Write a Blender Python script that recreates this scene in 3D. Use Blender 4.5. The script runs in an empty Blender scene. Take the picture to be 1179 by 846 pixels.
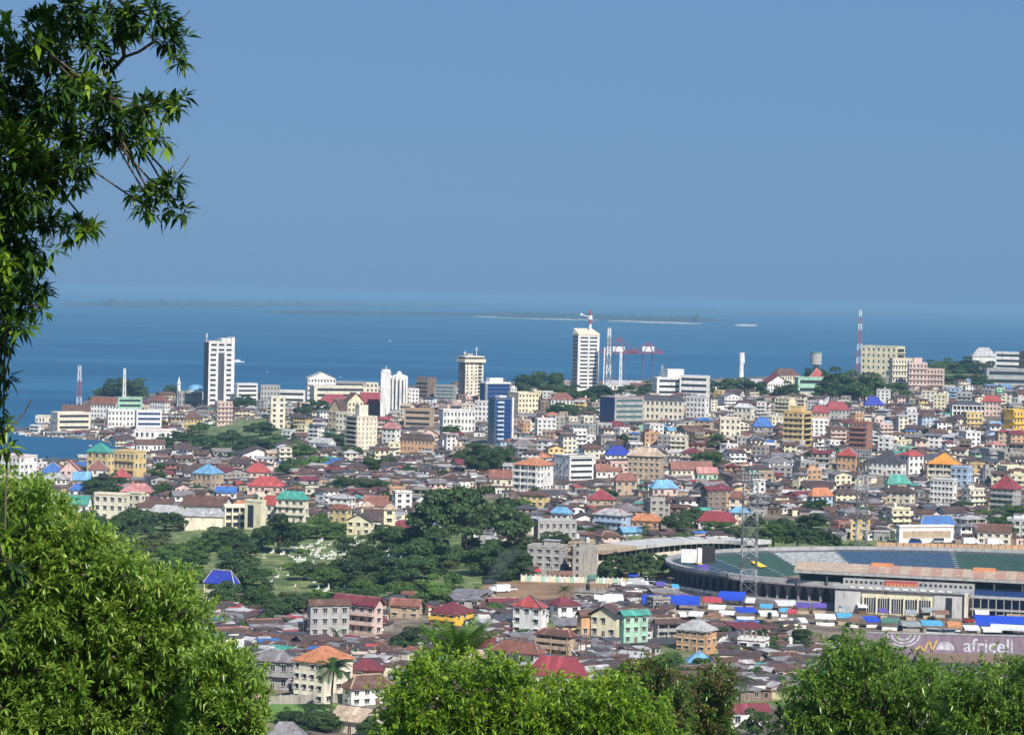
import bpy, math, random
import numpy as np
from mathutils import Matrix, Vector
R = math.radians
SC = bpy.context.scene
COL = SC.collection

# ------------------------------------------------------------------ camera
CAMZ = 130.0
FPX = 3000.0                      # focal length in pixels of the 1179 wide photograph
PW, PH = 1179.0, 846.0
PITCH = math.atan(81.0 / FPX)
ROLL = 0.022
_f = np.array([0, math.cos(PITCH), -math.sin(PITCH)])
_u0 = np.array([0, math.sin(PITCH), math.cos(PITCH)])
_r0 = np.array([1.0, 0, 0])
_r = _r0 * math.cos(ROLL) + _u0 * math.sin(ROLL)
_u = -_r0 * math.sin(ROLL) + _u0 * math.cos(ROLL)
cam_data = bpy.data.cameras.new('camera')
cam_data.sensor_width = 36.0
cam_data.lens = 36.0 * FPX / PW
cam_data.clip_start = 0.5
cam_data.clip_end = 400000.0
cam = bpy.data.objects.new('camera', cam_data)
cam.matrix_world = Matrix(((_r[0], _u[0], -_f[0], 0), (_r[1], _u[1], -_f[1], 0), (_r[2], _u[2], -_f[2], CAMZ), (0, 0, 0, 1)))
COL.objects.link(cam)
SC.camera = cam

# ------------------------------------------------------------------ sky, sun, exposure
SUN_DIR = Vector((0.40, -0.84, 0.86)).normalized()      # towards the sun: behind the camera, to its right
SUN_EL = math.asin(SUN_DIR.z)
SUN_AZ = math.atan2(SUN_DIR.x, SUN_DIR.y)
world = bpy.data.worlds.new('World')
SC.world = world
world.use_nodes = True
nt = world.node_tree
bg = nt.nodes['Background']
sky = nt.nodes.new('ShaderNodeTexSky')
sky.sky_type = 'NISHITA'
sky.sun_disc = False
sky.sun_elevation = SUN_EL
sky.sun_rotation = SUN_AZ
sky.altitude = 100
sky.air_density = 1.0
sky.dust_density = 0.6
sky.ozone_density = 3.0
tint = nt.nodes.new('ShaderNodeMix')      # an even, slightly dusky blue over the clear sky's own gradient
tint.data_type = 'RGBA'; tint.blend_type = 'MIX'
tint.inputs['Factor'].default_value = 0.86
tint.inputs['B'].default_value = (2.02, 3.17, 5.35, 1)
nt.links.new(sky.outputs['Color'], tint.inputs['A'])
cool = nt.nodes.new('ShaderNodeMix')
cool.data_type = 'RGBA'; cool.blend_type = 'MULTIPLY'
cool.inputs['Factor'].default_value = 1.0
cool.inputs['B'].default_value = (0.70, 0.87, 0.96, 1)
nt.links.new(tint.outputs['Result'], cool.inputs['A'])
nt.links.new(cool.outputs['Result'], bg.inputs['Color'])
bg.inputs['Strength'].default_value = 0.088
sun_data = bpy.data.lights.new('sun', 'SUN')
sun_data.energy = 5.0
sun_data.angle = R(0.5)
sun_data.color = (1.0, 0.95, 0.87)
sun = bpy.data.objects.new('sun', sun_data)
sun.rotation_euler = SUN_DIR.to_track_quat('Z', 'Y').to_euler()
sun.location = (0, -20, 400)
COL.objects.link(sun)
SC.view_settings.view_transform = 'Standard'
SC.view_settings.look = 'None'
SC.view_settings.exposure = 0.22
SC.view_settings.gamma = 1.0
SC.cycles.max_bounces = 5
SC.cycles.diffuse_bounces = 3
SC.cycles.glossy_bounces = 2
SC.cycles.transmission_bounces = 3
SC.cycles.transparent_max_bounces = 8
SC.cycles.volume_bounces = 0

# ------------------------------------------------------------------ materials
def new_mat(name):
    m = bpy.data.materials.new(name)
    m.use_nodes = True
    t = m.node_tree
    return m, t, t.nodes['Principled BSDF']

def N(t, kind, **kw):
    n = t.nodes.new(kind)
    for k, v in kw.items():
        setattr(n, k, v)
    return n

def ramp(t, stops):
    r = t.nodes.new('ShaderNodeValToRGB')
    e = r.color_ramp.elements
    while len(e) < len(stops):
        e.new(0.5)
    for i, (p, c) in enumerate(stops):
        e[i].position = p
        e[i].color = (c[0], c[1], c[2], 1)
    return r

def coords(t, scale=(1, 1, 1)):
    tc = N(t, 'ShaderNodeTexCoord')
    oi = N(t, 'ShaderNodeObjectInfo')
    mp = N(t, 'ShaderNodeVectorMath', operation='MULTIPLY_ADD')
    mp.inputs[1].default_value = scale
    t.links.new(tc.outputs['Object'], mp.inputs[0])
    cb = N(t, 'ShaderNodeCombineXYZ')
    ml = N(t, 'ShaderNodeMath', operation='MULTIPLY')
    ml.inputs[1].default_value = 71.0
    t.links.new(oi.outputs['Random'], ml.inputs[0])
    t.links.new(ml.outputs[0], cb.inputs[0])
    t.links.new(cb.outputs[0], mp.inputs[2])
    return mp.outputs[0], oi

def noise(t, vec, scale, detail=4, rough=0.6):
    n = N(t, 'ShaderNodeTexNoise')
    n.inputs['Scale'].default_value = scale
    n.inputs['Detail'].default_value = detail
    n.inputs['Roughness'].default_value = rough
    t.links.new(vec, n.inputs['Vector'])
    return n.outputs['Fac']

def mul(c, k):
    return tuple(min(1.0, x * k) for x in c)

def mixc(a, b, k):
    return tuple(x * (1 - k) + y * k for x, y in zip(a, b))

def wall_mat(name, c, dirt=0.45):
    """plaster with rain streaks and damp stains"""
    m, t, b = new_mat(name)
    v, oi = coords(t, (1, 1, 0.25))
    v2, _ = coords(t)
    n1 = noise(t, v, 0.55, 5, 0.7)
    r1 = ramp(t, [(0.30, mixc(mul(c, 0.5), (0.12, 0.10, 0.08), 0.35)), (0.44, mixc(c, mul(c, 0.8), dirt)), (0.60, mul(c, 1.08))])
    t.links.new(n1, r1.inputs['Fac'])
    n2 = noise(t, v2, 0.12, 2)
    r2 = ramp(t, [(0.3, (0.84, 0.84, 0.86)), (0.7, (1.05, 1.03, 1.0))])
    t.links.new(n2, r2.inputs['Fac'])
    mx = N(t, 'ShaderNodeMix', data_type='RGBA', blend_type='MULTIPLY')
    mx.inputs['Factor'].default_value = 0.8
    t.links.new(r1.outputs['Color'], mx.inputs['A'])
    t.links.new(r2.outputs['Color'], mx.inputs['B'])
    t.links.new(mx.outputs['Result'], b.inputs['Base Color'])
    b.inputs['Roughness'].default_value = 0.85
    return m

def roof_mat(name, c, rust=0.5, rough=0.6):
    """corrugated sheet: ridges, faded and rusty patches"""
    m, t, b = new_mat(name)
    v, oi = coords(t)
    n1 = noise(t, v, 0.35, 6, 0.7)
    rustc = (0.11, 0.055, 0.035)
    r1 = ramp(t, [(0.34, mixc(c, rustc, rust)), (0.46, mixc(c, rustc, rust * 0.45)), (0.56, c), (0.72, mixc(mul(c, 1.2), (0.4, 0.38, 0.36), .22))])
    t.links.new(n1, r1.inputs['Fac'])
    n2 = noise(t, v, 2.2, 3)
    r2 = ramp(t, [(0.35, (0.62, 0.62, 0.64)), (0.62, (1.12, 1.12, 1.12))])
    t.links.new(n2, r2.inputs['Fac'])
    mx = N(t, 'ShaderNodeMix', data_type='RGBA', blend_type='MULTIPLY')
    mx.inputs['Factor'].default_value = 0.8
    t.links.new(r1.outputs['Color'], mx.inputs['A'])
    t.links.new(r2.outputs['Color'], mx.inputs['B'])
    # single sheets that were renewed or have faded: rectangles of another shade
    vs = N(t, 'ShaderNodeVectorMath', operation='SNAP'); vs.inputs[1].default_value = (1.1, 2.4, 50.0)
    t.links.new(v, vs.inputs[0])
    wn = N(t, 'ShaderNodeTexWhiteNoise', noise_dimensions='3D'); t.links.new(vs.outputs[0], wn.inputs['Vector'])
    r3 = ramp(t, [(0.0, (0.78, 0.76, 0.75)), (0.5, (1, 1, 1)), (0.93, (1.05, 1.05, 1.05)), (0.96, (1.6, 1.6, 1.6))])
    t.links.new(wn.outputs['Value'], r3.inputs['Fac'])
    m2 = N(t, 'ShaderNodeMix', data_type='RGBA', blend_type='MULTIPLY'); m2.inputs['Factor'].default_value = 0.7
    t.links.new(mx.outputs['Result'], m2.inputs['A']); t.links.new(r3.outputs['Color'], m2.inputs['B'])
    t.links.new(m2.outputs['Result'], b.inputs['Base Color'])
    b.inputs['Roughness'].default_value = rough
    b.inputs['Specular IOR Level'].default_value = 0.35
    return m

def plain(name, c, rough=0.6, metal=0.0, var=0.15, scale=1.5):
    m, t, b = new_mat(name)
    v, oi = coords(t)
    n1 = noise(t, v, scale, 4)
    r1 = ramp(t, [(0.35, mul(c, 1 - var)), (0.65, mul(c, 1 + var))])
    t.links.new(n1, r1.inputs['Fac'])
    t.links.new(r1.outputs['Color'], b.inputs['Base Color'])
    b.inputs['Roughness'].default_value = rough
    b.inputs['Metallic'].default_value = metal
    return m

def leaf_mat(name, dark, light, trans=0.35, rough=0.45, scale=0.8, vary=0.25, spec=0.3):
    m, t, b = new_mat(name)
    v, oi = coords(t)
    n1 = noise(t, v, scale, 3)
    geo = N(t, 'ShaderNodeNewGeometry')
    ad = N(t, 'ShaderNodeMath', operation='MULTIPLY_ADD')
    ad.inputs[1].default_value = 0.55
    t.links.new(geo.outputs['Random Per Island'], ad.inputs[0])
    t.links.new(n1, ad.inputs[2])
    r1 = ramp(t, [(0.45, dark), (0.95, light)])
    t.links.new(ad.outputs[0], r1.inputs['Fac'])
    hs = N(t, 'ShaderNodeHueSaturation')
    hv = N(t, 'ShaderNodeMapRange')
    hv.inputs['To Min'].default_value = 1 - vary
    hv.inputs['To Max'].default_value = 1 + vary
    t.links.new(oi.outputs['Random'], hv.inputs['Value'])
    t.links.new(hv.outputs['Result'], hs.inputs['Value'])
    t.links.new(r1.outputs['Color'], hs.inputs['Color'])
    t.links.new(hs.outputs['Color'], b.inputs['Base Color'])
    b.inputs['Roughness'].default_value = rough
    b.inputs['Specular IOR Level'].default_value = spec
    tr = N(t, 'ShaderNodeBsdfTranslucent')
    t.links.new(hs.outputs['Color'], tr.inputs['Color'])
    ms = N(t, 'ShaderNodeMixShader')
    ms.inputs['Fac'].default_value = trans
    out = t.nodes['Material Output']
    t.links.new(b.outputs[0], ms.inputs[1])
    t.links.new(tr.outputs[0], ms.inputs[2])
    t.links.new(ms.outputs[0], out.inputs['Surface'])
    return m

WALLC = {
    'white': (0.82, 0.80, 0.76), 'cream': (0.78, 0.71, 0.56), 'grey': (0.40, 0.39, 0.38), 'pale pink': (0.72, 0.53, 0.46),
    'yellow': (0.72, 0.54, 0.24), 'orange': (0.62, 0.36, 0.19), 'pale blue': (0.42, 0.56, 0.72), 'mint green': (0.38, 0.62, 0.45),
    'bare concrete': (0.36, 0.33, 0.29), 'brick red': (0.36, 0.15, 0.11), 'pale yellow': (0.80, 0.73, 0.50), 'tan': (0.50, 0.38, 0.26),
    'bright yellow': (0.85, 0.52, 0.06), 'deep blue': (0.04, 0.09, 0.24), 'dusty brown': (0.24, 0.17, 0.13),
}
ROOFC = {
    'rusty brown': (0.15, 0.082, 0.062), 'dark brown': (0.095, 0.065, 0.060), 'weathered grey': (0.24, 0.23, 0.24), 'dark grey': (0.08, 0.085, 0.10),
    'red': (0.46, 0.085, 0.08), 'crimson': (0.31, 0.05, 0.065), 'bright blue': (0.045, 0.17, 0.48), 'teal': (0.07, 0.36, 0.29),
    'orange': (0.58, 0.23, 0.11), 'golden orange': (0.80, 0.34, 0.05), 'faded pink': (0.55, 0.24, 0.22), 'pale zinc': (0.50, 0.49, 0.48),
    'light blue': (0.18, 0.42, 0.66), 'beige': (0.58, 0.44, 0.32), 'maroon': (0.20, 0.04, 0.055), 'white': (0.72, 0.71, 0.70),
    'deep blue': (0.02, 0.05, 0.42), 'terracotta': (0.27, 0.11, 0.08), 'yellow': (0.6, 0.45, 0.15),
}
M = {}
for k, c in WALLC.items():
    M['w ' + k] = wall_mat('plaster ' + k, c)
for k, c in ROOFC.items():
    rust = {'rusty brown': 0.6, 'dark brown': 0.3, 'weathered grey': 0.6, 'pale zinc': 0.45, 'dark grey': 0.3}.get(k, 0.42)
    M['r ' + k] = roof_mat('sheet roof ' + k, c, rust)
M['glass'] = plain('window glass', (0.035, 0.042, 0.055), 0.18, 0, 0.3)
M['blue glass'] = plain('blue glass', (0.02, 0.05, 0.16), 0.2, 0, 0.2)
M['green glass'] = plain('green glass', (0.07, 0.15, 0.15), 0.2, 0, 0.25)
M['hole'] = plain('dark opening', (0.03, 0.028, 0.03), 0.9)
M['frame'] = plain('window frame', (0.62, 0.60, 0.56), 0.5)
M['wood'] = plain('brown wood', (0.14, 0.07, 0.04), 0.7)
M['steel'] = plain('grey steel', (0.13, 0.13, 0.135), 0.5, 0.3)
M['pale steel'] = plain('pale steel', (0.36, 0.37, 0.37), 0.5, 0.2)
M['mast white'] = plain('mast white paint', (0.78, 0.77, 0.76), 0.5)
M['mast red'] = plain('mast red paint', (0.38, 0.08, 0.08), 0.5)
M['concrete'] = wall_mat('stained concrete', (0.42, 0.40, 0.37), 0.6)
M['bark'] = plain('bark', (0.09, 0.065, 0.045), 0.9, 0, 0.4, 6)
M['asphalt'] = plain('asphalt', (0.06, 0.06, 0.062), 0.9, 0, 0.25, 0.3)
M['tyre'] = plain('tyre rubber', (0.02, 0.02, 0.02), 0.9)
for nm, c in {'white': (0.8, 0.8, 0.8), 'red': (0.5, 0.03, 0.03), 'blue': (0.03, 0.09, 0.4), 'silver': (0.4, 0.42, 0.44), 'yellow': (0.7, 0.45, 0.04), 'black': (0.02, 0.02, 0.025)}.items():
    M['car ' + nm] = plain('car paint ' + nm, c, 0.25, 0, 0.05)
for nm, c in {'blue': (0.02, 0.07, 0.52), 'white': (0.74, 0.74, 0.76), 'light blue': (0.10, 0.38, 0.62), 'red': (0.50, 0.07, 0.08), 'grey': (0.30, 0.33, 0.34), 'green': (0.10, 0.22, 0.16), 'brown': (0.24, 0.13, 0.09), 'teal': (0.15, 0.5, 0.45), 'violet': (0.12, 0.08, 0.35), 'orange': (0.6, 0.25, 0.1)}.items():
    M['tarp ' + nm] = plain('tarpaulin ' + nm, c, 0.55, 0, 0.22, 0.9)

# ------------------------------------------------------------------ geometry collector
class Geo:
    def __init__(s):
        s.v = []; s.f = []; s.m = []; s.mats = []; s.idx = {}
        s.fr = None
    def frame(s, x, y, z, a):
        s.fr = (x, y, z, math.cos(a), math.sin(a)); return s
    def mi(s, k):
        if k not in s.idx:
            s.idx[k] = len(s.mats); s.mats.append(k)
        return s.idx[k]
    def add(s, vs, fs, mat):
        o = len(s.v)
        if s.fr:
            x, y, z, c, n = s.fr
            s.v += [(x + a * c - b * n, y + a * n + b * c, z + d) for a, b, d in vs]
        else:
            s.v += vs
        i = s.mi(mat)
        for f in fs:
            s.f.append(tuple(o + q for q in f)); s.m.append(i)
    def box(s, x0, x1, y0, y1, z0, z1, mat, bottom=False):
        fs = [(0, 1, 5, 4), (1, 2, 6, 5), (2, 3, 7, 6), (3, 0, 4, 7), (4, 5, 6, 7)]
        if bottom:
            fs.append((3, 2, 1, 0))
        s.add([(x0, y0, z0), (x1, y0, z0), (x1, y1, z0), (x0, y1, z0), (x0, y0, z1), (x1, y0, z1), (x1, y1, z1), (x0, y1, z1)], fs, mat)
    def bar(s, p, q, t, mat):
        p = Vector(p); q = Vector(q); d = (q - p)
        if d.length < 1e-6: return
        d.normalize()
        a = d.cross(Vector((0, 0, 1))) if abs(d.z) < 0.9 else d.cross(Vector((1, 0, 0)))
        a.normalize(); b = d.cross(a)
        a = a * t / 2; b = b * t / 2
        vs = [tuple(w) for w in (p - a - b, p + a - b, p + a + b, p - a + b, q - a - b, q + a - b, q + a + b, q - a + b)]
        s.add(vs, [(0, 1, 5, 4), (1, 2, 6, 5), (2, 3, 7, 6), (3, 0, 4, 7), (4, 5, 6, 7), (3, 2, 1, 0)], mat)
    def cyl(s, x, y, z0, z1, r0, r1, mat, n=12, cap=True):
        vs = [(x + r0 * math.cos(6.2832 * i / n), y + r0 * math.sin(6.2832 * i / n), z0) for i in range(n)]
        vs += [(x + r1 * math.cos(6.2832 * i / n), y + r1 * math.sin(6.2832 * i / n), z1) for i in range(n)]
        fs = [(i, (i + 1) % n, n + (i + 1) % n, n + i) for i in range(n)]
        if cap: fs.append(tuple(range(n, 2 * n)))
        s.add(vs, fs, mat)
    def dome(s, x, y, z, r, h, mat, n=16, k=6):
        vs = []; fs = []
        for j in range(k):
            a = j / k * math.pi / 2
            for i in range(n):
                b = 6.2832 * i / n
                vs.append((x + r * math.cos(a) * math.cos(b), y + r * math.cos(a) * math.sin(b), z + h * math.sin(a)))
        vs.append((x, y, z + h))
        for j in range(k - 1):
            for i in range(n):
                fs.append((j * n + i, j * n + (i + 1) % n, (j + 1) * n + (i + 1) % n, (j + 1) * n + i))
        for i in range(n):
            fs.append(((k - 1) * n + i, (k - 1) * n + (i + 1) % n, k * n))
        s.add(vs, fs, mat)
    def mesh(s, name):
        me = bpy.data.meshes.new(name)
        me.from_pydata(s.v, [], s.f)
        for k in s.mats:
            me.materials.append(M[k])
        me.polygons.foreach_set('material_index', s.m)
        me.update()
        return me
    def build(s, name, parent=None, loc=None, rz=0):
        o = bpy.data.objects.new(name, s.mesh(name))
        COL.objects.link(o)
        if parent: o.parent = parent
        if loc is not None: o.location = loc
        if rz: o.rotation_euler[2] = rz
        return o

def empty(name, loc, rz=0):
    o = bpy.data.objects.new(name, None)
    COL.objects.link(o)
    o.location = loc
    o.rotation_euler[2] = rz
    o.empty_display_size = 1
    return o

def tag(o, label=None, cat=None, group=None, kind=None):
    if label: o['label'] = label
    if cat: o['category'] = cat
    if group: o['group'] = group
    if kind: o['kind'] = kind
    return o

def np_mesh(name, verts, faces, mats, mi=None):
    """verts n x 3, faces m x k array (all the same size)"""
    me = bpy.data.meshes.new(name)
    nf, k = faces.shape
    me.vertices.add(len(verts))
    me.vertices.foreach_set('co', np.asarray(verts, dtype=np.float32).ravel())
    me.loops.add(nf * k)
    me.loops.foreach_set('vertex_index', faces.astype(np.int32).ravel())
    me.polygons.add(nf)
    me.polygons.foreach_set('loop_start', np.arange(0, nf * k, k, dtype=np.int32))
    if mi is not None:
        me.polygons.foreach_set('material_index', mi.astype(np.int32))
    for m in mats:
        me.materials.append(m)
    me.update(calc_edges=True)
    return me

# ------------------------------------------------------------------ terrain
HC = np.array([-300, -100, 0, 60, 130, 250, 400, 600, 800, 1000, 1179, 1400], float)
HD = np.array([-200, 0, 12, 40, 100, 200, 350, 500, 650, 857.5, 866, 900, 1250, 1600, 1900, 1965, 2215, 2270, 2440, 2600, 2950, 3180, 3400, 3700], float)
HT = np.array([
    [140] * 12,
    [128.2] * 12,
    [126.2] * 12,
    [112] * 12,
    [92] * 12,
    [70] * 12,
    [45] * 12,
    [30] * 12,
    [22] * 12,
    [18, 18, 18, 18, 18, 19, 20, 20, 20, 13, 12.5, 12.5],
    [17, 18, 18, 18, 18, 19, 20, 20, 20, 20.5, 20.5, 20.5],
    [17, 18, 18, 18, 18, 19, 19, 20, 20, 20.5, 20.5, 21],
    [12, 13, 14, 14, 15, 17, 20, 22, 24, 25, 26, 26],
    [6, 7, 8, 8, 10, 14, 20, 24, 30, 32, 33, 33],
    [2, 3, 4, 4, 6, 12, 22, 30, 36, 40, 40, 40],
    [-6, -6, -5, -5, -3, 11, 22, 30, 36, 41, 41, 41],
    [-6, -6, -5, -5, 0, 10, 24, 32, 38, 44, 44, 44],
    [-6, -6, -3, 2.5, 4, 10, 24, 32, 39, 45, 45, 45],
    [-6, -6, -6, 1, 6, 11, 24, 33, 40, 47, 47, 47],
    [-6, -6, -6, -4, 6, 12, 24, 34, 42, 50, 50, 50],
    [-6, -6, -6, -6, 6, 13, 24, 34, 42, 52, 56, 56],
    [-6, -6, -6, -6, 0, 6, 12, 16, 25, 40, 45, 45],
    [-6, -6, -6, -6, -6, -4, 2, 3, 5, 18, 25, 25],
    [-8] * 12], float)

def hgt(x, y):
    x = np.asarray(x, float); y = np.asarray(y, float)
    c = 589.5 + 3000.0 * x / np.maximum(y, 400.0)
    c = np.clip(c, HC[0], HC[-1] - 1e-6); d = np.clip(y, HD[0], HD[-1] - 1e-6)
    i = np.clip(np.searchsorted(HC, c, side='right') - 1, 0, len(HC) - 2)
    j = np.clip(np.searchsorted(HD, d, side='right') - 1, 0, len(HD) - 2)
    a = (c - HC[i]) / (HC[i + 1] - HC[i]); b = (d - HD[j]) / (HD[j + 1] - HD[j])
    return (HT[j, i] * (1 - a) + HT[j, i + 1] * a) * (1 - b) + (HT[j + 1, i] * (1 - a) + HT[j + 1, i + 1] * a) * b

def ray(px, py):
    d = _f + _r * ((px - PW / 2) / FPX) + _u * ((PH / 2 - py) / FPX)
    return d / d[1]

_T = np.concatenate([np.arange(5, 500, 1.0), np.arange(500, 3700, 2.0)])
def ground(px, py):
    """the point of the ground seen at a place of the picture"""
    d = ray(px, py)
    P = _T[:, None] * d[None, :]
    z = CAMZ + P[:, 2]
    below = z < hgt(P[:, 0], P[:, 1])
    k = int(np.argmax(below)) if below.any() else len(_T) - 300
    return Vector((P[k, 0], P[k, 1], float(hgt(P[k, 0], P[k, 1]))))

def at(px, py, D):
    d = ray(px, py)
    return Vector((d[0] * D, D, CAMZ + d[2] * D))

def proj(x, y, z):
    p = np.array([x, y, z - CAMZ])
    w = float(p @ _f)
    return PW / 2 + FPX * float(p @ _r) / w, PH / 2 - FPX * float(p @ _u) / w

def yhor(px):
    return 342 + ROLL * (px - PW / 2)
# ------------------------------------------------------------------ the setting
def terrain():
    cols = np.concatenate([np.linspace(-0.52, -0.21, 25)[:-1], np.linspace(-0.21, 0.21, 170), np.linspace(0.21, 0.52, 25)[1:]])
    rows = np.concatenate([np.linspace(-150, 60, 22)[:-1], np.linspace(60, 560, 50)[:-1], np.sort(np.concatenate([np.linspace(560, 1500, 110)[:-1], [857.4, 866.2]])), np.linspace(1500, 3690, 170)])
    Y = np.repeat(rows[:, None], len(cols), 1)
    X = cols[None, :] * (np.maximum(Y, 0) + 160)
    Z = hgt(X, Y)
    rng = np.random.RandomState(3)
    Z = Z + np.where((Y > 600) & (Z > 1), rng.uniform(-0.25, 0.25, Z.shape), 0)
    V = np.stack([X, Y, Z], -1).reshape(-1, 3)
    nr, nc = Y.shape
    i = (np.arange(nr - 1)[:, None] * nc + np.arange(nc - 1)[None, :]).ravel()
    F = np.stack([i, i + 1, i + nc + 1, i + nc], 1)
    # ground cover: grass on the near slope, in the park and along the ridge
    p = V - np.array([0, 0, CAMZ])
    w = np.maximum(p @ _f, 1.0)
    px = PW / 2 + FPX * (p @ _r) / w; py = PH / 2 - FPX * (p @ _u) / w
    g = np.zeros(len(V))
    def ell(cx, cy, rx, ry, k):
        nonlocal g
        d = ((px - cx) / rx) ** 2 + ((py - cy) / ry) ** 2
        g = np.maximum(g, k * np.clip(1.6 - d, 0, 1))
    g[V[:, 1] < 560] = 0.9
    ell(330, 645, 260, 62, 1.0); ell(150, 625, 120, 50, 1.0); ell(480, 655, 130, 45, 0.9)
    ell(310, 505, 110, 22, 0.7); ell(950, 615, 120, 18, 0.8); ell(760, 640, 90, 25, 0.8)
    ell(350, 818, 60, 14, 1.0); ell(850, 770, 110, 60, 0.45); ell(1120, 440, 120, 14, 0.5)
    ell(1165, 605, 40, 22, 0.7); ell(520, 590, 80, 20, 0.6); ell(600, 725, 60, 12, 0.6)
    me = np_mesh('ground', V, F, [ground_mat()])
    me.polygons.foreach_set('use_smooth', np.ones(len(F), bool))
    at_ = me.attributes.new('grass', 'FLOAT', 'POINT')
    at_.data.foreach_set('value', g.astype(np.float32))
    o = bpy.data.objects.new('ground', me)
    COL.objects.link(o)
    tag(o, 'dusty built-up ground sloping from the near hillside to the shore', kind='structure')

def ground_mat():
    m, t, b = new_mat('earth and grass')
    tc = N(t, 'ShaderNodeTexCoord')
    v = tc.outputs['Object']
    n1 = noise(t, v, 0.05, 8, 0.7)
    n2 = noise(t, v, 0.02, 6, 0.7)
    earth = ramp(t, [(0.35, (0.07, 0.055, 0.045)), (0.5, (0.16, 0.12, 0.085)), (0.62, (0.27, 0.22, 0.17))])
    t.links.new(n1, earth.inputs['Fac'])
    grass = ramp(t, [(0.38, (0.04, 0.075, 0.018)), (0.5, (0.12, 0.16, 0.045)), (0.62, (0.26, 0.28, 0.11))])
    n3 = noise(t, v, 0.12, 8, 0.75)
    t.links.new(n3, grass.inputs['Fac'])
    at_ = N(t, 'ShaderNodeAttribute', attribute_name='grass')
    ad = N(t, 'ShaderNodeMath', operation='MULTIPLY_ADD')
    ad.inputs[1].default_value = 1.0
    sub = N(t, 'ShaderNodeMath', operation='MULTIPLY_ADD')
    sub.inputs[1].default_value = 1.6; sub.inputs[2].default_value = -0.72
    t.links.new(n2, sub.inputs[0])
    t.links.new(at_.outputs['Fac'], ad.inputs[0]); t.links.new(sub.outputs[0], ad.inputs[2])
    cl = ramp(t, [(0.35, (0, 0, 0)), (0.55, (1, 1, 1))])
    t.links.new(ad.outputs[0], cl.inputs['Fac'])
    mx = N(t, 'ShaderNodeMix', data_type='RGBA')
    t.links.new(cl.outputs['Color'], mx.inputs['Factor'])
    t.links.new(earth.outputs['Color'], mx.inputs['A'])
    t.links.new(grass.outputs['Color'], mx.inputs['B'])
    t.links.new(mx.outputs['Result'], b.inputs['Base Color'])
    b.inputs['Roughness'].default_value = 0.95
    bp = N(t, 'ShaderNodeBump'); bp.inputs['Strength'].default_value = 0.6; bp.inputs['Distance'].default_value = 0.6
    t.links.new(n3, bp.inputs['Height']); t.links.new(bp.outputs['Normal'], b.inputs['Normal'])
    return m

def sea():
    m, t, b = new_mat('sea water')
    tc = N(t, 'ShaderNodeTexCoord')
    mp = N(t, 'ShaderNodeMapping'); mp.inputs['Scale'].default_value = (1, 2.2, 1)
    t.links.new(tc.outputs['Object'], mp.inputs['Vector'])
    n1 = noise(t, mp.outputs[0], 0.0009, 8, 0.7)
    r1 = ramp(t, [(0.38, (0.010, 0.080, 0.172)), (0.5, (0.017, 0.10, 0.203)), (0.62, (0.030, 0.132, 0.240))])
    t.links.new(n1, r1.inputs['Fac'])
    t.links.new(r1.outputs['Color'], b.inputs['Base Color'])
    b.inputs['Roughness'].default_value = 0.55
    b.inputs['Specular IOR Level'].default_value = 0.22
    n2 = noise(t, mp.outputs[0], 0.05, 6, 0.65)
    bp = N(t, 'ShaderNodeBump'); bp.inputs['Strength'].default_value = 0.8; bp.inputs['Distance'].default_value = 2.5
    t.links.new(n2, bp.inputs['Height']); t.links.new(bp.outputs['Normal'], b.inputs['Normal'])
    S = 150000
    me = np_mesh('sea', np.array([[-S, -1500, 0], [S, -1500, 0], [S, S, 0], [-S, S, 0]], float), np.array([[0, 1, 2, 3]]), [m])
    o = bpy.data.objects.new('sea', me); COL.objects.link(o)
    tag(o, 'calm deep blue sea reaching the hazy horizon', kind='structure')

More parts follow.
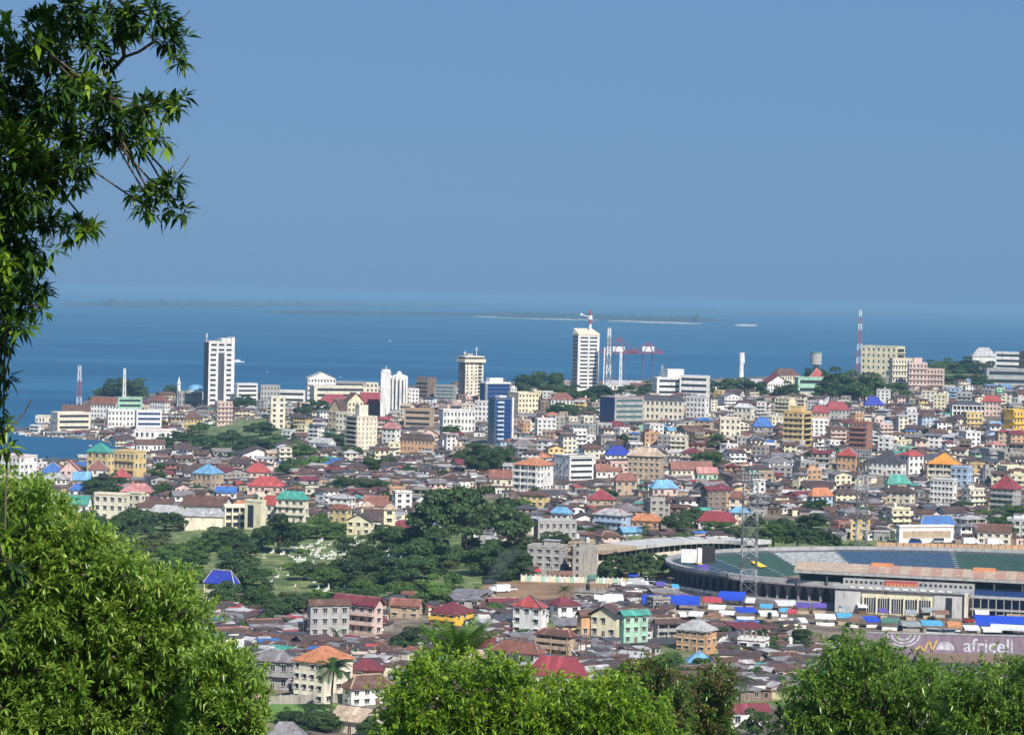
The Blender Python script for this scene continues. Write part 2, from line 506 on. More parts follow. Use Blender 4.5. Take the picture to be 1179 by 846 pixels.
def far_coast():
    """the low wooded shore across the water: land in strips with a broken treetop line, sand at its edge"""
    m1 = plain('far mangrove wood', (0.018, 0.035, 0.022), 0.95, 0, 0.5, 0.004)
    m2 = plain('far sand', (0.66, 0.60, 0.50), 0.95)
    rng = random.Random(5)
    strips = [   # x range, picture row of the near edge and of the far edge at both ends, tree height
        (60, 620, 354, 353, 346, 347, 12, 'low wooded peninsula far across the water, west part'),
        (540, 840, 365, 372, 357, 366, 16, 'low wooded island strip with a pale beach across the water'),
        (300, 700, 361.5, 366, 357.5, 361, 10, 'thin dark wooded spit lying before the far shore'),
        (700, 1179, 358, 366, 355.5, 363.5, 10, 'faint farthest shore fading into the haze'),
    ]
    for k, (x0, x1, a0, a1, b0, b1, th, lab) in enumerate(strips):
        n = 160; V = []; F = []
        for i in range(n + 1):
            s = i / n; x = x0 + (x1 - x0) * s
            e = min(1, s * 8, (1 - s) * 8)
            ya = a0 + (a1 - a0) * s; yb = b0 + (b1 - b0) * s
            mid = (ya + yb) / 2
            ya = mid + (ya - mid) * e + rng.uniform(-0.2, 0.2); yb = mid - (mid - yb) * e
            p = ray(x, ya); q = ray(x, max(yb, yhor(x) + 3.2))
            p = p * (-CAMZ / p[2]); q = q * (-CAMZ / q[2])
            h = th * (0.4 + rng.random() ** 2 * 1.2) * e
            if rng.random() < 0.04: h *= 2.2
            V += [(p[0], p[1], -1), (p[0], p[1] + 30, h), (p[0] * .5 + q[0] * .5, p[1] * .5 + q[1] * .5, h * 1.2 + 3), (q[0], q[1], 2)]
        for i in range(n):
            for j in range(3):
                F.append((i * 4 + j, i * 4 + 4 + j, i * 4 + 5 + j, i * 4 + 1 + j))
        o = bpy.data.objects.new('far_shore', np_mesh('far_shore', np.array(V), np.array(F), [m1])); COL.objects.link(o)
        tag(o, lab, kind='structure')
    for x0, x1, y0, y1, w in [(440, 500, 362.0, 363.4, 0.9), (545, 690, 364.6, 369.0, 1.1), (700, 808, 369.5, 373.0, 1.2), (846, 873, 374.6, 375.0, 2.2)]:
        n = 30; V = []; F = []
        for i in range(n + 1):
            s = i / n; x = x0 + (x1 - x0) * s; y = y0 + (y1 - y0) * s + rng.uniform(-.15, .15)
            e = min(1, s * 4, (1 - s) * 4) * (0.5 + rng.random() * 0.7)
            for dy, z in ((w * e / 2 + .05, 0.6), (-w * e / 2 - .05, 3)):
                p = ray(x, y + dy); p = p * (-CAMZ / p[2]); V.append((p[0], p[1], z))
        for i in range(n):
            F.append((2 * i, 2 * i + 2, 2 * i + 3, 2 * i + 1))
        o = bpy.data.objects.new('far_beach', np_mesh('far_beach', np.array(V), np.array(F), [m2])); COL.objects.link(o)
        tag(o, 'pale sand edge of the far shore', kind='structure')

def haze():
    m = bpy.data.materials.new('sea haze'); m.use_nodes = True
    t = m.node_tree; t.nodes.clear()
    out = t.nodes.new('ShaderNodeOutputMaterial')
    pv = t.nodes.new('ShaderNodeVolumePrincipled')
    pv.inputs['Color'].default_value = (0.33, 0.60, 0.84, 1)
    pv.inputs['Density'].default_value = 6.2e-5
    pv.inputs['Anisotropy'].default_value = 0.0
    t.links.new(pv.outputs[0], out.inputs['Volume'])
    g = Geo(); M['haze'] = m
    g.box(-151000, 151000, -1600, 151000, -9.5, 152, 'haze', True)
    o = g.build('haze'); tag(o, 'thin blue haze lying over the town and the water', kind='stuff')
    o.display_type = 'WIRE'

def patch(name, pts, mat, label, lift=0.25, step=6):
    """a sheet of ground cover between picture places, laid over the terrain (pts: four corners, in order)"""
    c = [ground(*p) for p in pts]
    n = 14; V = []; F = []
    for i in range(n + 1):
        for j in range(n + 1):
            a = i / n; b = j / n
            x = (c[0].x * (1 - a) + c[1].x * a) * (1 - b) + (c[3].x * (1 - a) + c[2].x * a) * b
            y = (c[0].y * (1 - a) + c[1].y * a) * (1 - b) + (c[3].y * (1 - a) + c[2].y * a) * b
            V.append((x, y, float(hgt(x, y)) + lift))
    for i in range(n):
        for j in range(n):
            k = i * (n + 1) + j
            F.append((k, k + n + 1, k + n + 2, k + 1))
    o = bpy.data.objects.new(name, np_mesh(name, np.array(V), np.array(F), [mat])); COL.objects.link(o)
    tag(o, label, kind='structure')
    return o

# ------------------------------------------------------------------ labels that single each thing out
LAND = []            # (phrase, px, py) of the landmarks other labels refer to
USED = set()
def landmark(phrase, px, py):
    LAND.append((phrase, px, py))

def place_label(desc, px, py, maxw=16):
    c = sorted(LAND, key=lambda l: (l[1] - px) ** 2 + ((l[2] - py) * 1.6) ** 2)
    def rel(l, k=1.0):
        dx = px - l[1]; dy = (py - l[2]) * 1.6
        if abs(dx) > abs(dy): r = 'right of' if dx > 0 else 'left of'
        else: r = 'in front of' if dy > 0 else 'behind'
        return r + ' ' + l[0]
    def ok(s):
        if len(s.split()) <= maxw and s not in USED:
            USED.add(s); return s
    for l in c[:5]:
        for a in ('', 'slightly ', 'farther '):
            r = ok(desc + ' ' + a + rel(l))
            if r: return r
    for i in range(6):
        for j in range(i + 1, 8):
            r = ok(desc + ' ' + rel(c[i]) + ' near ' + c[j][0]) or ok(desc + ' near ' + c[i][0] + ' and ' + c[j][0])
            if r: return r
    for l in c[5:40]:
        r = ok(desc + ' ' + rel(l))
        if r: return r
    return desc + ' ' + rel(c[0])

# ------------------------------------------------------------------ buildings
class Ind:
    def __init__(s, name, loc, rz, scale=1.0):
        s.e = empty(name, loc, rz); s.g = []; s.named = {}; s.mass = False
    def part(s, name, new=False):
        if new or name not in s.named:
            g = Geo(); s.g.append((name, g)); s.named[name] = g
        return s.named[name]
    def done(s):
        for n, g in s.g:
            if g.f: g.build(n, s.e)
        return s.e

class Mass:
    def __init__(s, geo, loc, rz):
        s.geo = geo; geo.frame(loc[0], loc[1], loc[2], rz); s.mass = True
    def part(s, name, new=False):
        return s.geo
    def done(s): return None

_WM = {}
def window_mesh(w, h, glass, frame, sill):
    k = (round(w, 1), round(h, 1), glass, frame, sill)
    if k not in _WM:
        w, h = max(k[0], .4), max(k[1], .4)
        g = Geo(); f = 0.10
        g.box(-w / 2 - f, w / 2 + f, -0.10, 0, h, h + f, frame)
        g.box(-w / 2 - f, -w / 2, -0.10, 0, 0, h, frame); g.box(w / 2, w / 2 + f, -0.10, 0, 0, h, frame)
        g.box(-w / 2 - f * 1.6, w / 2 + f * 1.6, -0.22, 0, -f, 0, frame, True)
        if w > 1.0 and w < 4: g.box(-0.04, 0.04, -0.08, -0.03, 0, h, frame)
        if sill: g.box(-w / 2 - .25, w / 2 + .25, -0.55, 0, h + f, h + f + .1, frame, True)
        p = Geo(); p.box(-w / 2, w / 2, -0.035, 0, 0, h, glass)
        _WM[k] = (g.mesh('window'), p.mesh('pane'), None)
        q = Geo()
        q.v = list(g.v); q.f = list(g.f); q.m = list(g.m); q.mats = list(g.mats); q.idx = dict(g.idx)
        q.box(-w / 2, w / 2, -0.035, 0, 0, h, glass)
        _WM[k] = (_WM[k][0], _WM[k][1], q.mesh('window'))
    return _WM[k]

def put_window(P, detail, x, y, z, rz, w, h, glass='glass', frame='frame', sill=True, name='window'):
    if P.mass or detail == 0:
        g = P.part('wall'); c, s = math.cos(rz), math.sin(rz)
        q = [(-w / 2, -.06), (w / 2, -.06), (w / 2, 0.02), (-w / 2, 0.02)]
        vs = [(x + a * c - b * s, y + a * s + b * c, z + k) for k in (0, h) for a, b in q]
        g.add(vs, [(0, 1, 5, 4), (1, 2, 6, 5), (3, 0, 4, 7), (4, 5, 6, 7)], glass)
        return
    a, b, full = window_mesh(w, h, glass, frame, sill)
    o = bpy.data.objects.new(name, a if detail == 2 else full)
    COL.objects.link(o); o.parent = P.e; o.location = (x, y, z); o.rotation_euler[2] = rz
    if detail == 2:
        p = bpy.data.objects.new('pane', b); COL.objects.link(p); p.parent = o

def roof_geo(g, w, d, H, rh, rt, mat, o=0.7, wallg=None, wall=None):
    X, Y = w / 2 + o, d / 2 + o; t = 0.22
    if rt in ('hip', 'pyramid'):
        if rt == 'pyramid': rx, ry = min(X, Y) * 0.08, 0.0
        elif w >= d: rx, ry = max(X - Y, 0.3), 0.0
        else: rx, ry = 0.0, max(Y - X, 0.3)
        base = [(-X, -Y, H), (X, -Y, H), (X, Y, H), (-X, Y, H)]
        low = [(a, b, H - t) for a, b, _ in base]
        if ry > 0:
            r = [(0, -ry, H + rh), (0, ry, H + rh)]
            g.add(base + r, [(0, 1, 4), (1, 2, 5, 4), (2, 3, 5), (3, 0, 4, 5)], mat)
        else:
            r = [(-rx, 0, H + rh), (rx, 0, H + rh)]
            g.add(base + r, [(0, 1, 5, 4), (1, 2, 5), (2, 3, 4, 5), (3, 0, 4)], mat)
        g.add(base + low, [(4, 5, 1, 0), (5, 6, 2, 1), (6, 7, 3, 2), (7, 4, 0, 3), (7, 6, 5, 4)], mat)
    elif rt in ('gable', 'front gable'):
        if rt == 'gable':
            vs = [(-X, -Y, H), (X, -Y, H), (X, 0, H + rh), (-X, 0, H + rh), (X, Y, H), (-X, Y, H)]
            gw = [[(-w / 2, -d / 2, H), (-w / 2, d / 2, H), (-w / 2, 0, H + rh * .93)], [(w / 2, -d / 2, H), (w / 2, d / 2, H), (w / 2, 0, H + rh * .93)]]
        else:
            vs = [(-X, Y, H), (-X, -Y, H), (0, -Y, H + rh), (0, Y, H + rh), (X, -Y, H), (X, Y, H)]
            gw = [[(-w / 2, -d / 2, H), (w / 2, -d / 2, H), (0, -d / 2, H + rh * .93)], [(-w / 2, d / 2, H), (w / 2, d / 2, H), (0, d / 2, H + rh * .93)]]
        up = [(a, b, c + t) for a, b, c in vs]
        g.add(up + vs, [(0, 1, 2, 3), (3, 2, 4, 5), (6, 7, 1, 0), (5, 4, 10, 11), (6, 0, 3, 9), (9, 3, 5, 11), (1, 7, 8, 2), (2, 8, 10, 4)] if rt == 'gable' else
              [(0, 1, 2, 3), (3, 2, 4, 5), (6, 7, 1, 0), (5, 4, 10, 11), (6, 0, 3, 9), (9, 3, 5, 11), (1, 7, 8, 2), (2, 8, 10, 4)], mat)
        for tri in gw: wallg.add(tri, [(0, 1, 2)], wall)
    elif rt == 'lean-to':
        a = [(-X, -Y, H), (X, -Y, H), (X, Y, H + rh), (-X, Y, H + rh)]
        b = [(p, q, r - t) for p, q, r in a]
        g.add(a + b, [(0, 1, 2, 3), (4, 5, 1, 0), (5, 6, 2, 1), (6, 7, 3, 2), (7, 4, 0, 3), (7, 6, 5, 4)], mat)
        wallg.add([(-w / 2, -d / 2, H - .3), (-w / 2, d / 2, H - .3), (-w / 2, d / 2, H + rh * .9 - .3), (w / 2, -d / 2, H - .3), (w / 2, d / 2, H - .3), (w / 2, d / 2, H + rh * .9 - .3)],
                  [(0, 1, 2), (3, 4, 5), (1, 4, 5, 2)], wall)
    elif rt == 'none': pass
    else:   # flat, with a parapet
        p = 0.25; hp = 0.8
        g.box(-w / 2 - .15, w / 2 + .15, -d / 2 - .15, d / 2 + .15, H, H + .25, mat)
        z0, z1 = H + .25, H + .25 + hp
        g.box(-w / 2 - .1, w / 2 + .1, -d / 2 - .1, -d / 2 + p, z0, z1, wall); g.box(-w / 2 - .1, w / 2 + .1, d / 2 - p, d / 2 + .1, z0, z1, wall)
        g.box(-w / 2 - .1, -w / 2 + p, -d / 2 + p, d / 2 - p, z0, z1, wall); g.box(w / 2 - p, w / 2 + .1, -d / 2 + p, d / 2 - p, z0, z1, wall)

def ridge_caps(g, w, d, H, rh, rt, o, mat):
    X, Y = w / 2 + o, d / 2 + o
    L = []
    if rt in ('hip', 'pyramid'):
        if rt == 'pyramid': r = [(-X * .08, 0), (X * .08, 0)]
        elif w >= d: r = [(-max(X - Y, .3), 0), (max(X - Y, .3), 0)]
        else: r = [(0, -max(Y - X, .3)), (0, max(Y - X, .3))]
        a, b = [(p[0], p[1], H + rh + .06) for p in r]
        L = [(a, b), (a, (-X, -Y, H + .05)), (b, (X, -Y, H + .05)) if w >= d else (a, (X, -Y, H + .05)), (b, (X, Y, H + .05))]
    elif rt == 'gable': L = [((-X, 0, H + rh + .25), (X, 0, H + rh + .25))]
    elif rt == 'front gable': L = [((0, -Y, H + rh + .25), (0, Y, H + rh + .25))]
    for p, q in L: g.bar(p, q, .3, mat)

def building(P, w, d, H, fl, wall, roof, rt='hip', rh=2.5, style='grid', detail=1, rng=random, side=0, side2='grid', glass='glass', cols=None, scols=None, top=None, trim=None, sidewall=None, wfac=0.42, hfac=0.45, deep=1.2, annex=None, annex_roof=None):
    """side: +1 the left side faces the camera, -1 the right one, 0 both hardly"""
    wm, rm = 'w ' + wall, 'r ' + roof
    g = P.part('wall')
    g.box(-w / 2, w / 2, -d / 2, d / 2, -4, H, wm)
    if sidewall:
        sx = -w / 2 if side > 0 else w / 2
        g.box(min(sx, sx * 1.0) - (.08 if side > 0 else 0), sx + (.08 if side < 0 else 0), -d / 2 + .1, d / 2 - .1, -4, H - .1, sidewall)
    roof_geo(P.part('roof'), w, d, H, rh, rt, rm, rng.uniform(.5, .9) if rt != 'flat' else 0, g, wm)
    if rt not in ('flat', 'lean-to') and rng.random() < .45: ridge_caps(P.part('roof'), w, d, H, rh, rt, .7, rng.choice(['r pale zinc', 'r beige', 'r faded pink', 'r weathered grey']))
    if annex:
        sx, aw, ad, ah = annex
        g2 = P.part('annex'); g2.box(min(sx * w / 2, sx * (w / 2 + aw)), max(sx * w / 2, sx * (w / 2 + aw)), -d / 2 + .4, -d / 2 + .4 + ad, -4, ah, wm)
        x0, x1 = (w / 2, w / 2 + aw + .4) if sx > 0 else (-w / 2 - aw - .4, -w / 2); hi, lo = ah + .9, ah + .1
        za, zb_ = (hi, lo) if sx > 0 else (lo, hi)
        y0, y1 = -d / 2, -d / 2 + ad + .9
        g2.add([(x0, y0, za), (x1, y0, zb_), (x1, y1, zb_), (x0, y1, za), (x0, y0, za - .15), (x1, y0, zb_ - .15), (x1, y1, zb_ - .15), (x0, y1, za - .15)], [(0, 1, 2, 3), (4, 5, 1, 0), (5, 6, 2, 1), (6, 7, 3, 2), (7, 4, 0, 3)], annex_roof or rm)
        g2.box(sx * (w / 2 + aw * .5) - .5, sx * (w / 2 + aw * .5) + .5, -d / 2 + .33, -d / 2 + .4, .8, min(2.0, ah - .3), 'hole')
    fh = H / fl
    tm = trim or ('w ' + wall)
    if style in ('grid', 'balcony', 'veranda'):
        n = cols or max(1, min(9, int(w / 3.0)))
        sp = w / n
        ww = min(sp * wfac, 2.2); wh = fh * hfac
        if P.mass: n = min(n, 4); sp = w / n; ww = min(sp * .45, 2.2)
        door_c = n // 2
        for k in range(fl):
            for i in range(n):
                x = -w / 2 + sp * (i + .5)
                z = k * fh + fh * 0.32
                if k == 0 and i == door_c and not P.mass and fl < 6:
                    if detail:
                        put_window(P, 1, x, -d / 2, 0.05, 0, 1.1, min(2.1, fh * .75), 'wood', 'frame', False, 'door')
                    continue
                if not P.mass and detail == 2 and rng.random() < .06: continue
                put_window(P, detail, x, -d / 2, z, 0, ww, wh, glass)
        if style in ('balcony', 'veranda'):
            for k in range(1, fl):
                b = P.part('balcony', True); z = k * fh
                b.box(-w / 2, w / 2, -d / 2 - deep, -d / 2 - .01, z - .15, z + .05, tm, True)
                b.box(-w / 2, w / 2, -d / 2 - deep, -d / 2 - deep + .12, z + .05, z + 1.0, tm)
                b.box(-w / 2, -w / 2 + .12, -d / 2 - deep + .12, -d / 2 - .01, z + .05, z + 1.0, tm); b.box(w / 2 - .12, w / 2, -d / 2 - deep + .12, -d / 2 - .01, z + .05, z + 1.0, tm)
            if style == 'veranda':
                c = P.part('column', True)
                m = max(2, int(w / 4))
                for i in range(m + 1):
                    if not P.mass and i: c = P.part('column', True)
                    x = -w / 2 + .2 + (w - .4) * i / m
                    c.box(x - .18, x + .18, -d / 2 - deep - .15, -d / 2 - deep - .02, -3, H - .02, tm)
                    if P.mass and i > 2: break
                r = P.part('roof'); r.box(-w / 2 - .3, w / 2 + .3, -d / 2 - deep - .5, -d / 2 + .1, H, H + .16, rm if rt != 'flat' else tm, True)
    elif style == 'ribbon':
        for k in range(fl):
            put_window(P, detail, 0, -d / 2, k * fh + fh * .35, 0, w * .88, fh * .42, glass, tm, False, 'window_band')
    elif style == 'colonnade':
        m = cols or int(w / 3)
        for i in range(m + 1):
            x = -w / 2 + .3 + (w - .6) * i / m
            P.part('column', not P.mass).box(x - .3, x + .3, -d / 2 - 1.2, -d / 2 - .6, -4, H, tm)
        P.part('roof').box(-w / 2, w / 2, -d / 2 - 1.5, -d / 2, H - .5, H + .1, tm, True)
        for k in range(fl):
            put_window(P, detail, 0, -d / 2, k * fh + fh * .2, 0, w * .92, fh * .6, 'glass', tm, False, 'window_band')
    # the sides
    n = scols or max(1, min(6, int(d / 3.4))); sp = d / n; ww = min(sp * .4, 1.8); wh = fh * .42
    for s in (1, -1):
        if P.mass and s != side: continue
        x = -w / 2 - (.085 if sidewall and s == side else 0) if s > 0 else w / 2 + (.085 if sidewall and s == side else 0)
        if not P.mass and s != side and detail and (w > 30 or fl > 5): continue
        if side2 == 'blank': continue
        for k in range(fl):
            if side2 == 'ribbon':
                put_window(P, detail, x, 0, k * fh + fh * .35, -R(90) * s, d * .84, fh * .42, glass, tm, False, 'window_band'); continue
            if side2 == 'balcony':
                b = P.part('balcony', True); z = k * fh; xo = x - s * 1.4
                b.box(min(x, xo), max(x, xo), -d / 2 + .4, d / 2 - .4, z, z + .2, tm, True)
                b.box(min(xo, xo + s * .12), max(xo, xo + s * .12), -d / 2 + .4, d / 2 - .4, z + .2, z + 1.1, tm)
                put_window(P, detail, x, 0, z + .5, -R(90) * s, d * .8, fh * .65, 'hole', tm, False, 'opening'); continue
            for i in range(n):
                if rng.random() < (.3 if detail else .45): continue
                put_window(P, detail, x, -d / 2 + sp * (i + .5), k * fh + fh * .32, -R(90) * s, ww, wh, glass)
    if top:
        tw, td, thh = top
        t = P.part('stair_tower')
        t.box(-tw / 2, tw / 2, -td / 2, td / 2, H + .2, H + .2 + thh, wm)
        t.box(-tw / 2 - .2, tw / 2 + .2, -td / 2 - .2, td / 2 + .2, H + .2 + thh, H + .45 + thh, wm, True)

RECTS = []      # picture rectangles of the named buildings, so the random ones keep clear
def rect_place(x0, x1, yt, yb, s=0.0, depth=None):
    """world place, turn, width, depth and height of a building that shows between these picture lines"""
    xc = (x0 + x1) / 2
    g = ground(xc, yb)
    sc = g.y / FPX
    W = (x1 - x0) * sc
    if abs(s) > .02:
        th = R(32) * (1 if s > 0 else -1)
        if abs(s) > .55: th = R(58) * (1 if s > 0 else -1)
        if abs(s) < .15: th = R(18) * (1 if s > 0 else -1)
        w = (1 - abs(s)) * W / math.cos(th); d = abs(s) * W / abs(math.sin(th))
    else:
        th = 0.0; w = W; d = depth or max(6, min(W * .6, 16))
    back = (w * abs(math.sin(th)) + d * math.cos(th)) / 2
    D = g.y + back
    c = at(xc, yb, D)
    z = min(float(hgt(c.x, D)), g.z + 1.0)
    top = at(xc, yt, D).z
    return Vector((c.x, D, z)), th, w, d, max(2.5, top - z)

def bpx(name, x0, x1, yt, yb, fl, wall, roof, rt, label, cat='building', s=0.0, style='grid', rf=None, detail=None, group=None, phrase=None, seed=1, vis=None, **kw):
    """a named building given by its picture rectangle; rf: share of the height that is roof"""
    p, th, w, d, HT_ = rect_place(x0, x1, yt, yb, s, kw.pop('depth', None))
    if rf is None: rf = {'flat': 0, 'hip': .28, 'pyramid': .4, 'gable': .3, 'front gable': .3, 'lean-to': .2}[rt]
    rh = HT_ * rf if rt != 'flat' else 1.05
    if detail is None: detail = 2 if p.y < 1100 else 1
    P = Ind(name, p, th)
    rng = random.Random(hash((x0, yt)) % 9999 + seed)
    building(P, w, d, HT_ - rh, fl, wall, roof, rt, rh, style, detail, rng, (1 if s > 0 else -1 if s < 0 else 0), **kw)
    e = P.done()
    tag(e, label, cat, group)
    USED.add(label)
    RECTS.append((x0, x1, yt, vis or yb, yb))
    if phrase: landmark(phrase, (x0 + x1) / 2, (yt + yb) / 2)
    return e, w, d, HT_ - rh, rh, P

def extra(e, name, fn, **kw):
    g = Geo(); fn(g); return g.build(name, e, **kw)

def lattice(name, x, y, z, H, b, t, mats, step, label, cat='mast', thick=.25, extra_fn=None, group=None, legs='leg'):
    e = empty(name, (x, y, z))
    n = max(3, int(H / step))
    hw = lambda k: (b + (t - b) * k / n) / 2
    for i, (sx, sy) in enumerate(((-1, -1), (1, -1), (1, 1), (-1, 1))):
        g = Geo()
        for k in range(n):
            g.bar((sx * hw(k), sy * hw(k), H * k / n - (2 if k == 0 else 0)), (sx * hw(k + 1), sy * hw(k + 1), H * (k + 1) / n), thick, mats[k * len(mats) * 4 // n % len(mats)] if len(mats) > 1 else mats[0])
        g.build(legs, e)
    g = Geo()
    for k in range(n):
        z0, z1 = H * k / n, H * (k + 1) / n; a, c = hw(k), hw(k + 1)
        mt = mats[k * len(mats) * 4 // n % len(mats)] if len(mats) > 1 else mats[0]
        for q in range(4):
            s0 = ((-1, -1), (1, -1), (1, 1), (-1, 1))[q]; s1 = ((-1, -1), (1, -1), (1, 1), (-1, 1))[(q + 1) % 4]
            p0 = (s0[0] * a, s0[1] * a, z0); p1 = (s1[0] * c, s1[1] * c, z1)
            p2 = (s1[0] * a, s1[1] * a, z0); p3 = (s0[0] * c, s0[1] * c, z1)
            g.bar(p0, p1, thick * .6, mt); g.bar(p2, p3, thick * .6, mt); g.bar(p3, p1, thick * .6, mt)
    g.build('bracing', e)
    if extra_fn: extra_fn(e)
    tag(e, label, cat, group); USED.add(label)
    return e
# ------------------------------------------------------------------ trees of the town
LM = {
    'dark': leaf_mat('dark leaves', (0.022, 0.050, 0.020), (0.095, 0.155, 0.050), 0.28, 0.6, 0.25),
    'mid': leaf_mat('green leaves', (0.032, 0.072, 0.018), (0.125, 0.215, 0.05), 0.3, 0.6, 0.25),
    'bright': leaf_mat('bright green leaves', (0.045, 0.10, 0.018), (0.16, 0.28, 0.05), 0.25, 0.6, 0.25),
    'olive': leaf_mat('olive leaves', (0.035, 0.05, 0.018), (0.15, 0.17, 0.06), 0.2, 0.7, 0.25),
}
def cloud_leaves(rng, centres, radii, n_each, size, flat=1.0):
    """many small leaf sprays spread through lumpy clumps: n x 4 corner points"""
    P = []; NN = []
    for c, r in zip(centres, radii):
        n = max(10, int(n_each * r ** 2))
        u = rng.normal(size=(n, 3)); u /= np.linalg.norm(u, axis=1)[:, None]
        u[:, 2] = np.where(u[:, 2] < -0.3, -u[:, 2], u[:, 2])
        rr = r * (0.62 + 0.42 * rng.random_sample(n) ** 0.6)
        q = np.array(c) + u * rr[:, None] * np.array([1, 1, flat])
        P.append(q); NN.append(u)
    P = np.concatenate(P); NN = np.concatenate(NN)
    nrm = NN + rng.normal(size=P.shape) * 0.55 + np.array([0, 0, .25])
    nrm /= np.linalg.norm(nrm, axis=1)[:, None]
    a = np.cross(nrm, rng.normal(size=P.shape)); a /= np.linalg.norm(a, axis=1)[:, None]
    b = np.cross(nrm, a)
    s = size * (0.5 + rng.random_sample(len(P)))[:, None]
    V = np.stack([P - a * s, P - b * s * .6, P + a * s, P + b * s * .6 + nrm * s * .3], 1)
    return V.reshape(-1, 3)

def crown_proto(seed, kind):
    """crown of a tree of width about 1 x 10 m, standing on z = 0"""
    rng = np.random.RandomState(seed)
    cs = []; rs = []
    if kind == 'round':
        for i in range(38):
            a = rng.random_sample() * 6.28; e = rng.random_sample()
            r = 3.3 * math.sqrt(rng.random_sample())
            z = 1.6 + 6.6 * e * (1 - (r / 4.4) ** 2) + rng.uniform(-.3, .3)
            cs.append((r * math.cos(a) * 1.15, r * math.sin(a) * 1.15, z)); rs.append(rng.uniform(.9, 1.7))
        trunk_h = 4.5
    elif kind == 'wide':
        for i in range(90):
            a = rng.random_sample() * 6.28; r = 4.6 * math.sqrt(rng.random_sample())
            z = 2.0 + 3.6 * (1 - (r / 5) ** 2) * rng.uniform(.25, 1) + rng.uniform(-.5, .3)
            cs.append((r * math.cos(a), r * math.sin(a), z)); rs.append(rng.uniform(.5, 1.0))
        trunk_h = 3.6
    elif kind == 'tall':
        for i in range(30):
            z = 1.5 + 10 * rng.random_sample(); r = 2.2 * (1 - abs(z - 6.5) / 8) * math.sqrt(rng.random_sample()); a = rng.random_sample() * 6.28
            cs.append((r * math.cos(a) * 1.3, r * math.sin(a) * 1.3, z)); rs.append(rng.uniform(.9, 1.5))
        trunk_h = 5
    else:   # bush
        for i in range(16):
            a = rng.random_sample() * 6.28; r = 3.6 * math.sqrt(rng.random_sample())
            cs.append((r * math.cos(a), r * math.sin(a), 1.0 + 2.2 * rng.random_sample() * (1 - r / 5))); rs.append(rng.uniform(.8, 1.5))
        trunk_h = 1.2
    ne = {'round': 150, 'wide': 210, 'tall': 140, 'bush': 140}[kind]
    V = cloud_leaves(rng, cs, rs, ne, 0.205 if kind != 'wide' else 0.165, 0.8 if kind != 'wide' else 0.5)
    F = np.arange(len(V)).reshape(-1, 4)
    me = np_mesh('crown', V, F, [LM['dark']])
    g = Geo()
    g.cyl(0, 0, -1.5, trunk_h, .32, .2, 'bark', 8)
    for k in range(7):
        c = cs[(k * 5) % len(cs)]
        g.bar((0, 0, trunk_h * (.55 + .06 * k)), c, .14, 'bark')
    return me, g.mesh('trunk')

PROTO = {}
def protos():
    for k, seeds in (('round', (1, 2, 3, 4)), ('wide', (5, 6, 7)), ('tall', (8, 9)), ('bush', (10, 11, 12))):
        PROTO[k] = [crown_proto(s, k) for s in seeds]
KW = {'round': (9.0, 9.8), 'wide': (10.6, 6.2), 'tall': (6.6, 12.6), 'bush': (8.6, 4.0)}
CATN = {'round': 'broadleaf_tree', 'wide': 'rain_tree', 'tall': 'broadleaf_tree', 'bush': 'shrub'}
TREES = []
_tr = random.Random(77)
def tree(px, py, wpx, hpx=None, tone='dark', kind='round', label=None):
    """a tree whose foot shows at px, py"""
    p = ground(px, py); sc = p.y / FPX
    w = wpx * sc; h = (hpx or wpx * {'round': .8, 'wide': .5, 'tall': 1.5, 'bush': .5}[kind]) * sc
    kx = w / KW[kind][0]; kz = h / KW[kind][1]
    crown, trunk = _tr.choice(PROTO[kind])
    e = empty(CATN[kind], p, _tr.uniform(0, 6.28)); e.scale = (kx, kx, kz)
    c = bpy.data.objects.new('crown', crown); COL.objects.link(c); c.parent = e
    c.material_slots[0].link = 'OBJECT'; c.material_slots[0].material = LM[tone]
    t = bpy.data.objects.new('trunk', trunk); COL.objects.link(t); t.parent = e
    TREES.append((e, px, py - h / sc / 2, wpx, h / sc, tone, kind, label))
    return e

def label_trees():
    tn = {'dark': 'dark green', 'mid': 'mid green', 'bright': 'bright green', 'olive': 'pale olive green'}
    kn = {'round': 'round crowned tree', 'wide': 'spreading umbrella tree', 'tall': 'tall narrow tree', 'bush': 'low leafy shrub'}
    for e, px, py, w, h, tone, kind, lab in TREES:
        sz = 'big ' if w > 55 else 'small ' if w < 22 else ''
        if lab: USED.add(lab)
        tag(e, lab or place_label(sz + tn[tone] + ' ' + kn[kind], px, py), 'shrub' if kind == 'bush' else 'tree', {'bush': 'shrubs among the houses and graves'}.get(kind, 'trees standing through the town'))

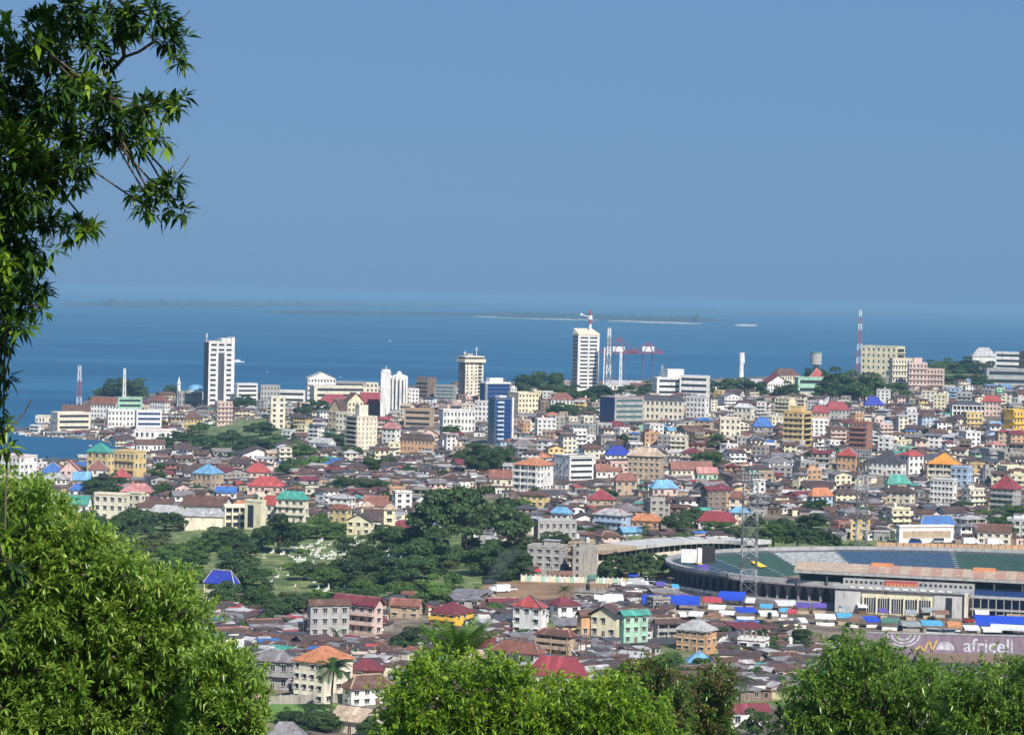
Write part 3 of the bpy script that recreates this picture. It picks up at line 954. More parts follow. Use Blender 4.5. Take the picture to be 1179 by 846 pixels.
# ------------------------------------------------------------------ palms
def palm(px, py, hpx, fr_px, label, D=None, n=16, tilt=0.05, droop=1.0, el0=-.35, mat='palm', lw=.62):
    p = ground(px, py) if D is None else at(px, py, D)
    sc = p.y / FPX; h = hpx * sc; L = fr_px * sc
    e = empty('palm_tree', p)
    g = Geo(); k = 8
    for i in range(k):
        a = i / k; b = (i + 1) / k
        g.bar((tilt * h * a * a, 0, h * a - (1 if i == 0 else 0)), (tilt * h * b * b, 0, h * b), L * .075 * (1.3 - .5 * a), 'bark')
    g.build('trunk', e)
    rng = random.Random(int(px))
    for f in range(n):
        az = 6.283 * f / n + rng.uniform(-.2, .2); el = rng.uniform(el0, 1.2)
        V = []; F = []; steps = 22
        prev = Vector((tilt * h, 0, h)); pts = [prev]
        for s in range(steps):
            ang = el - droop * (s / steps) ** 1.4 * 1.7
            prev = prev + Vector((math.cos(az) * math.cos(ang), math.sin(az) * math.cos(ang), math.sin(ang))) * (L / steps)
            pts.append(prev)
        for s in range(1, steps + 1):
            d = (pts[s] - pts[s - 1]).normalized(); side = Vector((-math.sin(az), math.cos(az), 0))
            up = side.cross(d)
            ll = L * .24 * math.sin(math.pi * min(1, (s / steps) * .85 + .12)) + .02 * L
            wd = L / steps * lw
            for sg in (-1, 1):
                a = pts[s]; tip = a + side * sg * ll + d * ll * .55 - Vector((0, 0, ll * .35))
                o = len(V); V += [tuple(a - d * wd * .5), tuple(a + d * wd * .5), tuple(tip + d * wd * .2), tuple(tip - d * wd * .1)]
                F.append((o, o + 1, o + 2, o + 3))
            o = len(V); q = side * L * .008
            V += [tuple(pts[s - 1] - q), tuple(pts[s - 1] + q), tuple(pts[s] + q), tuple(pts[s] - q)]; F.append((o, o + 1, o + 2, o + 3))
        ob = bpy.data.objects.new('frond', np_mesh('frond', np.array(V), np.array(F), [LM[mat]])); COL.objects.link(ob); ob.parent = e
    tag(e, label, 'palm tree', 'palm trees'); USED.add(label)
    return e
LM['palm bright'] = leaf_mat('sunlit palm frond', (0.05, 0.12, 0.02), (0.16, 0.27, 0.05), 0.3, 0.4, 0.5)  # a brighter green for the big palm
LM['palm'] = leaf_mat('palm frond', (0.016, 0.04, 0.012), (0.06, 0.12, 0.025), 0.25, 0.5, 0.5)

# ------------------------------------------------------------------ the near trees, leaf by leaf
def rosettes(rng, P, D, L, n_leaf, width=0.2, droop=0.55, slots=3, slot_of=None, spread=1.0):
    """P: rosette centres n x 3; D: directions their tips point to. Long leaves spring from each centre and bend down."""
    n = len(P)
    P = np.repeat(P, n_leaf, 0); D = np.repeat(D, n_leaf, 0)
    u = D * 0.55 + rng.normal(size=P.shape) * .62 * spread + np.array([0, 0, .12])
    u /= np.linalg.norm(u, axis=1)[:, None]
    l = (L * (0.6 + 0.6 * rng.random_sample(len(P))))[:, None]
    up = np.array([0, 0, 1.0])
    s = np.cross(u, up) + rng.normal(size=P.shape) * .25
    s /= np.linalg.norm(s, axis=1)[:, None]
    nn = np.cross(s, u)
    w = l * width * .5
    dr = droop * (0.5 + rng.random_sample(len(P)))[:, None]
    p0 = P + u * l * .06
    m = P + u * l * .48 - up * l * dr * .12
    tip = P + u * l * .92 - up * l * dr * .5
    V = np.stack([p0, m - s * w + nn * w * .35, m, m + s * w + nn * w * .35, tip], 1).reshape(-1, 3)
    b = np.arange(len(P))[:, None] * 5
    F = np.concatenate([b + np.array([[0, 1, 2]]), b + np.array([[0, 2, 3]]), b + np.array([[1, 4, 2]]), b + np.array([[2, 4, 3]])], 1).reshape(-1, 3)
    sl = np.repeat(slot_of if slot_of is not None else rng.randint(0, slots, n), n_leaf)
    # a few odd leaves take another shade
    odd = rng.random_sample(len(sl)) < .12
    sl = np.where(odd, rng.randint(0, slots, len(sl)), sl)
    return V, F, np.repeat(sl, 4)

def inside(poly, x, y):
    c = False; n = len(poly)
    for i in range(n):
        x1, y1 = poly[i]; x2, y2 = poly[(i + 1) % n]
        if (y1 > y) != (y2 > y) and x < (x2 - x1) * (y - y1) / (y2 - y1) + x1: c = not c
    return c

def near_tree(name, poly, D, depth, clump_px, spacing_px, leaf_px, n_leaf, mats, trunk_px, label, cat, seed, young=.1, width=.2, droop=.55, n_clump=90, parts_extra=None):
    """a tree close to the camera: clumps of leaf rosettes filling the outline's body, with limbs and a trunk down to the ground"""
    rng = np.random.RandomState(seed); rr = random.Random(seed)
    sc = D / FPX
    xs = [p[0] for p in poly]; ys = [p[1] for p in poly]
    cl = []
    tries = 0
    while len(cl) < n_clump and tries < 40000:
        tries += 1
        x = rr.uniform(min(xs), max(xs)); y = rr.uniform(min(ys), max(ys))
        if not inside(poly, x, y): continue
        r = clump_px * rr.uniform(.7, 1.25)
        # crown bulges towards the camera in its middle
        dd = rr.uniform(-1, 1) * depth * .5
        if any((x - a) ** 2 + (y - b) ** 2 + ((dd - c) / sc) ** 2 < (.85 * (r + q)) ** 2 for a, b, c, q in cl): continue
        cl.append((x, y, dd, r))
    Pn = []; Dn = []; young_ = []
    for x, y, dd, r in cl:
        c = np.array(at(x, y, D + dd)); R_ = r * sc
        n = max(8, int(4 * math.pi * R_ ** 2 / (spacing_px * sc) ** 2 * .46))
        u = rng.normal(size=(n, 3)); u[:, 2] += .35; u[:, 1] -= .25
        u /= np.linalg.norm(u, axis=1)[:, None]
        q = c + u * (R_ * (.60 + .50 * rng.random_sample(n)))[:, None] * np.array([1, 1, .85])
        Pn.append(q); Dn.append(u + np.array([0, 0, .35]))
        tone = rng.random_sample()
        young_.append(np.where((u[:, 2] > .35) & (rng.random_sample(n) < young * 3 * tone), 2, (rng.random_sample(n) < (.15 + .8 * tone)).astype(int)))
        # shoots that stand out of the clump and break its outline
        for k in range(8):
            s_ = rng.normal(size=3); s_[2] = abs(s_[2]) + .3; s_ /= np.linalg.norm(s_)
            m = 4; tt = np.linspace(.9, rng.uniform(1.2, 1.9), m)[:, None]
            Pn.append(c + s_ * R_ * tt + rng.normal(size=(m, 3)) * R_ * .07); Dn.append(np.repeat(s_[None], m, 0) + np.array([0, 0, .4]))
            young_.append(np.where(rng.random_sample(m) < .5, 2 if rng.random_sample() < young * 3 else 1, 1))
    Pn = np.concatenate(Pn); Dn = np.concatenate(Dn); young_ = np.concatenate(young_)
    V, F, mi = rosettes(rng, Pn, Dn, leaf_px * sc, n_leaf, width, droop, 3, young_)
    base = at(trunk_px[0], trunk_px[1], D + depth * .15)
    gz = float(hgt(base.x, base.y))
    e = empty(name, (base.x, base.y, gz))
    me = np_mesh('crown', V - np.array([base.x, base.y, gz]), F, [LM[m] for m in mats], mi)
    o = bpy.data.objects.new('crown', me); COL.objects.link(o); o.parent = e
    g = Geo(); b0 = Vector((0, 0, base.z - gz)); tw = leaf_px * sc * 1.6
    g.bar((0, 0, -.5), b0, tw * 1.3, 'bark')
    fork = b0 + Vector((0, 0, 0))
    for i, (x, y, dd, r) in enumerate(cl):
        c = at(x, y, D + dd) - Vector((base.x, base.y, gz))
        mid = fork * .45 + c * .55 + Vector((rr.uniform(-1, 1), rr.uniform(-1, 1), rr.uniform(-1, 1))) * r * sc * .8
        g.bar(fork, mid, tw * .3, 'bark'); g.bar(mid, c, tw * .16, 'bark')
    g.build('trunk', e)
    tag(e, label, cat); USED.add(label)
    return e

def foreground():
    LM['mango 1'] = leaf_mat('mango leaves', (0.055, 0.125, 0.016), (0.185, 0.32, 0.045), 0.35, 0.3, 1.6, 0.0, 0.5)
    LM['mango 2'] = leaf_mat('mango leaves light', (0.11, 0.22, 0.022), (0.30, 0.45, 0.07), 0.4, 0.3, 1.6, 0.0, 0.5)
    LM['mango 3'] = leaf_mat('young mango leaves', (0.22, 0.34, 0.04), (0.46, 0.56, 0.12), 0.45, 0.3, 1.6, 0.0, 0.5)
    LM['lime 1'] = leaf_mat('sunlit leaves', (0.045, 0.11, 0.012), (0.15, 0.28, 0.025), 0.35, 0.3, 1.2, 0.0, 0.5)  # darkest of the three lime greens
    LM['lime 2'] = leaf_mat('lime leaves', (0.11, 0.22, 0.016), (0.26, 0.42, 0.035), 0.4, 0.3, 1.2, 0.0, 0.5)
    LM['lime 3'] = leaf_mat('young lime leaves', (0.20, 0.34, 0.02), (0.42, 0.55, 0.06), 0.45, 0.3, 1.2, 0.0, 0.5)
    LM['deep 1'] = leaf_mat('deep leaves', (0.022, 0.055, 0.014), (0.07, 0.14, 0.026), 0.3, 0.3, 1.2, 0.0, 0.5)
    LM['deep 2'] = leaf_mat('green glossy leaves', (0.045, 0.10, 0.016), (0.14, 0.25, 0.035), 0.35, 0.3, 1.2, 0.0, 0.5)
    LM['rust 1'] = leaf_mat('rusty young leaves', (0.10, 0.075, 0.025), (0.27, 0.20, 0.08), 0.35, 0.3, 1.2, 0.0, 0.5)
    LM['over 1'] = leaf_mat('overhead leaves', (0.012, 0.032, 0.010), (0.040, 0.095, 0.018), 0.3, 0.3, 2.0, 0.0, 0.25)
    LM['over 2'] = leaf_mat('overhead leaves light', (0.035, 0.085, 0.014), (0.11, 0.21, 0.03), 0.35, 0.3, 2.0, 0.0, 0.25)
    LM['over 3'] = leaf_mat('overhead leaves sunlit', (0.12, 0.24, 0.02), (0.34, 0.50, 0.05), 0.5, 0.3, 2.0, 0.0, 0.25)  # palest leaves: sunlight on the lit clumps is put into the colour
    A_ = ['mango 1', 'mango 2', 'mango 3']
    near_tree('mango_tree', [(-60, 575), (0, 570), (52, 575), (76, 606), (112, 630), (158, 662), (196, 670), (220, 700), (232, 740), (228, 800), (225, 900), (-60, 900)], 50, 3.6, 25, 8.3, 12.5, 9,
              A_, (60, 900), 'great bright green mango tree filling the lower corner under the hanging branches', 'mango tree', 21, .16, .22, .4, 360)
    near_tree('mango_tree', [(225, 765), (250, 755), (278, 768), (294, 800), (298, 900), (220, 900)], 47, 2, 19, 8.5, 12, 9,
              A_, (262, 900), 'smaller leafy mango tree against the great one, its top below the brown huts', 'mango tree', 22, .1, .23, .4, 70)
    near_tree('mango_tree', [(452, 815), (468, 790), (490, 770), (530, 774), (575, 770), (612, 796), (655, 804), (700, 794), (735, 810), (755, 822), (765, 900), (440, 900)], 85, 5, 22, 7.6, 9.5, 9,
              ['lime 1', 'lime 2', 'lime 3'], (600, 900), 'rounded lime green mango tree low in the middle, below the crimson roof', 'mango tree', 23, .22, .26, .5, 260)
    near_tree('mango_tree', [(900, 850), (912, 812), (945, 770), (972, 750), (1008, 754), (1035, 780), (1065, 780), (1095, 798), (1118, 846), (1120, 900), (895, 900)], 100, 6, 22, 6.6, 8, 9,
              ['deep 2', 'mango 1', 'mango 2'], (1000, 900), 'tall domed green tree hiding the foot of the stadium road', 'tree', 24, .2, .26, .6, 260)
    near_tree('mango_tree', [(1100, 795), (1118, 782), (1138, 788), (1160, 776), (1200, 768), (1230, 900), (1100, 900)], 92, 5, 21, 7, 8.5, 9,
              ['deep 2', 'mango 1', 'mango 2'], (1170, 900), 'dark leafy tree below the white lettering of the stadium wall', 'tree', 25, .12, .26, .6, 140)
    near_tree('mango_tree', [(705, 800), (718, 782), (748, 770), (772, 784), (785, 805), (795, 900), (700, 900)], 190, 8, 14, 6.5, 8, 8,
              ['deep 1', 'deep 2', 'rust 1'], (748, 880), 'olive tree with rusty young shoots beside the lime green mango tree', 'tree', 26, .3, .3, .5, 110)
    near_tree('mango_tree', [(785, 806), (802, 784), (825, 780), (840, 792), (830, 815), (838, 900), (785, 900)], 200, 8, 13, 6.5, 8, 8,
              ['deep 1', 'deep 2', 'rust 1'], (812, 880), 'olive tree with rusty young shoots left of the slim palm', 'tree', 27, .3, .3, .5, 90)
    overhanging()

def overhanging():
    D = 25.0; sc = D / FPX
    cl = [(-5, 150, 40), (0, 205, 36), (-8, 260, 36), (-4, 330, 32), (-8, 390, 26), (12, 300, 28), (20, 245, 26), (45, 190, 28), (90, 185, 20), (30, 40, 40), (80, 25, 36), (120, 30, 30), (150, 22, 28), (178, 22, 24), (200, 45, 22), (203, 68, 14), (60, 70, 34), (10, 80, 34), (110, 60, 22), (20, 120, 40), (65, 115, 34), (100, 105, 26),
          (55, 160, 38), (15, 170, 38), (95, 150, 32), (125, 130, 26), (150, 140, 22), (170, 125, 22), (192, 118, 18), (205, 116, 14), (130, 160, 20), (160, 165, 16), (183, 160, 16), (120, 110, 20),
          (30, 215, 32), (75, 205, 24), (5, 240, 28), (60, 245, 24), (85, 262, 20), (104, 262, 10), (20, 275, 26), (45, 292, 22), (5, 310, 26), (38, 325, 22), (15, 350, 24), (45, 352, 14), (20, 378, 18), (2, 390, 18),
          (170, 228, 18), (186, 222, 20), (205, 240, 14), (178, 245, 14), (200, 208, 9), (5, 435, 12), (4, 490, 16), (8, 515, 12), (0, 470, 12), (6, 615, 14), (14, 650, 16), (5, 690, 14), (0, 725, 10)]
    # the crown goes on unseen above and beside, enlarged towards the sun for shade
    rr = random.Random(4)
    more = [(rr.uniform(-420, 190), rr.uniform(-420, -45), rr.uniform(28, 46)) for _ in range(95)] + [(rr.uniform(-360, -25), rr.uniform(-20, 760), rr.uniform(28, 44)) for _ in range(60)]
    lit_at = [at(cl[i][0], cl[i][1], D) for i in (30, 29, 22, 21, 25, 37, 38, 42, 48, 40, 26)]
    def in_sun_path(p):
        for c in lit_at:
            v = Vector(p) - c; t = v.dot(SUN_DIR)
            if t > .35 and (v - SUN_DIR * t).length < .55: return True
        return False
    rng = np.random.RandomState(6)
    Pn = []; Dn = []; sl = []; cen = []
    # unseen leaf clumps added towards the sun to shade the branches in view
    shade = []
    LIT = (30, 29, 22, 21, 25, 37, 38, 42, 48)
    for i, (x, y, r) in enumerate(cl):
        for t in ((5.0,) if i not in LIT else ()):
            c = at(x, y, D) + SUN_DIR * (t + rr.uniform(-.6, .6)) + Vector((rr.uniform(-.3, .3), 0, rr.uniform(-.2, .3)))
            if c.z - CAMZ > (c.y * 341 / FPX) + .25 or c.x < -c.y * 590 / FPX - .3:
                if not in_sun_path(c): shade.append((c, r * 1.15))
    for i, (x, y, r) in enumerate(cl + more):
        dd = rng.uniform(-.9, .9) if i < len(cl) else rng.uniform(-3.2, 1.2)
        if i >= 48 and i < len(cl): dd *= .3
        c = np.array(at(x, y, D + dd)); R_ = r * sc
        if i >= len(cl) and in_sun_path(c): continue
        cen.append(Vector(c))
        n = max(4, int((r / 6.4) ** 2 * (1.0 if i < len(cl) else .8)))
        u = rng.normal(size=(n, 3)); u /= np.linalg.norm(u, axis=1)[:, None]
        Pn.append(c + u * (R_ * rng.uniform(.35, .9, n))[:, None] * np.array([1, 1.3, .85]))
        Dn.append(u * .7 + np.array([0.15, 0, -.15]))
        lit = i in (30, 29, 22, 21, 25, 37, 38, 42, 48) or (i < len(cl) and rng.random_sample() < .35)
        s = (rng.random_sample(n) < (.75 if lit else .3)).astype(int)  # clumps in the sun take more of the paler leaf colours
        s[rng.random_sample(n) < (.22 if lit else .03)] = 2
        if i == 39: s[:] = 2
        sl.append(s)
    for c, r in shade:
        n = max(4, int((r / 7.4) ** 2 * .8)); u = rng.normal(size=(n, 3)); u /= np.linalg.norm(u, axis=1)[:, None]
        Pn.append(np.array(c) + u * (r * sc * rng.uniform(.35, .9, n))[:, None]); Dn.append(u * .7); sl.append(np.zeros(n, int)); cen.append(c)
    Pn = np.concatenate(Pn); Dn = np.concatenate(Dn); sl = np.concatenate(sl)
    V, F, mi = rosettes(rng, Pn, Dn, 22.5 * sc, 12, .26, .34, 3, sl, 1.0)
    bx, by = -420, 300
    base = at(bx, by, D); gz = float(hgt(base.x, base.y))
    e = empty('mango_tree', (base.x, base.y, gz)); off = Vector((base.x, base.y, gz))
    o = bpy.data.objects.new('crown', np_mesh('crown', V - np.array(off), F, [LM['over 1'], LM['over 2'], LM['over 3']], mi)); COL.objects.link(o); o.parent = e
    g = Geo()
    top = Vector((0, 0, base.z - gz))
    g.bar((0, 0, -.5), top, .42, 'bark')
    hub = [at(-120, -120, D) - off, at(-60, 120, D + .3) - off, at(-80, 380, D) - off, at(-60, 620, D) - off, at(120, -160, D) - off]
    for k, h in enumerate(hub[:0] + hub):
        s0 = top if k != 4 else hub[0]
        if k in (3,): s0 = Vector((0, 0, top.z * .7))
        m = s0 * .5 + h * .5 + Vector((0, .1, .15)); g.bar(s0, m, .2, 'bark'); g.bar(m, h, .13, 'bark')
    cen_off = [Vector(c) - off for c in cen]
    for c in cen:
        q = Vector(c) - off
        h = min(hub, key=lambda v: (v - q).length)
        mid = min([k for k in cen_off if (k - h).length < (q - h).length * .8] or [h], key=lambda v: (v - q).length)
        g.bar(mid, q, .014, 'bark')
    # the twigs that show against the sky
    def tw(pts, t):
        q = [at(x, y, D) - off for x, y in pts]
        for a, b in zip(q, q[1:]): g.bar(a, b, t, 'bark')
    tw([(120, 88), (132, 78), (143, 66), (141, 50), (138, 30)], .035)
    tw([(143, 66), (160, 60), (178, 48)], .025)
    tw([(135, 150), (145, 170), (155, 190), (168, 215)], .02)
    tw([(168, 215), (185, 222)], .016)
    tw([(205, 28), (219, 12)], .008)
    tw([(200, 205), (212, 190), (218, 180)], .008)
    tw([(0, 500), (14, 490), (28, 475), (36, 460)], .012)
    g.build('branch', e)
    tag(e, 'dark long-leaved tree whose branches hang in from the upper corner over the sky', 'mango tree')
# ------------------------------------------------------------------ named buildings of the town
def towers():
    B = bpx
    # --- white bank tower by the water
    e, w, d, H, rh, P = B('office_tower', 234, 268, 393, 470, 13, 'white', 'pale zinc', 'flat', 'tall white office tower with shaded end wall and dark glass strip down its front', 'office tower', .2, 'blank',
        phrase='the tall white bank tower', side2='blank', sidewall='r dark grey', vis=462)  # the end wall's shade is put in as a dark grey colour
    fh = H / 13
    for k in range(13):
        for x in ((-w * .32, w * .32) if k < 11 else (-w * .3, 0, w * .3)):
            o = bpy.data.objects.new('window_band', window_mesh(w * .22, fh * .42, 'glass', 'w white', False)[2]); COL.objects.link(o); o.parent = e; o.location = (x, -d / 2, k * fh + fh * .35)
    def strip(g):
        g.box(-w * .12, w * .12, -d / 2 - .12, -d / 2 + .1, 2, H * .845, 'r dark grey')
        for k in range(11): g.box(-w * .12, w * .12, -d / 2 - .18, -d / 2 - .1, k * fh + fh * .9, k * fh + fh, 'steel', True)
    extra(e, 'glass_strip', strip)
    extra(e, 'end_pier', lambda g: g.box(w / 2 - 3, w / 2 + .4, -d / 2 - .5, d / 2 + .2, -4, H + 5.5, 'w white'))
    extra(e, 'plant_room', lambda g: (g.box(w * .02, w / 2 - 3.1, -d / 2 + 1, d / 2 - 1, H, H + 4.5, 'w white'), g.box(-w / 2 + 1, 0, -2, 2, H, H + 2, 'w grey')))
    extra(e, 'antenna', lambda g: (g.bar((-w / 2, 0, H), (-w / 2, 0, H + 7), .5, 'mast white'), g.cyl(-w / 2, 0, H + 5, H + 9, .7, .7, 'mast white', 8)))
    extra(e, 'antenna', lambda g: g.bar((w * .3, 0, H + 4), (w * .3, 0, H + 9), .4, 'steel'))
    # --- twin white tower
    e, w, d, H, rh, P = B('office_tower', 438, 449, 428, 482, 14, 'white', 'white', 'flat', 'slender white slab tower joined to a rounded white tower', 'office tower', 0, 'blank', depth=12, side2='blank',
        phrase='the twin white tower', vis=476)
    sc = P.e.location.y / FPX
    def rnd(g):
        g.frame(15.2 * sc, -1, 0, 0); r = 9.2 * sc; h = H - 3.5 * sc
        g.cyl(0, 0, -4, h, r, r, 'w white', 24)
        for i in range(12):
            a = 6.2832 * (i + .5) / 12; g.bar((r * math.cos(a), r * math.sin(a), 8), (r * math.cos(a), r * math.sin(a), h + .5), 1.6, 'w white')
        g.cyl(0, 0, h, h + 1.5, r * .8, r * .8, 'w white', 20); g.dome(0, 0, h + 1.5, r * .36, 3, 'mast white')
    extra(e, 'rounded_tower', rnd)
    for i in range(7):
        a = math.pi * (1.06 + .88 * i / 6)
        def fl(g, a=a):
            r = 9.35 * sc; g.frame(15.2 * sc + r * math.cos(a), -1 + r * math.sin(a), 0, a + math.pi / 2)
            g.box(-.9, .9, -.12, .4, 7, H - 6.5 * sc, 'window frame' if False else 'w grey'); g.box(-.45, .45, -.3, .1, 8, H - 8 * sc, 'glass')
        extra(e, 'window_strip', fl)
    extra(e, 'podium', lambda g: g.box(6 * sc, 27 * sc, -12, 8, -4, 7, 'w grey'))
    extra(e, 'antenna', lambda g: (g.bar((0, 0, H), (0, 0, H + 6), .5, 'mast white'), g.bar((-3, 0, H + 3), (3, 0, H + 3), .4, 'mast white'), g.box(-3.5, 3.5, -4, 4, H + 1, H + 3, 'w white')))
    # --- yellow tower with overhanging crown
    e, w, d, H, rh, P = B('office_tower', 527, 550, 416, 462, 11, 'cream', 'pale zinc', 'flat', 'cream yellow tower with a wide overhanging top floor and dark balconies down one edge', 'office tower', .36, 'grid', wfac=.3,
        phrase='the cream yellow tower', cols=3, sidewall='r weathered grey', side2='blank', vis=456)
    fh = H / 11
    for k in range(11):
        extra(e, 'balcony', lambda g: (g.box(w / 2, w / 2 + 4.6, -d / 2 + .5, d / 2 - 2, k * fh, k * fh + .9, 'w cream', True), g.box(w / 2, w / 2 + 2.5, -d / 2 + .9, d / 2 - 2, k * fh + .9, k * fh + fh, 'hole')))
    extra(e, 'edge_pier', lambda g: g.box(w / 2 + 4.6, w / 2 + 6, -d / 2 + .5, d / 2 - 2, -4, H, 'w white'))
    extra(e, 'crown_floor', lambda g: (g.box(-w / 2 - 2, w / 2 + 7, -d / 2 - 2, d / 2 + 2, H + .3, H + 3.4, 'w cream', True), g.box(-w / 2, w / 2 + 5, -d / 2, d / 2, H + 3.4, H + 5, 'hole'), g.box(-w / 2 - 1, w / 2 + 6, -d / 2 - 1, d / 2 + 1, H + 5, H + 6.3, 'w cream', True), g.box(-3, 3, -3, 3, H + 6.3, H + 8.5, 'w grey')))
    for x, h in ((-w * .3, 5), (w * .6, 9)):
        extra(e, 'antenna', lambda g: (g.bar((x, 0, H + 6), (x, 0, H + 6 + h), .5, 'mast white'), g.bar((x - 1.5, 0, H + 4 + h), (x + 1.5, 0, H + 4 + h), .5, 'mast white')))
    # --- blue glass block
    e, w, d, H, rh, P = B('office_building', 552, 587, 440, 470, 6, 'deep blue', 'white', 'flat', 'dark blue glass office block with a pale stepped roof behind the narrow blue tower', 'office building', .2, 'ribbon',
        phrase='the blue glass block', glass='blue glass', trim='blue glass', side2='blank', vis=462)
    extra(e, 'plant_room', lambda g: (g.box(-w * .3, w * .25, -d * .3, d * .3, H, H + 5, 'w white'), g.box(-w / 2 - .5, w / 2 + .5, -d / 2 - .5, d / 2 + .5, H - .2, H + 1.2, 'w white')))
    extra(e, 'corner_pier', lambda g: g.box(-w / 2 - .3, -w / 2 + 1.5, -d / 2 - .4, -d / 2 + 2, -4, H, 'pale steel'))
    # --- blue tower
    e, w, d, H, rh, P = B('office_tower', 561, 590, 457, 512, 10, 'deep blue', 'pale zinc', 'flat', 'narrow blue glass tower with a ladder of white balconies up its middle', 'office tower', .3, 'blank',
        phrase='the narrow blue tower', sidewall='green glass', side2='ribbon', glass='blue glass', trim='w pale blue', vis=505)
    fh = H / 10
    for k in range(10):
        extra(e, 'balcony', lambda g: (g.box(-w * .42, -w * .06, -d / 2 - 1.4, -d / 2, k * fh, k * fh + 1.5, 'w pale blue', True), g.box(-w * .42, -w * .06, -d / 2 - .1, -d / 2 + .1, k * fh + 1.5, k * fh + fh, 'hole')))
        o = bpy.data.objects.new('window_band', window_mesh(w * .34, fh * .75, 'blue glass', 'w deep blue', False)[2]); COL.objects.link(o); o.parent = e; o.location = (w * .17, -d / 2, k * fh + .5)
    extra(e, 'edge_pier', lambda g: g.box(w * .42, w / 2 + .3, -d / 2 - .6, -d / 2 + 1, -4, H + 1, 'w white'))
    extra(e, 'plant_room', lambda g: g.box(-w * .2, w * .2, -3, 3, H + .3, H + 2.2, 'w white'))
    # --- the tallest white tower
    e, w, d, H, rh, P = B('office_tower', 658, 689, 385, 452, 15, 'white', 'beige', 'flat', 'tallest white tower with ribbon windows and a red and white mast on top', 'office tower', .2, 'blank',
        phrase='the tallest white tower', sidewall='w grey', side2='ribbon', vis=440)  # grey side wall: the shade on this face is painted in
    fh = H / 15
    for k in range(1, 15):
        for s in (-1, 1):
            o = bpy.data.objects.new('window_band', window_mesh(w * .36, fh * .42, 'glass', 'w white', False)[2]); COL.objects.link(o); o.parent = e; o.location = (s * w * .215, -d / 2, k * fh + fh * .2)
    extra(e, 'roof_cap', lambda g: (g.box(-w / 2 - .3, w / 2 + .3, -d / 2 - .3, d / 2 + .3, H + .3, H + 2, 'w cream'), g.add([(-w / 2, -d / 2, H + 2), (w / 2, -d / 2, H + 2), (w / 2 - 3, d / 2, H + 7), (-w / 2 + 1, d / 2, H + 7)], [(0, 1, 2, 3)], 'w pale yellow'), g.add([(-w / 2, -d / 2, H + 2), (-w / 2 + 1, d / 2, H + 7), (-w / 2, d / 2, H + 2), (w / 2, -d / 2, H + 2), (w / 2, d / 2, H + 2), (w / 2 - 3, d / 2, H + 7)], [(0, 1, 2), (3, 4, 5)], 'w cream')))
    top = P.e.location.z + H
    ml = Vector((w * .18, 0, 0)); c, s = math.cos(e.rotation_euler[2]), math.sin(e.rotation_euler[2])
    m = empty('telecom_mast', (e.location.x + ml.x * c, e.location.y + ml.x * s, top + 3))
    for i, (z0, z1, r, mt) in enumerate(((0, 9, 1.5, 'mast white'), (9, 13, 1.9, 'mast red'), (13, 17, 2.2, 'mast white'), (17, 23, 1.6, 'mast red'))):
        g = Geo(); g.cyl(0, 0, z0, z1, r, r * .8, mt, 10); g.build('mast_section', m)
    g = Geo(); g.bar((0, 0, 15), (-9, 0, 18), .7, 'mast white'); g.dome(-9, 0, 17, 1.6, 2, 'mast white', 10); g.build('dish_arm', m)
    tag(m, 'short red and white mast with side arm on the tallest white tower', 'mast')

def mosque():
    e, w, d, H, rh, P = bpx('mosque', 203, 232, 450, 468, 2, 'bare concrete', 'pale zinc', 'flat', 'mosque with a pale blue dome and one slender white minaret by the sea', 'mosque', .15, 'grid', phrase='the domed mosque', vis=462)
    sc = P.e.location.y / FPX
    def dm(g): g.cyl(8 * sc, 0, H, H + 2, 9.5 * sc, 9.5 * sc, 'w white', 20); g.dome(8 * sc, 0, H + 2, 9.3 * sc, 6.6 * sc, 'r light blue', 20)
    extra(e, 'dome', dm)
    def mn(g):
        g.cyl(-13 * sc, 0, -4, 26 * sc, 1.9, 1.7, 'w white', 10); g.cyl(-13 * sc, 0, 26 * sc, 27 * sc, 2.4, 2.4, 'w white', 10); g.cyl(-13 * sc, 0, 27 * sc, 34 * sc, 1.4, .2, 'w white', 10)
    extra(e, 'minaret', mn)

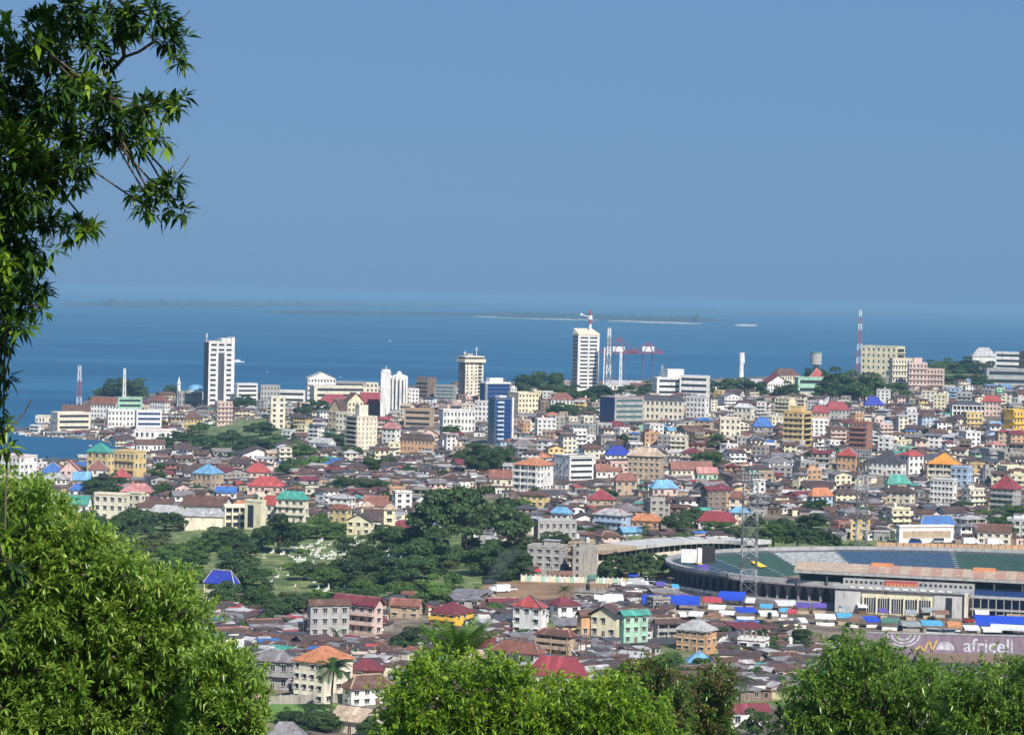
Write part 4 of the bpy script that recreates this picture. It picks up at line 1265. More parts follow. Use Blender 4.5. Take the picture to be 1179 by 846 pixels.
def named_buildings():
    B = bpx
    towers(); mosque()
    # --- behind, along the ridge and the shore (far first)
    B('government_building', 351, 386, 428, 470, 6, 'white', 'pale zinc', 'front gable', 'big white gabled government block with a small cupola', s=.1, rf=.18, phrase='the white gabled block', vis=464)
    B('government_building', 356, 422, 444, 472, 4, 'cream', 'pale zinc', 'flat', 'long cream office block with a grey flat roof in front of the white gabled block', s=.1, style='ribbon', vis=460)
    B('office_building', 385, 420, 439, 462, 4, 'grey', 'dark grey', 'flat', 'grey flat roofed office block behind the long cream one', style='ribbon', vis=455)
    B('office_building', 421, 435, 440, 468, 5, 'cream', 'white', 'flat', 'small square cream office tower left of the twin white tower', cols=3, vis=458)
    B('church', 366, 402, 454, 474, 2, 'white', 'crimson', 'hip', 'long church hall under a dark red roof before the white gabled block', s=.12, rf=.5)
    B('cathedral', 395, 418, 452, 482, 3, 'pale yellow', 'rusty brown', 'front gable', 'pale yellow cathedral gable with small windows', s=.25, rf=.35, phrase='the yellow cathedral gable')
    B('church_hall', 415, 441, 452, 480, 2, 'dusty brown', 'crimson', 'gable', 'dark nave roof running back from the yellow cathedral gable', s=0, rf=.45)
    B('chapel', 378, 399, 459, 495, 3, 'tan', 'rusty brown', 'front gable', 'brown steep gabled chapel with a big arched window', s=-.3, rf=.4)
    B('office_building', 386, 408, 474, 496, 3, 'cream', 'beige', 'flat', 'cream three storey block in front of the brown steep gabled chapel', s=-.2)
    B('office_building', 397, 434, 478, 518, 7, 'cream', 'pale zinc', 'flat', 'cream tower block with dark stacked balconies on its end', s=.4, style='grid', wfac=.15, side2='balcony', top=(7, 6, 8), phrase='the cream balcony tower', vis=514)
    B('villa', 440, 461, 486, 511, 3, 'white', 'faded pink', 'hip', 'square white villa under a salmon pink hipped roof', s=-.25, rf=.28, phrase='the pink roofed villa')
    B('school', 460, 500, 499, 521, 2, 'orange', 'dark brown', 'hip', 'long orange yellow two storey school under a dark hipped roof', s=-.04, rf=.32, cols=9, phrase='the orange yellow school')
    B('shop_house', 484, 505, 493, 512, 2, 'pale pink', 'faded pink', 'front gable', 'pink gabled house behind the orange yellow school', rf=.4)
    B('office_building', 500, 526, 443, 464, 5, 'grey', 'weathered grey', 'flat', 'grey green glass office block left of the cream yellow tower', s=-.1, style='ribbon', glass='green glass', vis=458)
    B('office_building', 479, 502, 434, 464, 6, 'dusty brown', 'dark brown', 'flat', 'dark brown office block stepped against the sea', s=-.4, style='balcony', vis=458)
    B('office_building', 470, 482, 447, 470, 5, 'white', 'white', 'flat', 'narrow white block at the foot of the dark brown office block', vis=462)
    B('office_building', 455, 472, 450, 474, 5, 'cream', 'white', 'flat', 'narrow cream block just behind the rounded white tower', s=.1, vis=464)
    B('office_building', 506, 547, 471, 498, 3, 'white', 'weathered grey', 'flat', 'long white office block with patterned screen wall below the cream yellow tower', s=.1, cols=9, phrase='the patterned white block')
    B('apartment_block', 546, 566, 461, 485, 4, 'white', 'weathered grey', 'flat', 'white apartment block with square windows left of the narrow blue tower', s=-.1)
    B('office_building', 584, 620, 451, 476, 4, 'pale yellow', 'beige', 'flat', 'pale yellow offices to the right of the blue glass block', s=.35, phrase='the pale yellow offices')
    B('office_building', 465, 500, 470, 492, 3, 'tan', 'faded pink', 'flat', 'brown office with a pink parapet right of the rounded white tower', s=-.1, style='ribbon')
    B('house', 634, 660, 452, 474, 2, 'white', 'terracotta', 'hip', 'white house with broken red roof among the dark trees below the tallest white tower', rf=.35)
    B('glass_office', 690, 741, 456, 490, 5, 'grey', 'red', 'flat', 'wide dark glass office with a red edged roof', 'office building', s=.32, style='ribbon', glass='green glass', sidewall='blue glass', side2='blank', phrase='the dark glass office', vis=486)
    B('government_building', 738, 787, 455, 484, 3, 'cream', 'dark grey', 'hip', 'long cream institution under a dark roof right of the dark glass office', s=-.04, rf=.2, cols=9, phrase='the long cream institution')
    B('hotel', 750, 800, 434, 462, 4, 'white', 'white', 'flat', 'white modern hotel with stepped terraces on the ridge', s=.1, style='ribbon', phrase='the white terraced hotel', top=(16, 10, 8), vis=452)
    B('hotel', 782, 817, 432, 462, 4, 'white', 'white', 'flat', 'right wing of the white terraced hotel', s=-.08, style='ribbon', vis=452)
    B('apartment_block', 790, 816, 456, 481, 4, 'white', 'rusty brown', 'flat', 'white block with a dark slot down its middle below the hotel', s=-.2)
    B('school', 914, 956, 434, 454, 2, 'mint green', 'teal', 'flat', 'long mint green school half hidden by trees on the ridge', s=.08, style='ribbon', phrase='the mint green school')
    B('villa', 931, 950, 424, 446, 2, 'pale pink', 'red', 'pyramid', 'pink roofed villa peeping over the mint green school', rf=.5)
    B('villa', 886, 921, 424, 447, 2, 'cream', 'rusty brown', 'hip', 'long ridge villa with a brown roof in front of the sea', s=.2, rf=.35)
    B('villa', 876, 908, 432, 452, 2, 'white', 'maroon', 'front gable', 'white fronted gabled villa under a wine red roof on the ridge', s=.2, rf=.45)
    B('government_building', 991, 1041, 398, 434, 5, 'pale yellow', 'pale zinc', 'flat', 'pale yellow block crowning the ridge beside the tallest mast', s=-.25, cols=7, wfac=.3, side2='balcony', phrase='the ridge top block', vis=424)
    B('apartment_block', 1023, 1050, 412, 448, 5, 'cream', 'rusty brown', 'flat', 'stepped cream pink apartments just below the ridge top block', s=.1, style='balcony', vis=440)
    B('apartment_block', 1045, 1066, 417, 450, 5, 'pale pink', 'white', 'flat', 'pale pink apartment tower between the two cream pink wings', style='balcony', top=(8, 6, 5), phrase='the pale pink apartments', vis=444)
    B('apartment_block', 1063, 1087, 424, 450, 4, 'pale pink', 'beige', 'flat', 'right wing of the pale pink apartments on the ridge', s=-.1, style='balcony', vis=443)
    B('office_building', 1145, 1176, 405, 438, 5, 'white', 'pale zinc', 'flat', 'white and grey banded office block at the end of the ridge', s=-.1, style='ribbon', phrase='the banded white block', vis=428)
    B('office_building', 1172, 1200, 404, 440, 5, 'dusty brown', 'white', 'flat', 'brown block cut by the edge beside the banded white block', s=.2, style='ribbon', vis=430)
    B('office_building', 1134, 1182, 424, 444, 2, 'grey', 'weathered grey', 'flat', 'low grey block below the banded white block', style='ribbon')
    B('villa', 1118, 1146, 400, 425, 1, 'white', 'pale zinc', 'hip', 'pale roofed pavilion above the trees of the ridge', rf=.3, vis=404)
    B('apartment_block', 901, 934, 473, 514, 6, 'yellow', 'golden orange', 'flat', 'stepped golden apartment tower with stacked balconies', s=-.35, style='balcony', top=(8, 7, 4), side2='balcony', phrase='the golden stepped tower', vis=508)
    B('apartment_block', 931, 953, 482, 502, 4, 'white', 'white', 'flat', 'white cube with small windows right of the golden stepped tower', cols=4)
    B('apartment_block', 977, 1004, 485, 517, 5, 'brick red', 'brick red' if 'brick red' in ROOFC else 'terracotta', 'flat', 'brick red apartment tower standing among dark roofs', s=-.3, style='balcony', phrase='the brick red tower')
    B('apartment_block', 828, 852, 480, 503, 3, 'cream', 'beige', 'flat', 'cream flats with a flat roof left of the golden stepped tower', cols=4)
    B('house', 845, 868, 464, 484, 2, 'cream', 'white', 'hip', 'cream house with a white roof below the dark ridge trees', s=-.2, rf=.25)
    B('house', 867, 889, 480, 498, 1, 'grey', 'bright blue', 'hip', 'house under a vivid blue roof between the dark trees and golden stepped tower', rf=.6, phrase='the vivid blue roof')
    B('house', 932, 955, 466, 486, 2, 'tan', 'crimson', 'hip', 'house with a wine red hipped roof above the white cube', s=.1, rf=.45)
    B('house', 948, 978, 462, 484, 2, 'grey', 'crimson', 'hip', 'larger wine red hipped roof beside its smaller twin', s=.1, rf=.45, phrase='the wine red roofs')
    B('house', 995, 1016, 456, 470, 1, 'white', 'deep blue', 'hip', 'house with a deep blue roof below the big dark trees of the ridge', rf=.7)
    B('government_building', 1094, 1132, 461, 479, 2, 'white', 'dark grey', 'hip', 'long white colonnaded building under a dark roof', style='colonnade', rf=.3, phrase='the white colonnade')
    B('government_building', 1130, 1153, 455, 479, 3, 'pale pink', 'red', 'hip', 'pink corner pavilion with a red roof ending the white colonnade', rf=.3, s=-.1)
    B('apartment_block', 1155, 1185, 471, 496, 3, 'bright yellow', 'beige', 'flat', 'bright yellow apartment block at the edge of the picture', s=.3, style='balcony', phrase='the bright yellow block')
    B('apartment_block', 1109, 1131, 474, 494, 3, 'yellow', 'rusty brown', 'flat', 'small yellow flats below the white colonnade', s=.1, style='balcony')
    B('house', 964, 989, 515, 542, 2, 'orange', 'red', 'pyramid', 'orange walled house under a bright red pyramid roof', s=-.2, rf=.35, phrase='the red pyramid roof')
    B('villa', 1000, 1042, 519, 548, 2, 'white', 'dark grey', 'pyramid', 'white arcaded villa under a steep slate grey roof', s=-.15, rf=.45, phrase='the slate roofed villa')
    B('house', 1036, 1063, 518, 546, 3, 'white', 'red', 'hip', 'white three storey house with a red roof left of the golden orange roof', s=.3, rf=.22)
    B('villa', 1068, 1106, 521, 556, 3, 'cream', 'golden orange', 'pyramid', 'large villa under a glowing golden orange pyramid roof', s=-.1, rf=.38, style='veranda', phrase='the golden orange roof')
    B('apartment_block', 1094, 1120, 536, 560, 3, 'pale blue', 'weathered grey', 'flat', 'pale blue flats just right of the golden orange roof', s=-.3)
    B('apartment_block', 1071, 1101, 550, 580, 4, 'white', 'weathered grey', 'flat', 'white four storey flats with rows of small windows below the golden orange roof', s=-.2, cols=6, phrase='the white four storey flats')
    B('apartment_block', 1140, 1176, 547, 589, 4, 'grey', 'crimson', 'pyramid', 'grey flats under a tall crimson pyramid roof', s=-.35, rf=.36, style='balcony', phrase='the crimson pyramid roof')
    B('house', 1018, 1048, 546, 564, 1, 'cream', 'teal', 'hip', 'low house under a turquoise roof', s=.1, rf=.6, phrase='the turquoise roof')
    B('house', 1019, 1053, 559, 580, 2, 'cream', 'dark brown', 'hip', 'cream house under a dark brown roof below the turquoise one', s=-.2, rf=.35)
    B('workshop', 1056, 1100, 593, 612, 1, 'grey', 'bright blue', 'hip', 'open workshop under a broad bright blue roof', s=.06, rf=.55, phrase='the broad blue workshop roof')
    B('school', 1030, 1099, 604, 626, 1, 'white', 'rusty brown', 'flat', 'long white school wall with shuttered bays below the blue workshop roof', s=.04, style='ribbon', glass='w tan')
    B('villa', 1125, 1165, 604, 627, 2, 'cream', 'rusty brown', 'gable', 'cream gabled villa behind the tan earth bank', s=-.1, rf=.4)
    B('house', 929, 959, 561, 586, 2, 'pale blue', 'orange', 'hip', 'blue walled house under a peach coloured roof', s=.15, rf=.4, phrase='the peach roof')
    B('house', 958, 989, 562, 578, 2, 'pale yellow', 'dark brown', 'hip', 'pale yellow house under a dark roof right of the peach roof', s=.1, rf=.4)
    B('house', 839, 860, 565, 590, 2, 'cream', 'terracotta', 'hip', 'cream house with an orange red roof left of the near floodlight mast', s=-.1, rf=.32)
    B('apartment_block', 591, 637, 526, 566, 4, 'white', 'orange', 'hip', 'four storey white flats with deep balconies under an orange hipped roof', s=-.42, rf=.22, style='veranda', phrase='the orange hipped roof', cols=4)
    B('apartment_block', 636, 683, 523, 554, 4, 'white', 'dark grey', 'flat', 'white and grey flats with long dark balconies right of the orange hipped roof', s=.4, style='ribbon', phrase='the banded grey flats')
    B('apartment_block', 722, 764, 515, 552, 4, 'tan', 'beige', 'hip', 'beige four storey block under a pale sand hipped roof', s=-.12, rf=.26, phrase='the sand coloured hipped roof', cols=6)
    B('house', 697, 725, 513, 528, 1, 'white', 'deep blue', 'hip', 'house under a dark blue roof behind the sand hipped roof', rf=.7)
    B('warehouse', 683, 716, 534, 550, 1, 'white', 'terracotta', 'gable', 'long shed with a faded red roof right of the banded grey flats', s=.1, rf=.55)
    B('warehouse', 706, 733, 544, 570, 2, 'tan', 'terracotta', 'hip', 'brown house with a dull red roof below the sand hipped roof', s=.1, rf=.35)
    B('warehouse', 770, 820, 531, 548, 1, 'cream', 'terracotta', 'gable', 'long low hall with a dull red roof right of the sand hipped roof', s=.05, rf=.6, phrase='the long dull red roof')
    B('house', 700, 724, 531, 549, 3, 'pale pink', 'faded pink', 'flat', 'pink flats squeezed left of the sand hipped roof', s=.1)
    B('house', 747, 780, 552, 572, 1, 'pale pink', 'light blue', 'hip', 'pink house under a sky blue roof', s=.12, rf=.5, phrase='the sky blue roof')
    B('house', 676, 708, 563, 582, 1, 'tan', 'crimson', 'pyramid', 'low house under a dark crimson peaked roof', s=0, rf=.6, phrase='the dark crimson peak')
    B('shed', 800, 826, 538, 553, 1, 'mint green', 'faded pink', 'gable', 'mint green shed with a pink roof', s=.1, rf=.5)
    B('warehouse', 684, 726, 585, 610, 2, 'pale blue', 'pale zinc', 'hip', 'wide building under a pale silver hipped roof', s=-.25, rf=.3, style='balcony', phrase='the pale silver roof')
    B('house', 634, 658, 583, 612, 2, 'white', 'light blue', 'hip', 'white house with a pale blue roof left of the pale silver roof', s=-.2, rf=.25)
    B('house', 727, 761, 591, 612, 1, 'orange', 'orange', 'hip', 'orange walled house under an orange roof right of the pale silver roof', s=-.1, rf=.4, phrase='the orange house')
    B('shed', 711, 742, 606, 618, 1, 'pale blue', 'light blue', 'gable', 'long shed under a light blue roof behind the curved slab block', s=.2, rf=.6)
    B('warehouse', 804, 847, 588, 610, 1, 'white', 'crimson', 'hip', 'white walled hall under a broad dark red roof', s=-.1, rf=.55, phrase='the broad dark red roof')
    B('house', 840, 862, 583, 604, 2, 'cream', 'light blue', 'hip', 'cream house under a light blue roof by the near floodlight mast', rf=.3)
    B('warehouse', 578, 606, 606, 622, 1, 'brick red', 'crimson', 'gable', 'low brick shed with a wine red roof among the trees', s=.1, rf=.5)
    B('warehouse', 614, 664, 597, 622, 2, 'grey', 'pale zinc', 'flat', 'grey concrete workshop left of the pale silver roof', s=.1)
    B('warehouse', 564, 590, 541, 560, 1, 'cream', 'terracotta', 'gable', 'low red brown roof left of the orange hipped roof', rf=.5)
    B('warehouse', 696, 738, 438, 450, 1, 'white', 'pale zinc', 'gable', 'long pale port shed beneath the harbour cranes', rf=.4, phrase='the pale port shed')
    B('warehouse', 726, 752, 441, 454, 2, 'cream', 'rusty brown', 'gable', 'cream port shed with a brown roof left of the white terraced hotel', rf=.4)
    B('warehouse', 820, 846, 438, 450, 1, 'white', 'weathered grey', 'gable', 'low white shore shed between the hotel and the white monument', rf=.4)
    B('warehouse', 858, 884, 436, 447, 1, 'cream', 'pale zinc', 'hip', 'pale domed looking shore hall right of the white monument', rf=.6)
    # --- the peninsula
    B('government_building', 58, 104, 474, 496, 3, 'cream', 'cream' if 'cream' in ROOFC else 'white', 'flat', 'cream quay building with two projecting wings by the water', s=.25, style='ribbon', phrase='the cream quay building')
    B('warehouse', 72, 108, 466, 482, 1, 'dusty brown', 'rusty brown', 'gable', 'long brown warehouse roof behind the cream quay building', rf=.7)
    B('warehouse', 42, 68, 478, 488, 1, 'cream', 'weathered grey', 'flat', 'low grey jetty shed at the tip of the peninsula')
    B('school', 104, 136, 457, 482, 3, 'white', 'terracotta', 'gable', 'white building under a long red roof on the peninsula', s=-.05, rf=.35, phrase='the long red peninsula roof')
    B('school', 135, 163, 457, 482, 4, 'mint green', 'weathered grey', 'flat', 'turquoise banded school on the peninsula', s=.05, style='ribbon', phrase='the turquoise school')
    B('office_building', 122, 158, 471, 492, 3, 'white', 'white', 'flat', 'white house row in front of the turquoise school', s=.1)
    B('office_building', 155, 186, 472, 498, 4, 'white', 'white', 'flat', 'white offices with a blue glass front on the peninsula', s=.1, style='ribbon', glass='blue glass', phrase='the blue fronted offices')
    B('villa', 172, 196, 454, 476, 3, 'white', 'terracotta', 'pyramid', 'white villa under a red pyramid roof near the mosque', s=-.2, rf=.35, phrase='the red roofed shore villa')
    B('villa', 212, 232, 474, 494, 2, 'yellow', 'rusty brown', 'hip', 'small yellow house with a brown roof beneath the mosque', rf=.4)
    B('warehouse', 156, 210, 494, 506, 1, 'white', 'faded pink', 'flat', 'long white wall fronted depot on the shore', phrase='the long white depot')
    B('warehouse', 155, 190, 506, 520, 1, 'white', 'rusty brown', 'gable', 'white shed with a brown roof below the long white depot', s=.1, rf=.4)
    B('apartment_block', 248, 267, 462, 490, 5, 'pale pink', 'rusty brown', 'flat', 'pinkish flats at the foot of the tall white bank tower', s=.15, style='balcony')
    B('office_building', 270, 296, 441, 468, 5, 'white', 'white', 'flat', 'white banded office behind the tall white bank tower', s=.15, style='ribbon', vis=462)
    B('office_building', 298, 322, 443, 468, 4, 'grey', 'weathered grey', 'flat', 'grey white office on the shore right of the banded office', s=.1, vis=462)
    B('office_building', 310, 328, 456, 494, 6, 'cream', 'beige', 'flat', 'old cream clock faced tower block standing alone among trees', s=.1, cols=2, phrase='the old cream tower block')
    B('warehouse', 318, 352, 449, 464, 2, 'white', 'rusty brown', 'flat', 'long white shore building with a brown roof', style='ribbon')
    # --- left middle
    B('villa', 99, 132, 509, 546, 3, 'yellow', 'teal', 'pyramid', 'yellow block under a turquoise green pyramid roof by the bay', s=-.2, rf=.3, phrase='the turquoise pyramid roof', cols=3)
    B('apartment_block', 131, 168, 518, 552, 3, 'yellow', 'beige', 'flat', 'yellow terraced flats right of the turquoise pyramid roof', s=-.3, style='balcony')
    B('apartment_block', -2, 42, 523, 556, 4, 'white', 'faded pink', 'flat', 'white four storey flats above the great mango tree', s=-.35, phrase='the white flats by the bay')
    B('house', 47, 75, 532, 552, 1, 'pale blue', 'bright blue', 'pyramid', 'house under a bright blue peaked roof by the bay', s=0, rf=.6, phrase='the bright blue peak')
    B('house', 70, 91, 530, 553, 2, 'pale pink', 'faded pink', 'front gable', 'pink gable end right of the bright blue peak', rf=.5)
    B('house', 48, 78, 544, 558, 1, 'white', 'pale zinc', 'hip', 'white roofed bungalow under the bright blue peak', rf=.5)
    B('house', 102, 124, 529, 548, 1, 'white', 'terracotta', 'pyramid', 'small red pyramid roof before the yellow block', rf=.6)
    B('house', 131, 149, 539, 553, 1, 'pale pink', 'red', 'pyramid', 'small coral red roof below the yellow terraced flats', rf=.7)
    B('house', 222, 257, 534, 564, 2, 'tan', 'light blue', 'hip', 'brown brick house under a sky blue hipped roof', s=-.35, rf=.35, phrase='the sky blue hipped roof')
    B('house', 80, 104, 556, 572, 1, 'white', 'bright blue', 'hip', 'white bungalow with a blue roof above the mango tree', rf=.5)
    B('house', 85, 104, 543, 559, 1, 'grey', 'light blue', 'gable', 'grey blue gabled roof right of the bright blue peak', rf=.6)
    B('house', 250, 272, 560, 574, 1, 'white', 'bright blue', 'gable', 'blue roofed house below the sky blue hipped roof', rf=.5)
    B('house', 284, 310, 533, 550, 1, 'pale pink', 'red', 'hip', 'far coral red roof of the red pair', rf=.6)
    B('house', 286, 328, 548, 568, 1, 'pale pink', 'red', 'hip', 'large coral red roof before its smaller twin', rf=.55, phrase='the coral red roofs')
    B('house', 140, 178, 556, 572, 1, 'cream', 'faded pink', 'hip', 'low house with a faded pink roof above the cream apartments', rf=.6)
    B('warehouse', 72, 106, 570, 600, 2, 'white', 'teal', 'gable', 'white hall under a green gabled roof above the mango tree', s=-.12, rf=.35, phrase='the green gabled hall')
    B('apartment_block', 108, 149, 567, 600, 3, 'cream', 'beige', 'flat', 'cream three storey apartments with a flat pale roof', s=-.12, phrase='the cream apartments', cols=4)
    B('apartment_block', 146, 167, 566, 596, 3, 'cream', 'rusty brown', 'flat', 'narrow cream wing beside the cream apartments', s=-.2)
    B('house', 160, 198, 574, 596, 1, 'white', 'rusty brown', 'lean-to', 'white walled house with a sloping brown roof right of the cream apartments', rf=.4)
    B('warehouse', 170, 213, 581, 604, 1, 'yellow', 'pale zinc', 'hip', 'yellow hall under a silver hipped roof at the park edge', s=-.1, rf=.45, phrase='the silver roofed yellow hall')
    B('government_building', 213, 258, 586, 610, 1, 'cream', 'pale zinc', 'lean-to', 'long sloping cream auditorium at the park edge', s=0, rf=.3, style='blank', side2='blank', phrase='the cream auditorium')
    B('government_building', 256, 284, 580, 608, 3, 'cream', 'pale zinc', 'flat', 'white finned wing between the auditorium and the stair block', s=.1, style='colonnade')
    e, w, d, H, rh, P = B('government_building', 281, 306, 575, 610, 4, 'pale yellow', 'pale zinc', 'flat', 'cream stair block with a tall dark window slot', s=-.2, style='blank', side2='blank', phrase='the cream stair block')
    extra(e, 'stair_window', lambda g: g.box(-w * .3, w * .05, -d / 2 - .1, -d / 2 + .1, 1, H - 1.5, 'glass'))
    B('house', 299, 332, 570, 600, 2, 'cream', 'red', 'hip', 'cream house with an orange red roof behind the cream stair block', s=-.1, rf=.35)
    B('apartment_block', 318, 355, 565, 602, 3, 'cream', 'teal', 'hip', 'cream flats with long balconies under a turquoise hipped roof', s=-.1, rf=.25, style='balcony', phrase='the turquoise hipped roof')
    B('house', 266, 290, 576, 592, 1, 'orange', 'orange', 'hip', 'orange roof peeping over the finned wing', rf=.5)
    # the church in the park
    B('church', 399, 430, 591, 616, 2, 'pale yellow', 'dark brown', 'front gable', 'cream church front with a rose window at the park', s=-.1, rf=.35, phrase='the cream park church', depth=22)
    e = B('church_hall', 420, 446, 586, 608, 1, 'cream', 'dark brown', 'gable', 'dark roofed nave of the cream park church', s=0, rf=.6, depth=12)[0]
    B('bell_tower', 416, 429, 577, 604, 3, 'pale yellow', 'beige', 'pyramid', 'cream bell tower left of the dark nave', 'church tower', s=0, rf=.2, depth=7)
    B('bell_tower', 442, 455, 579, 612, 3, 'pale yellow', 'beige', 'pyramid', 'cream bell tower right of the dark nave', 'church tower', s=0, rf=.2, depth=7)
    B('church_hall', 420, 446, 571, 590, 1, 'cream', 'terracotta', 'gable', 'brown tiled hall behind the two bell towers', s=0, rf=.6)
    B('house', 378, 405, 580, 602, 2, 'yellow', 'terracotta', 'hip', 'yellow block with an orange red roof left of the cream park church', s=-.2, rf=.25)
    B('house', 450, 480, 598, 612, 1, 'maroon' if 'maroon' in WALLC else 'brick red', 'maroon', 'hip', 'low maroon roof right of the cream park church', rf=.6)
    B('house', 484, 503, 594, 606, 1, 'white', 'light blue', 'lean-to', 'light blue lean-to roof by the great dark rain tree', rf=.5)
    B('house', 500, 516, 597, 609, 1, 'white', 'light blue', 'lean-to', 'smaller light blue roof touching the great dark rain tree', rf=.5)
    # --- near quarter
    B('villa', 236, 273, 656, 694, 2, 'cream', 'deep blue', 'hip', 'cream villa on stilts under a cobalt blue roof beside the park', s=-.1, rf=.4, style='veranda', phrase='the cobalt blue roof')
    B('apartment_block', 353, 402, 690, 735, 3, 'grey', 'dusty brown' if 'dusty brown' in ROOFC else 'rusty brown', 'gable', 'large weathered grey tenement with a brown roof', s=.1, rf=.14, phrase='the weathered tenement')
    B('apartment_block', 382, 441, 686, 731, 3, 'pale pink', 'maroon', 'gable', 'peach washed tenement with patched maroon roof', s=-.15, rf=.22, style='balcony')
    B('house', 449, 486, 690, 712, 2, 'tan', 'terracotta', 'gable', 'tan house with a clay roof between tenement and yellow house', s=-.1, rf=.35)
    B('villa', 495, 545, 692, 723, 2, 'bright yellow', 'maroon', 'hip', 'bright yellow villa under a ribbed maroon hipped roof', s=-.4, rf=.42, style='balcony', phrase='the bright yellow villa')
    B('villa', 590, 628, 685, 733, 3, 'white', 'red', 'pyramid', 'white three storey villa under a scarlet pyramid roof', s=-.15, rf=.27, phrase='the scarlet pyramid roof')
    B('villa', 628, 668, 686, 718, 2, 'white', 'maroon', 'hip', 'white villa with ribbed maroon roof right of the scarlet pyramid roof', s=.35, rf=.32)
    B('house', 664, 688, 702, 733, 2, 'orange', 'rusty brown', 'gable', 'narrow orange house beside the cream gable', s=.2, rf=.22)
    B('house', 680, 714, 697, 735, 2, 'pale yellow', 'dark brown', 'front gable', 'cream gabled house under a dark brown roof', s=-.15, rf=.3, phrase='the cream gable')
    B('house', 712, 746, 702, 742, 3, 'mint green', 'teal', 'gable', 'mint green house with a pale green roof', s=.15, rf=.15, phrase='the mint green house')
    B('apartment_block', 778, 825, 713, 752, 3, 'orange', 'pale zinc', 'hip', 'orange three storey block under a pale blue grey hipped roof', s=-.3, rf=.3, phrase='the orange block', cols=4)
    B('kiosk', 792, 818, 749, 770, 1, 'white', 'light blue', 'pyramid', 'small pavilion with a blue pyramid roof below the orange block', rf=.6)
    B('house', 752, 780, 712, 735, 2, 'grey', 'dark brown', 'gable', 'grey veranda house left of the orange block', s=.1, rf=.25, style='veranda')
    B('school', 567, 627, 737, 766, 1, 'white', 'terracotta', 'hip', 'low white school under a long salmon orange hipped roof', s=-.15, rf=.5, style='veranda', phrase='the salmon orange roof')
    B('house', 524, 568, 733, 758, 1, 'pale pink', 'maroon', 'gable', 'low house with a maroon roof left of the salmon orange roof', s=0, rf=.4)
    B('villa', 607, 676, 755, 800, 1, 'cream', 'crimson', 'hip', 'wide villa under a plain crimson hipped roof behind the lime mango tree', s=-.1, rf=.5, phrase='the crimson hipped roof')
    B('house', 617, 662, 724, 756, 3, 'tan', 'rusty brown', 'hip', 'brown wooden tiered house with verandas', s=-.15, rf=.22, style='veranda', phrase='the tiered wooden house')
    B('house', 640, 672, 712, 728, 1, 'yellow', 'weathered grey', 'lean-to', 'yellow walled shed with a grey sloping roof', rf=.4)
    B('apartment_block', 338, 405, 743, 812, 4, 'cream', 'orange', 'hip', 'cream four storey house under an orange hipped roof behind the coconut palm', s=-.45, rf=.24, phrase='the cream palm house', cols=4)
    B('house', 295, 338, 750, 796, 2, 'grey', 'weathered grey', 'hip', 'grey house with balcony under a mossy grey roof', s=-.1, rf=.22, style='balcony', phrase='the mossy grey roof')
    B('house', 404, 440, 758, 784, 1, 'orange', 'maroon', 'hip', 'orange walled house under a dark red roof right of the coconut palm', s=0, rf=.45)
    B('house', 394, 452, 776, 814, 2, 'white', 'rusty brown', 'hip', 'white and grey house with a rusty brown roof right of the cream palm house', s=.2, rf=.4, phrase='the rusty white house')
    B('house', 382, 442, 814, 846, 1, 'cream', 'beige', 'gable', 'house under a ribbed tan roof among near trees', s=-.3, rf=.5, phrase='the ribbed tan roof')
    B('house', 306, 352, 830, 860, 1, 'grey', 'dusty purple' if 'dusty purple' in ROOFC else 'weathered grey', 'hip', 'house under a plain greyish purple roof at the bottom edge', rf=.7)
    B('house', 246, 278, 738, 762, 1, 'pale yellow', 'white', 'gable', 'small house with a bleached cream roof behind the mango tree', rf=.6)
    B('house', 836, 884, 810, 838, 1, 'white', 'maroon', 'gable', 'long white house with arched windows and a dark red roof', s=.1, rf=.35, phrase='the long white near house')
    B('house', 815, 836, 793, 815, 1, 'yellow', 'pale zinc', 'flat', 'small yellow house above the long white near house', s=.1)
    B('house', 746, 772, 782, 800, 1, 'white', 'orange', 'hip', 'white house with an orange roof between the rusty shoot trees', rf=.5)

M['concrete pale'] = wall_mat('pale concrete', (0.55, 0.54, 0.52), .5)
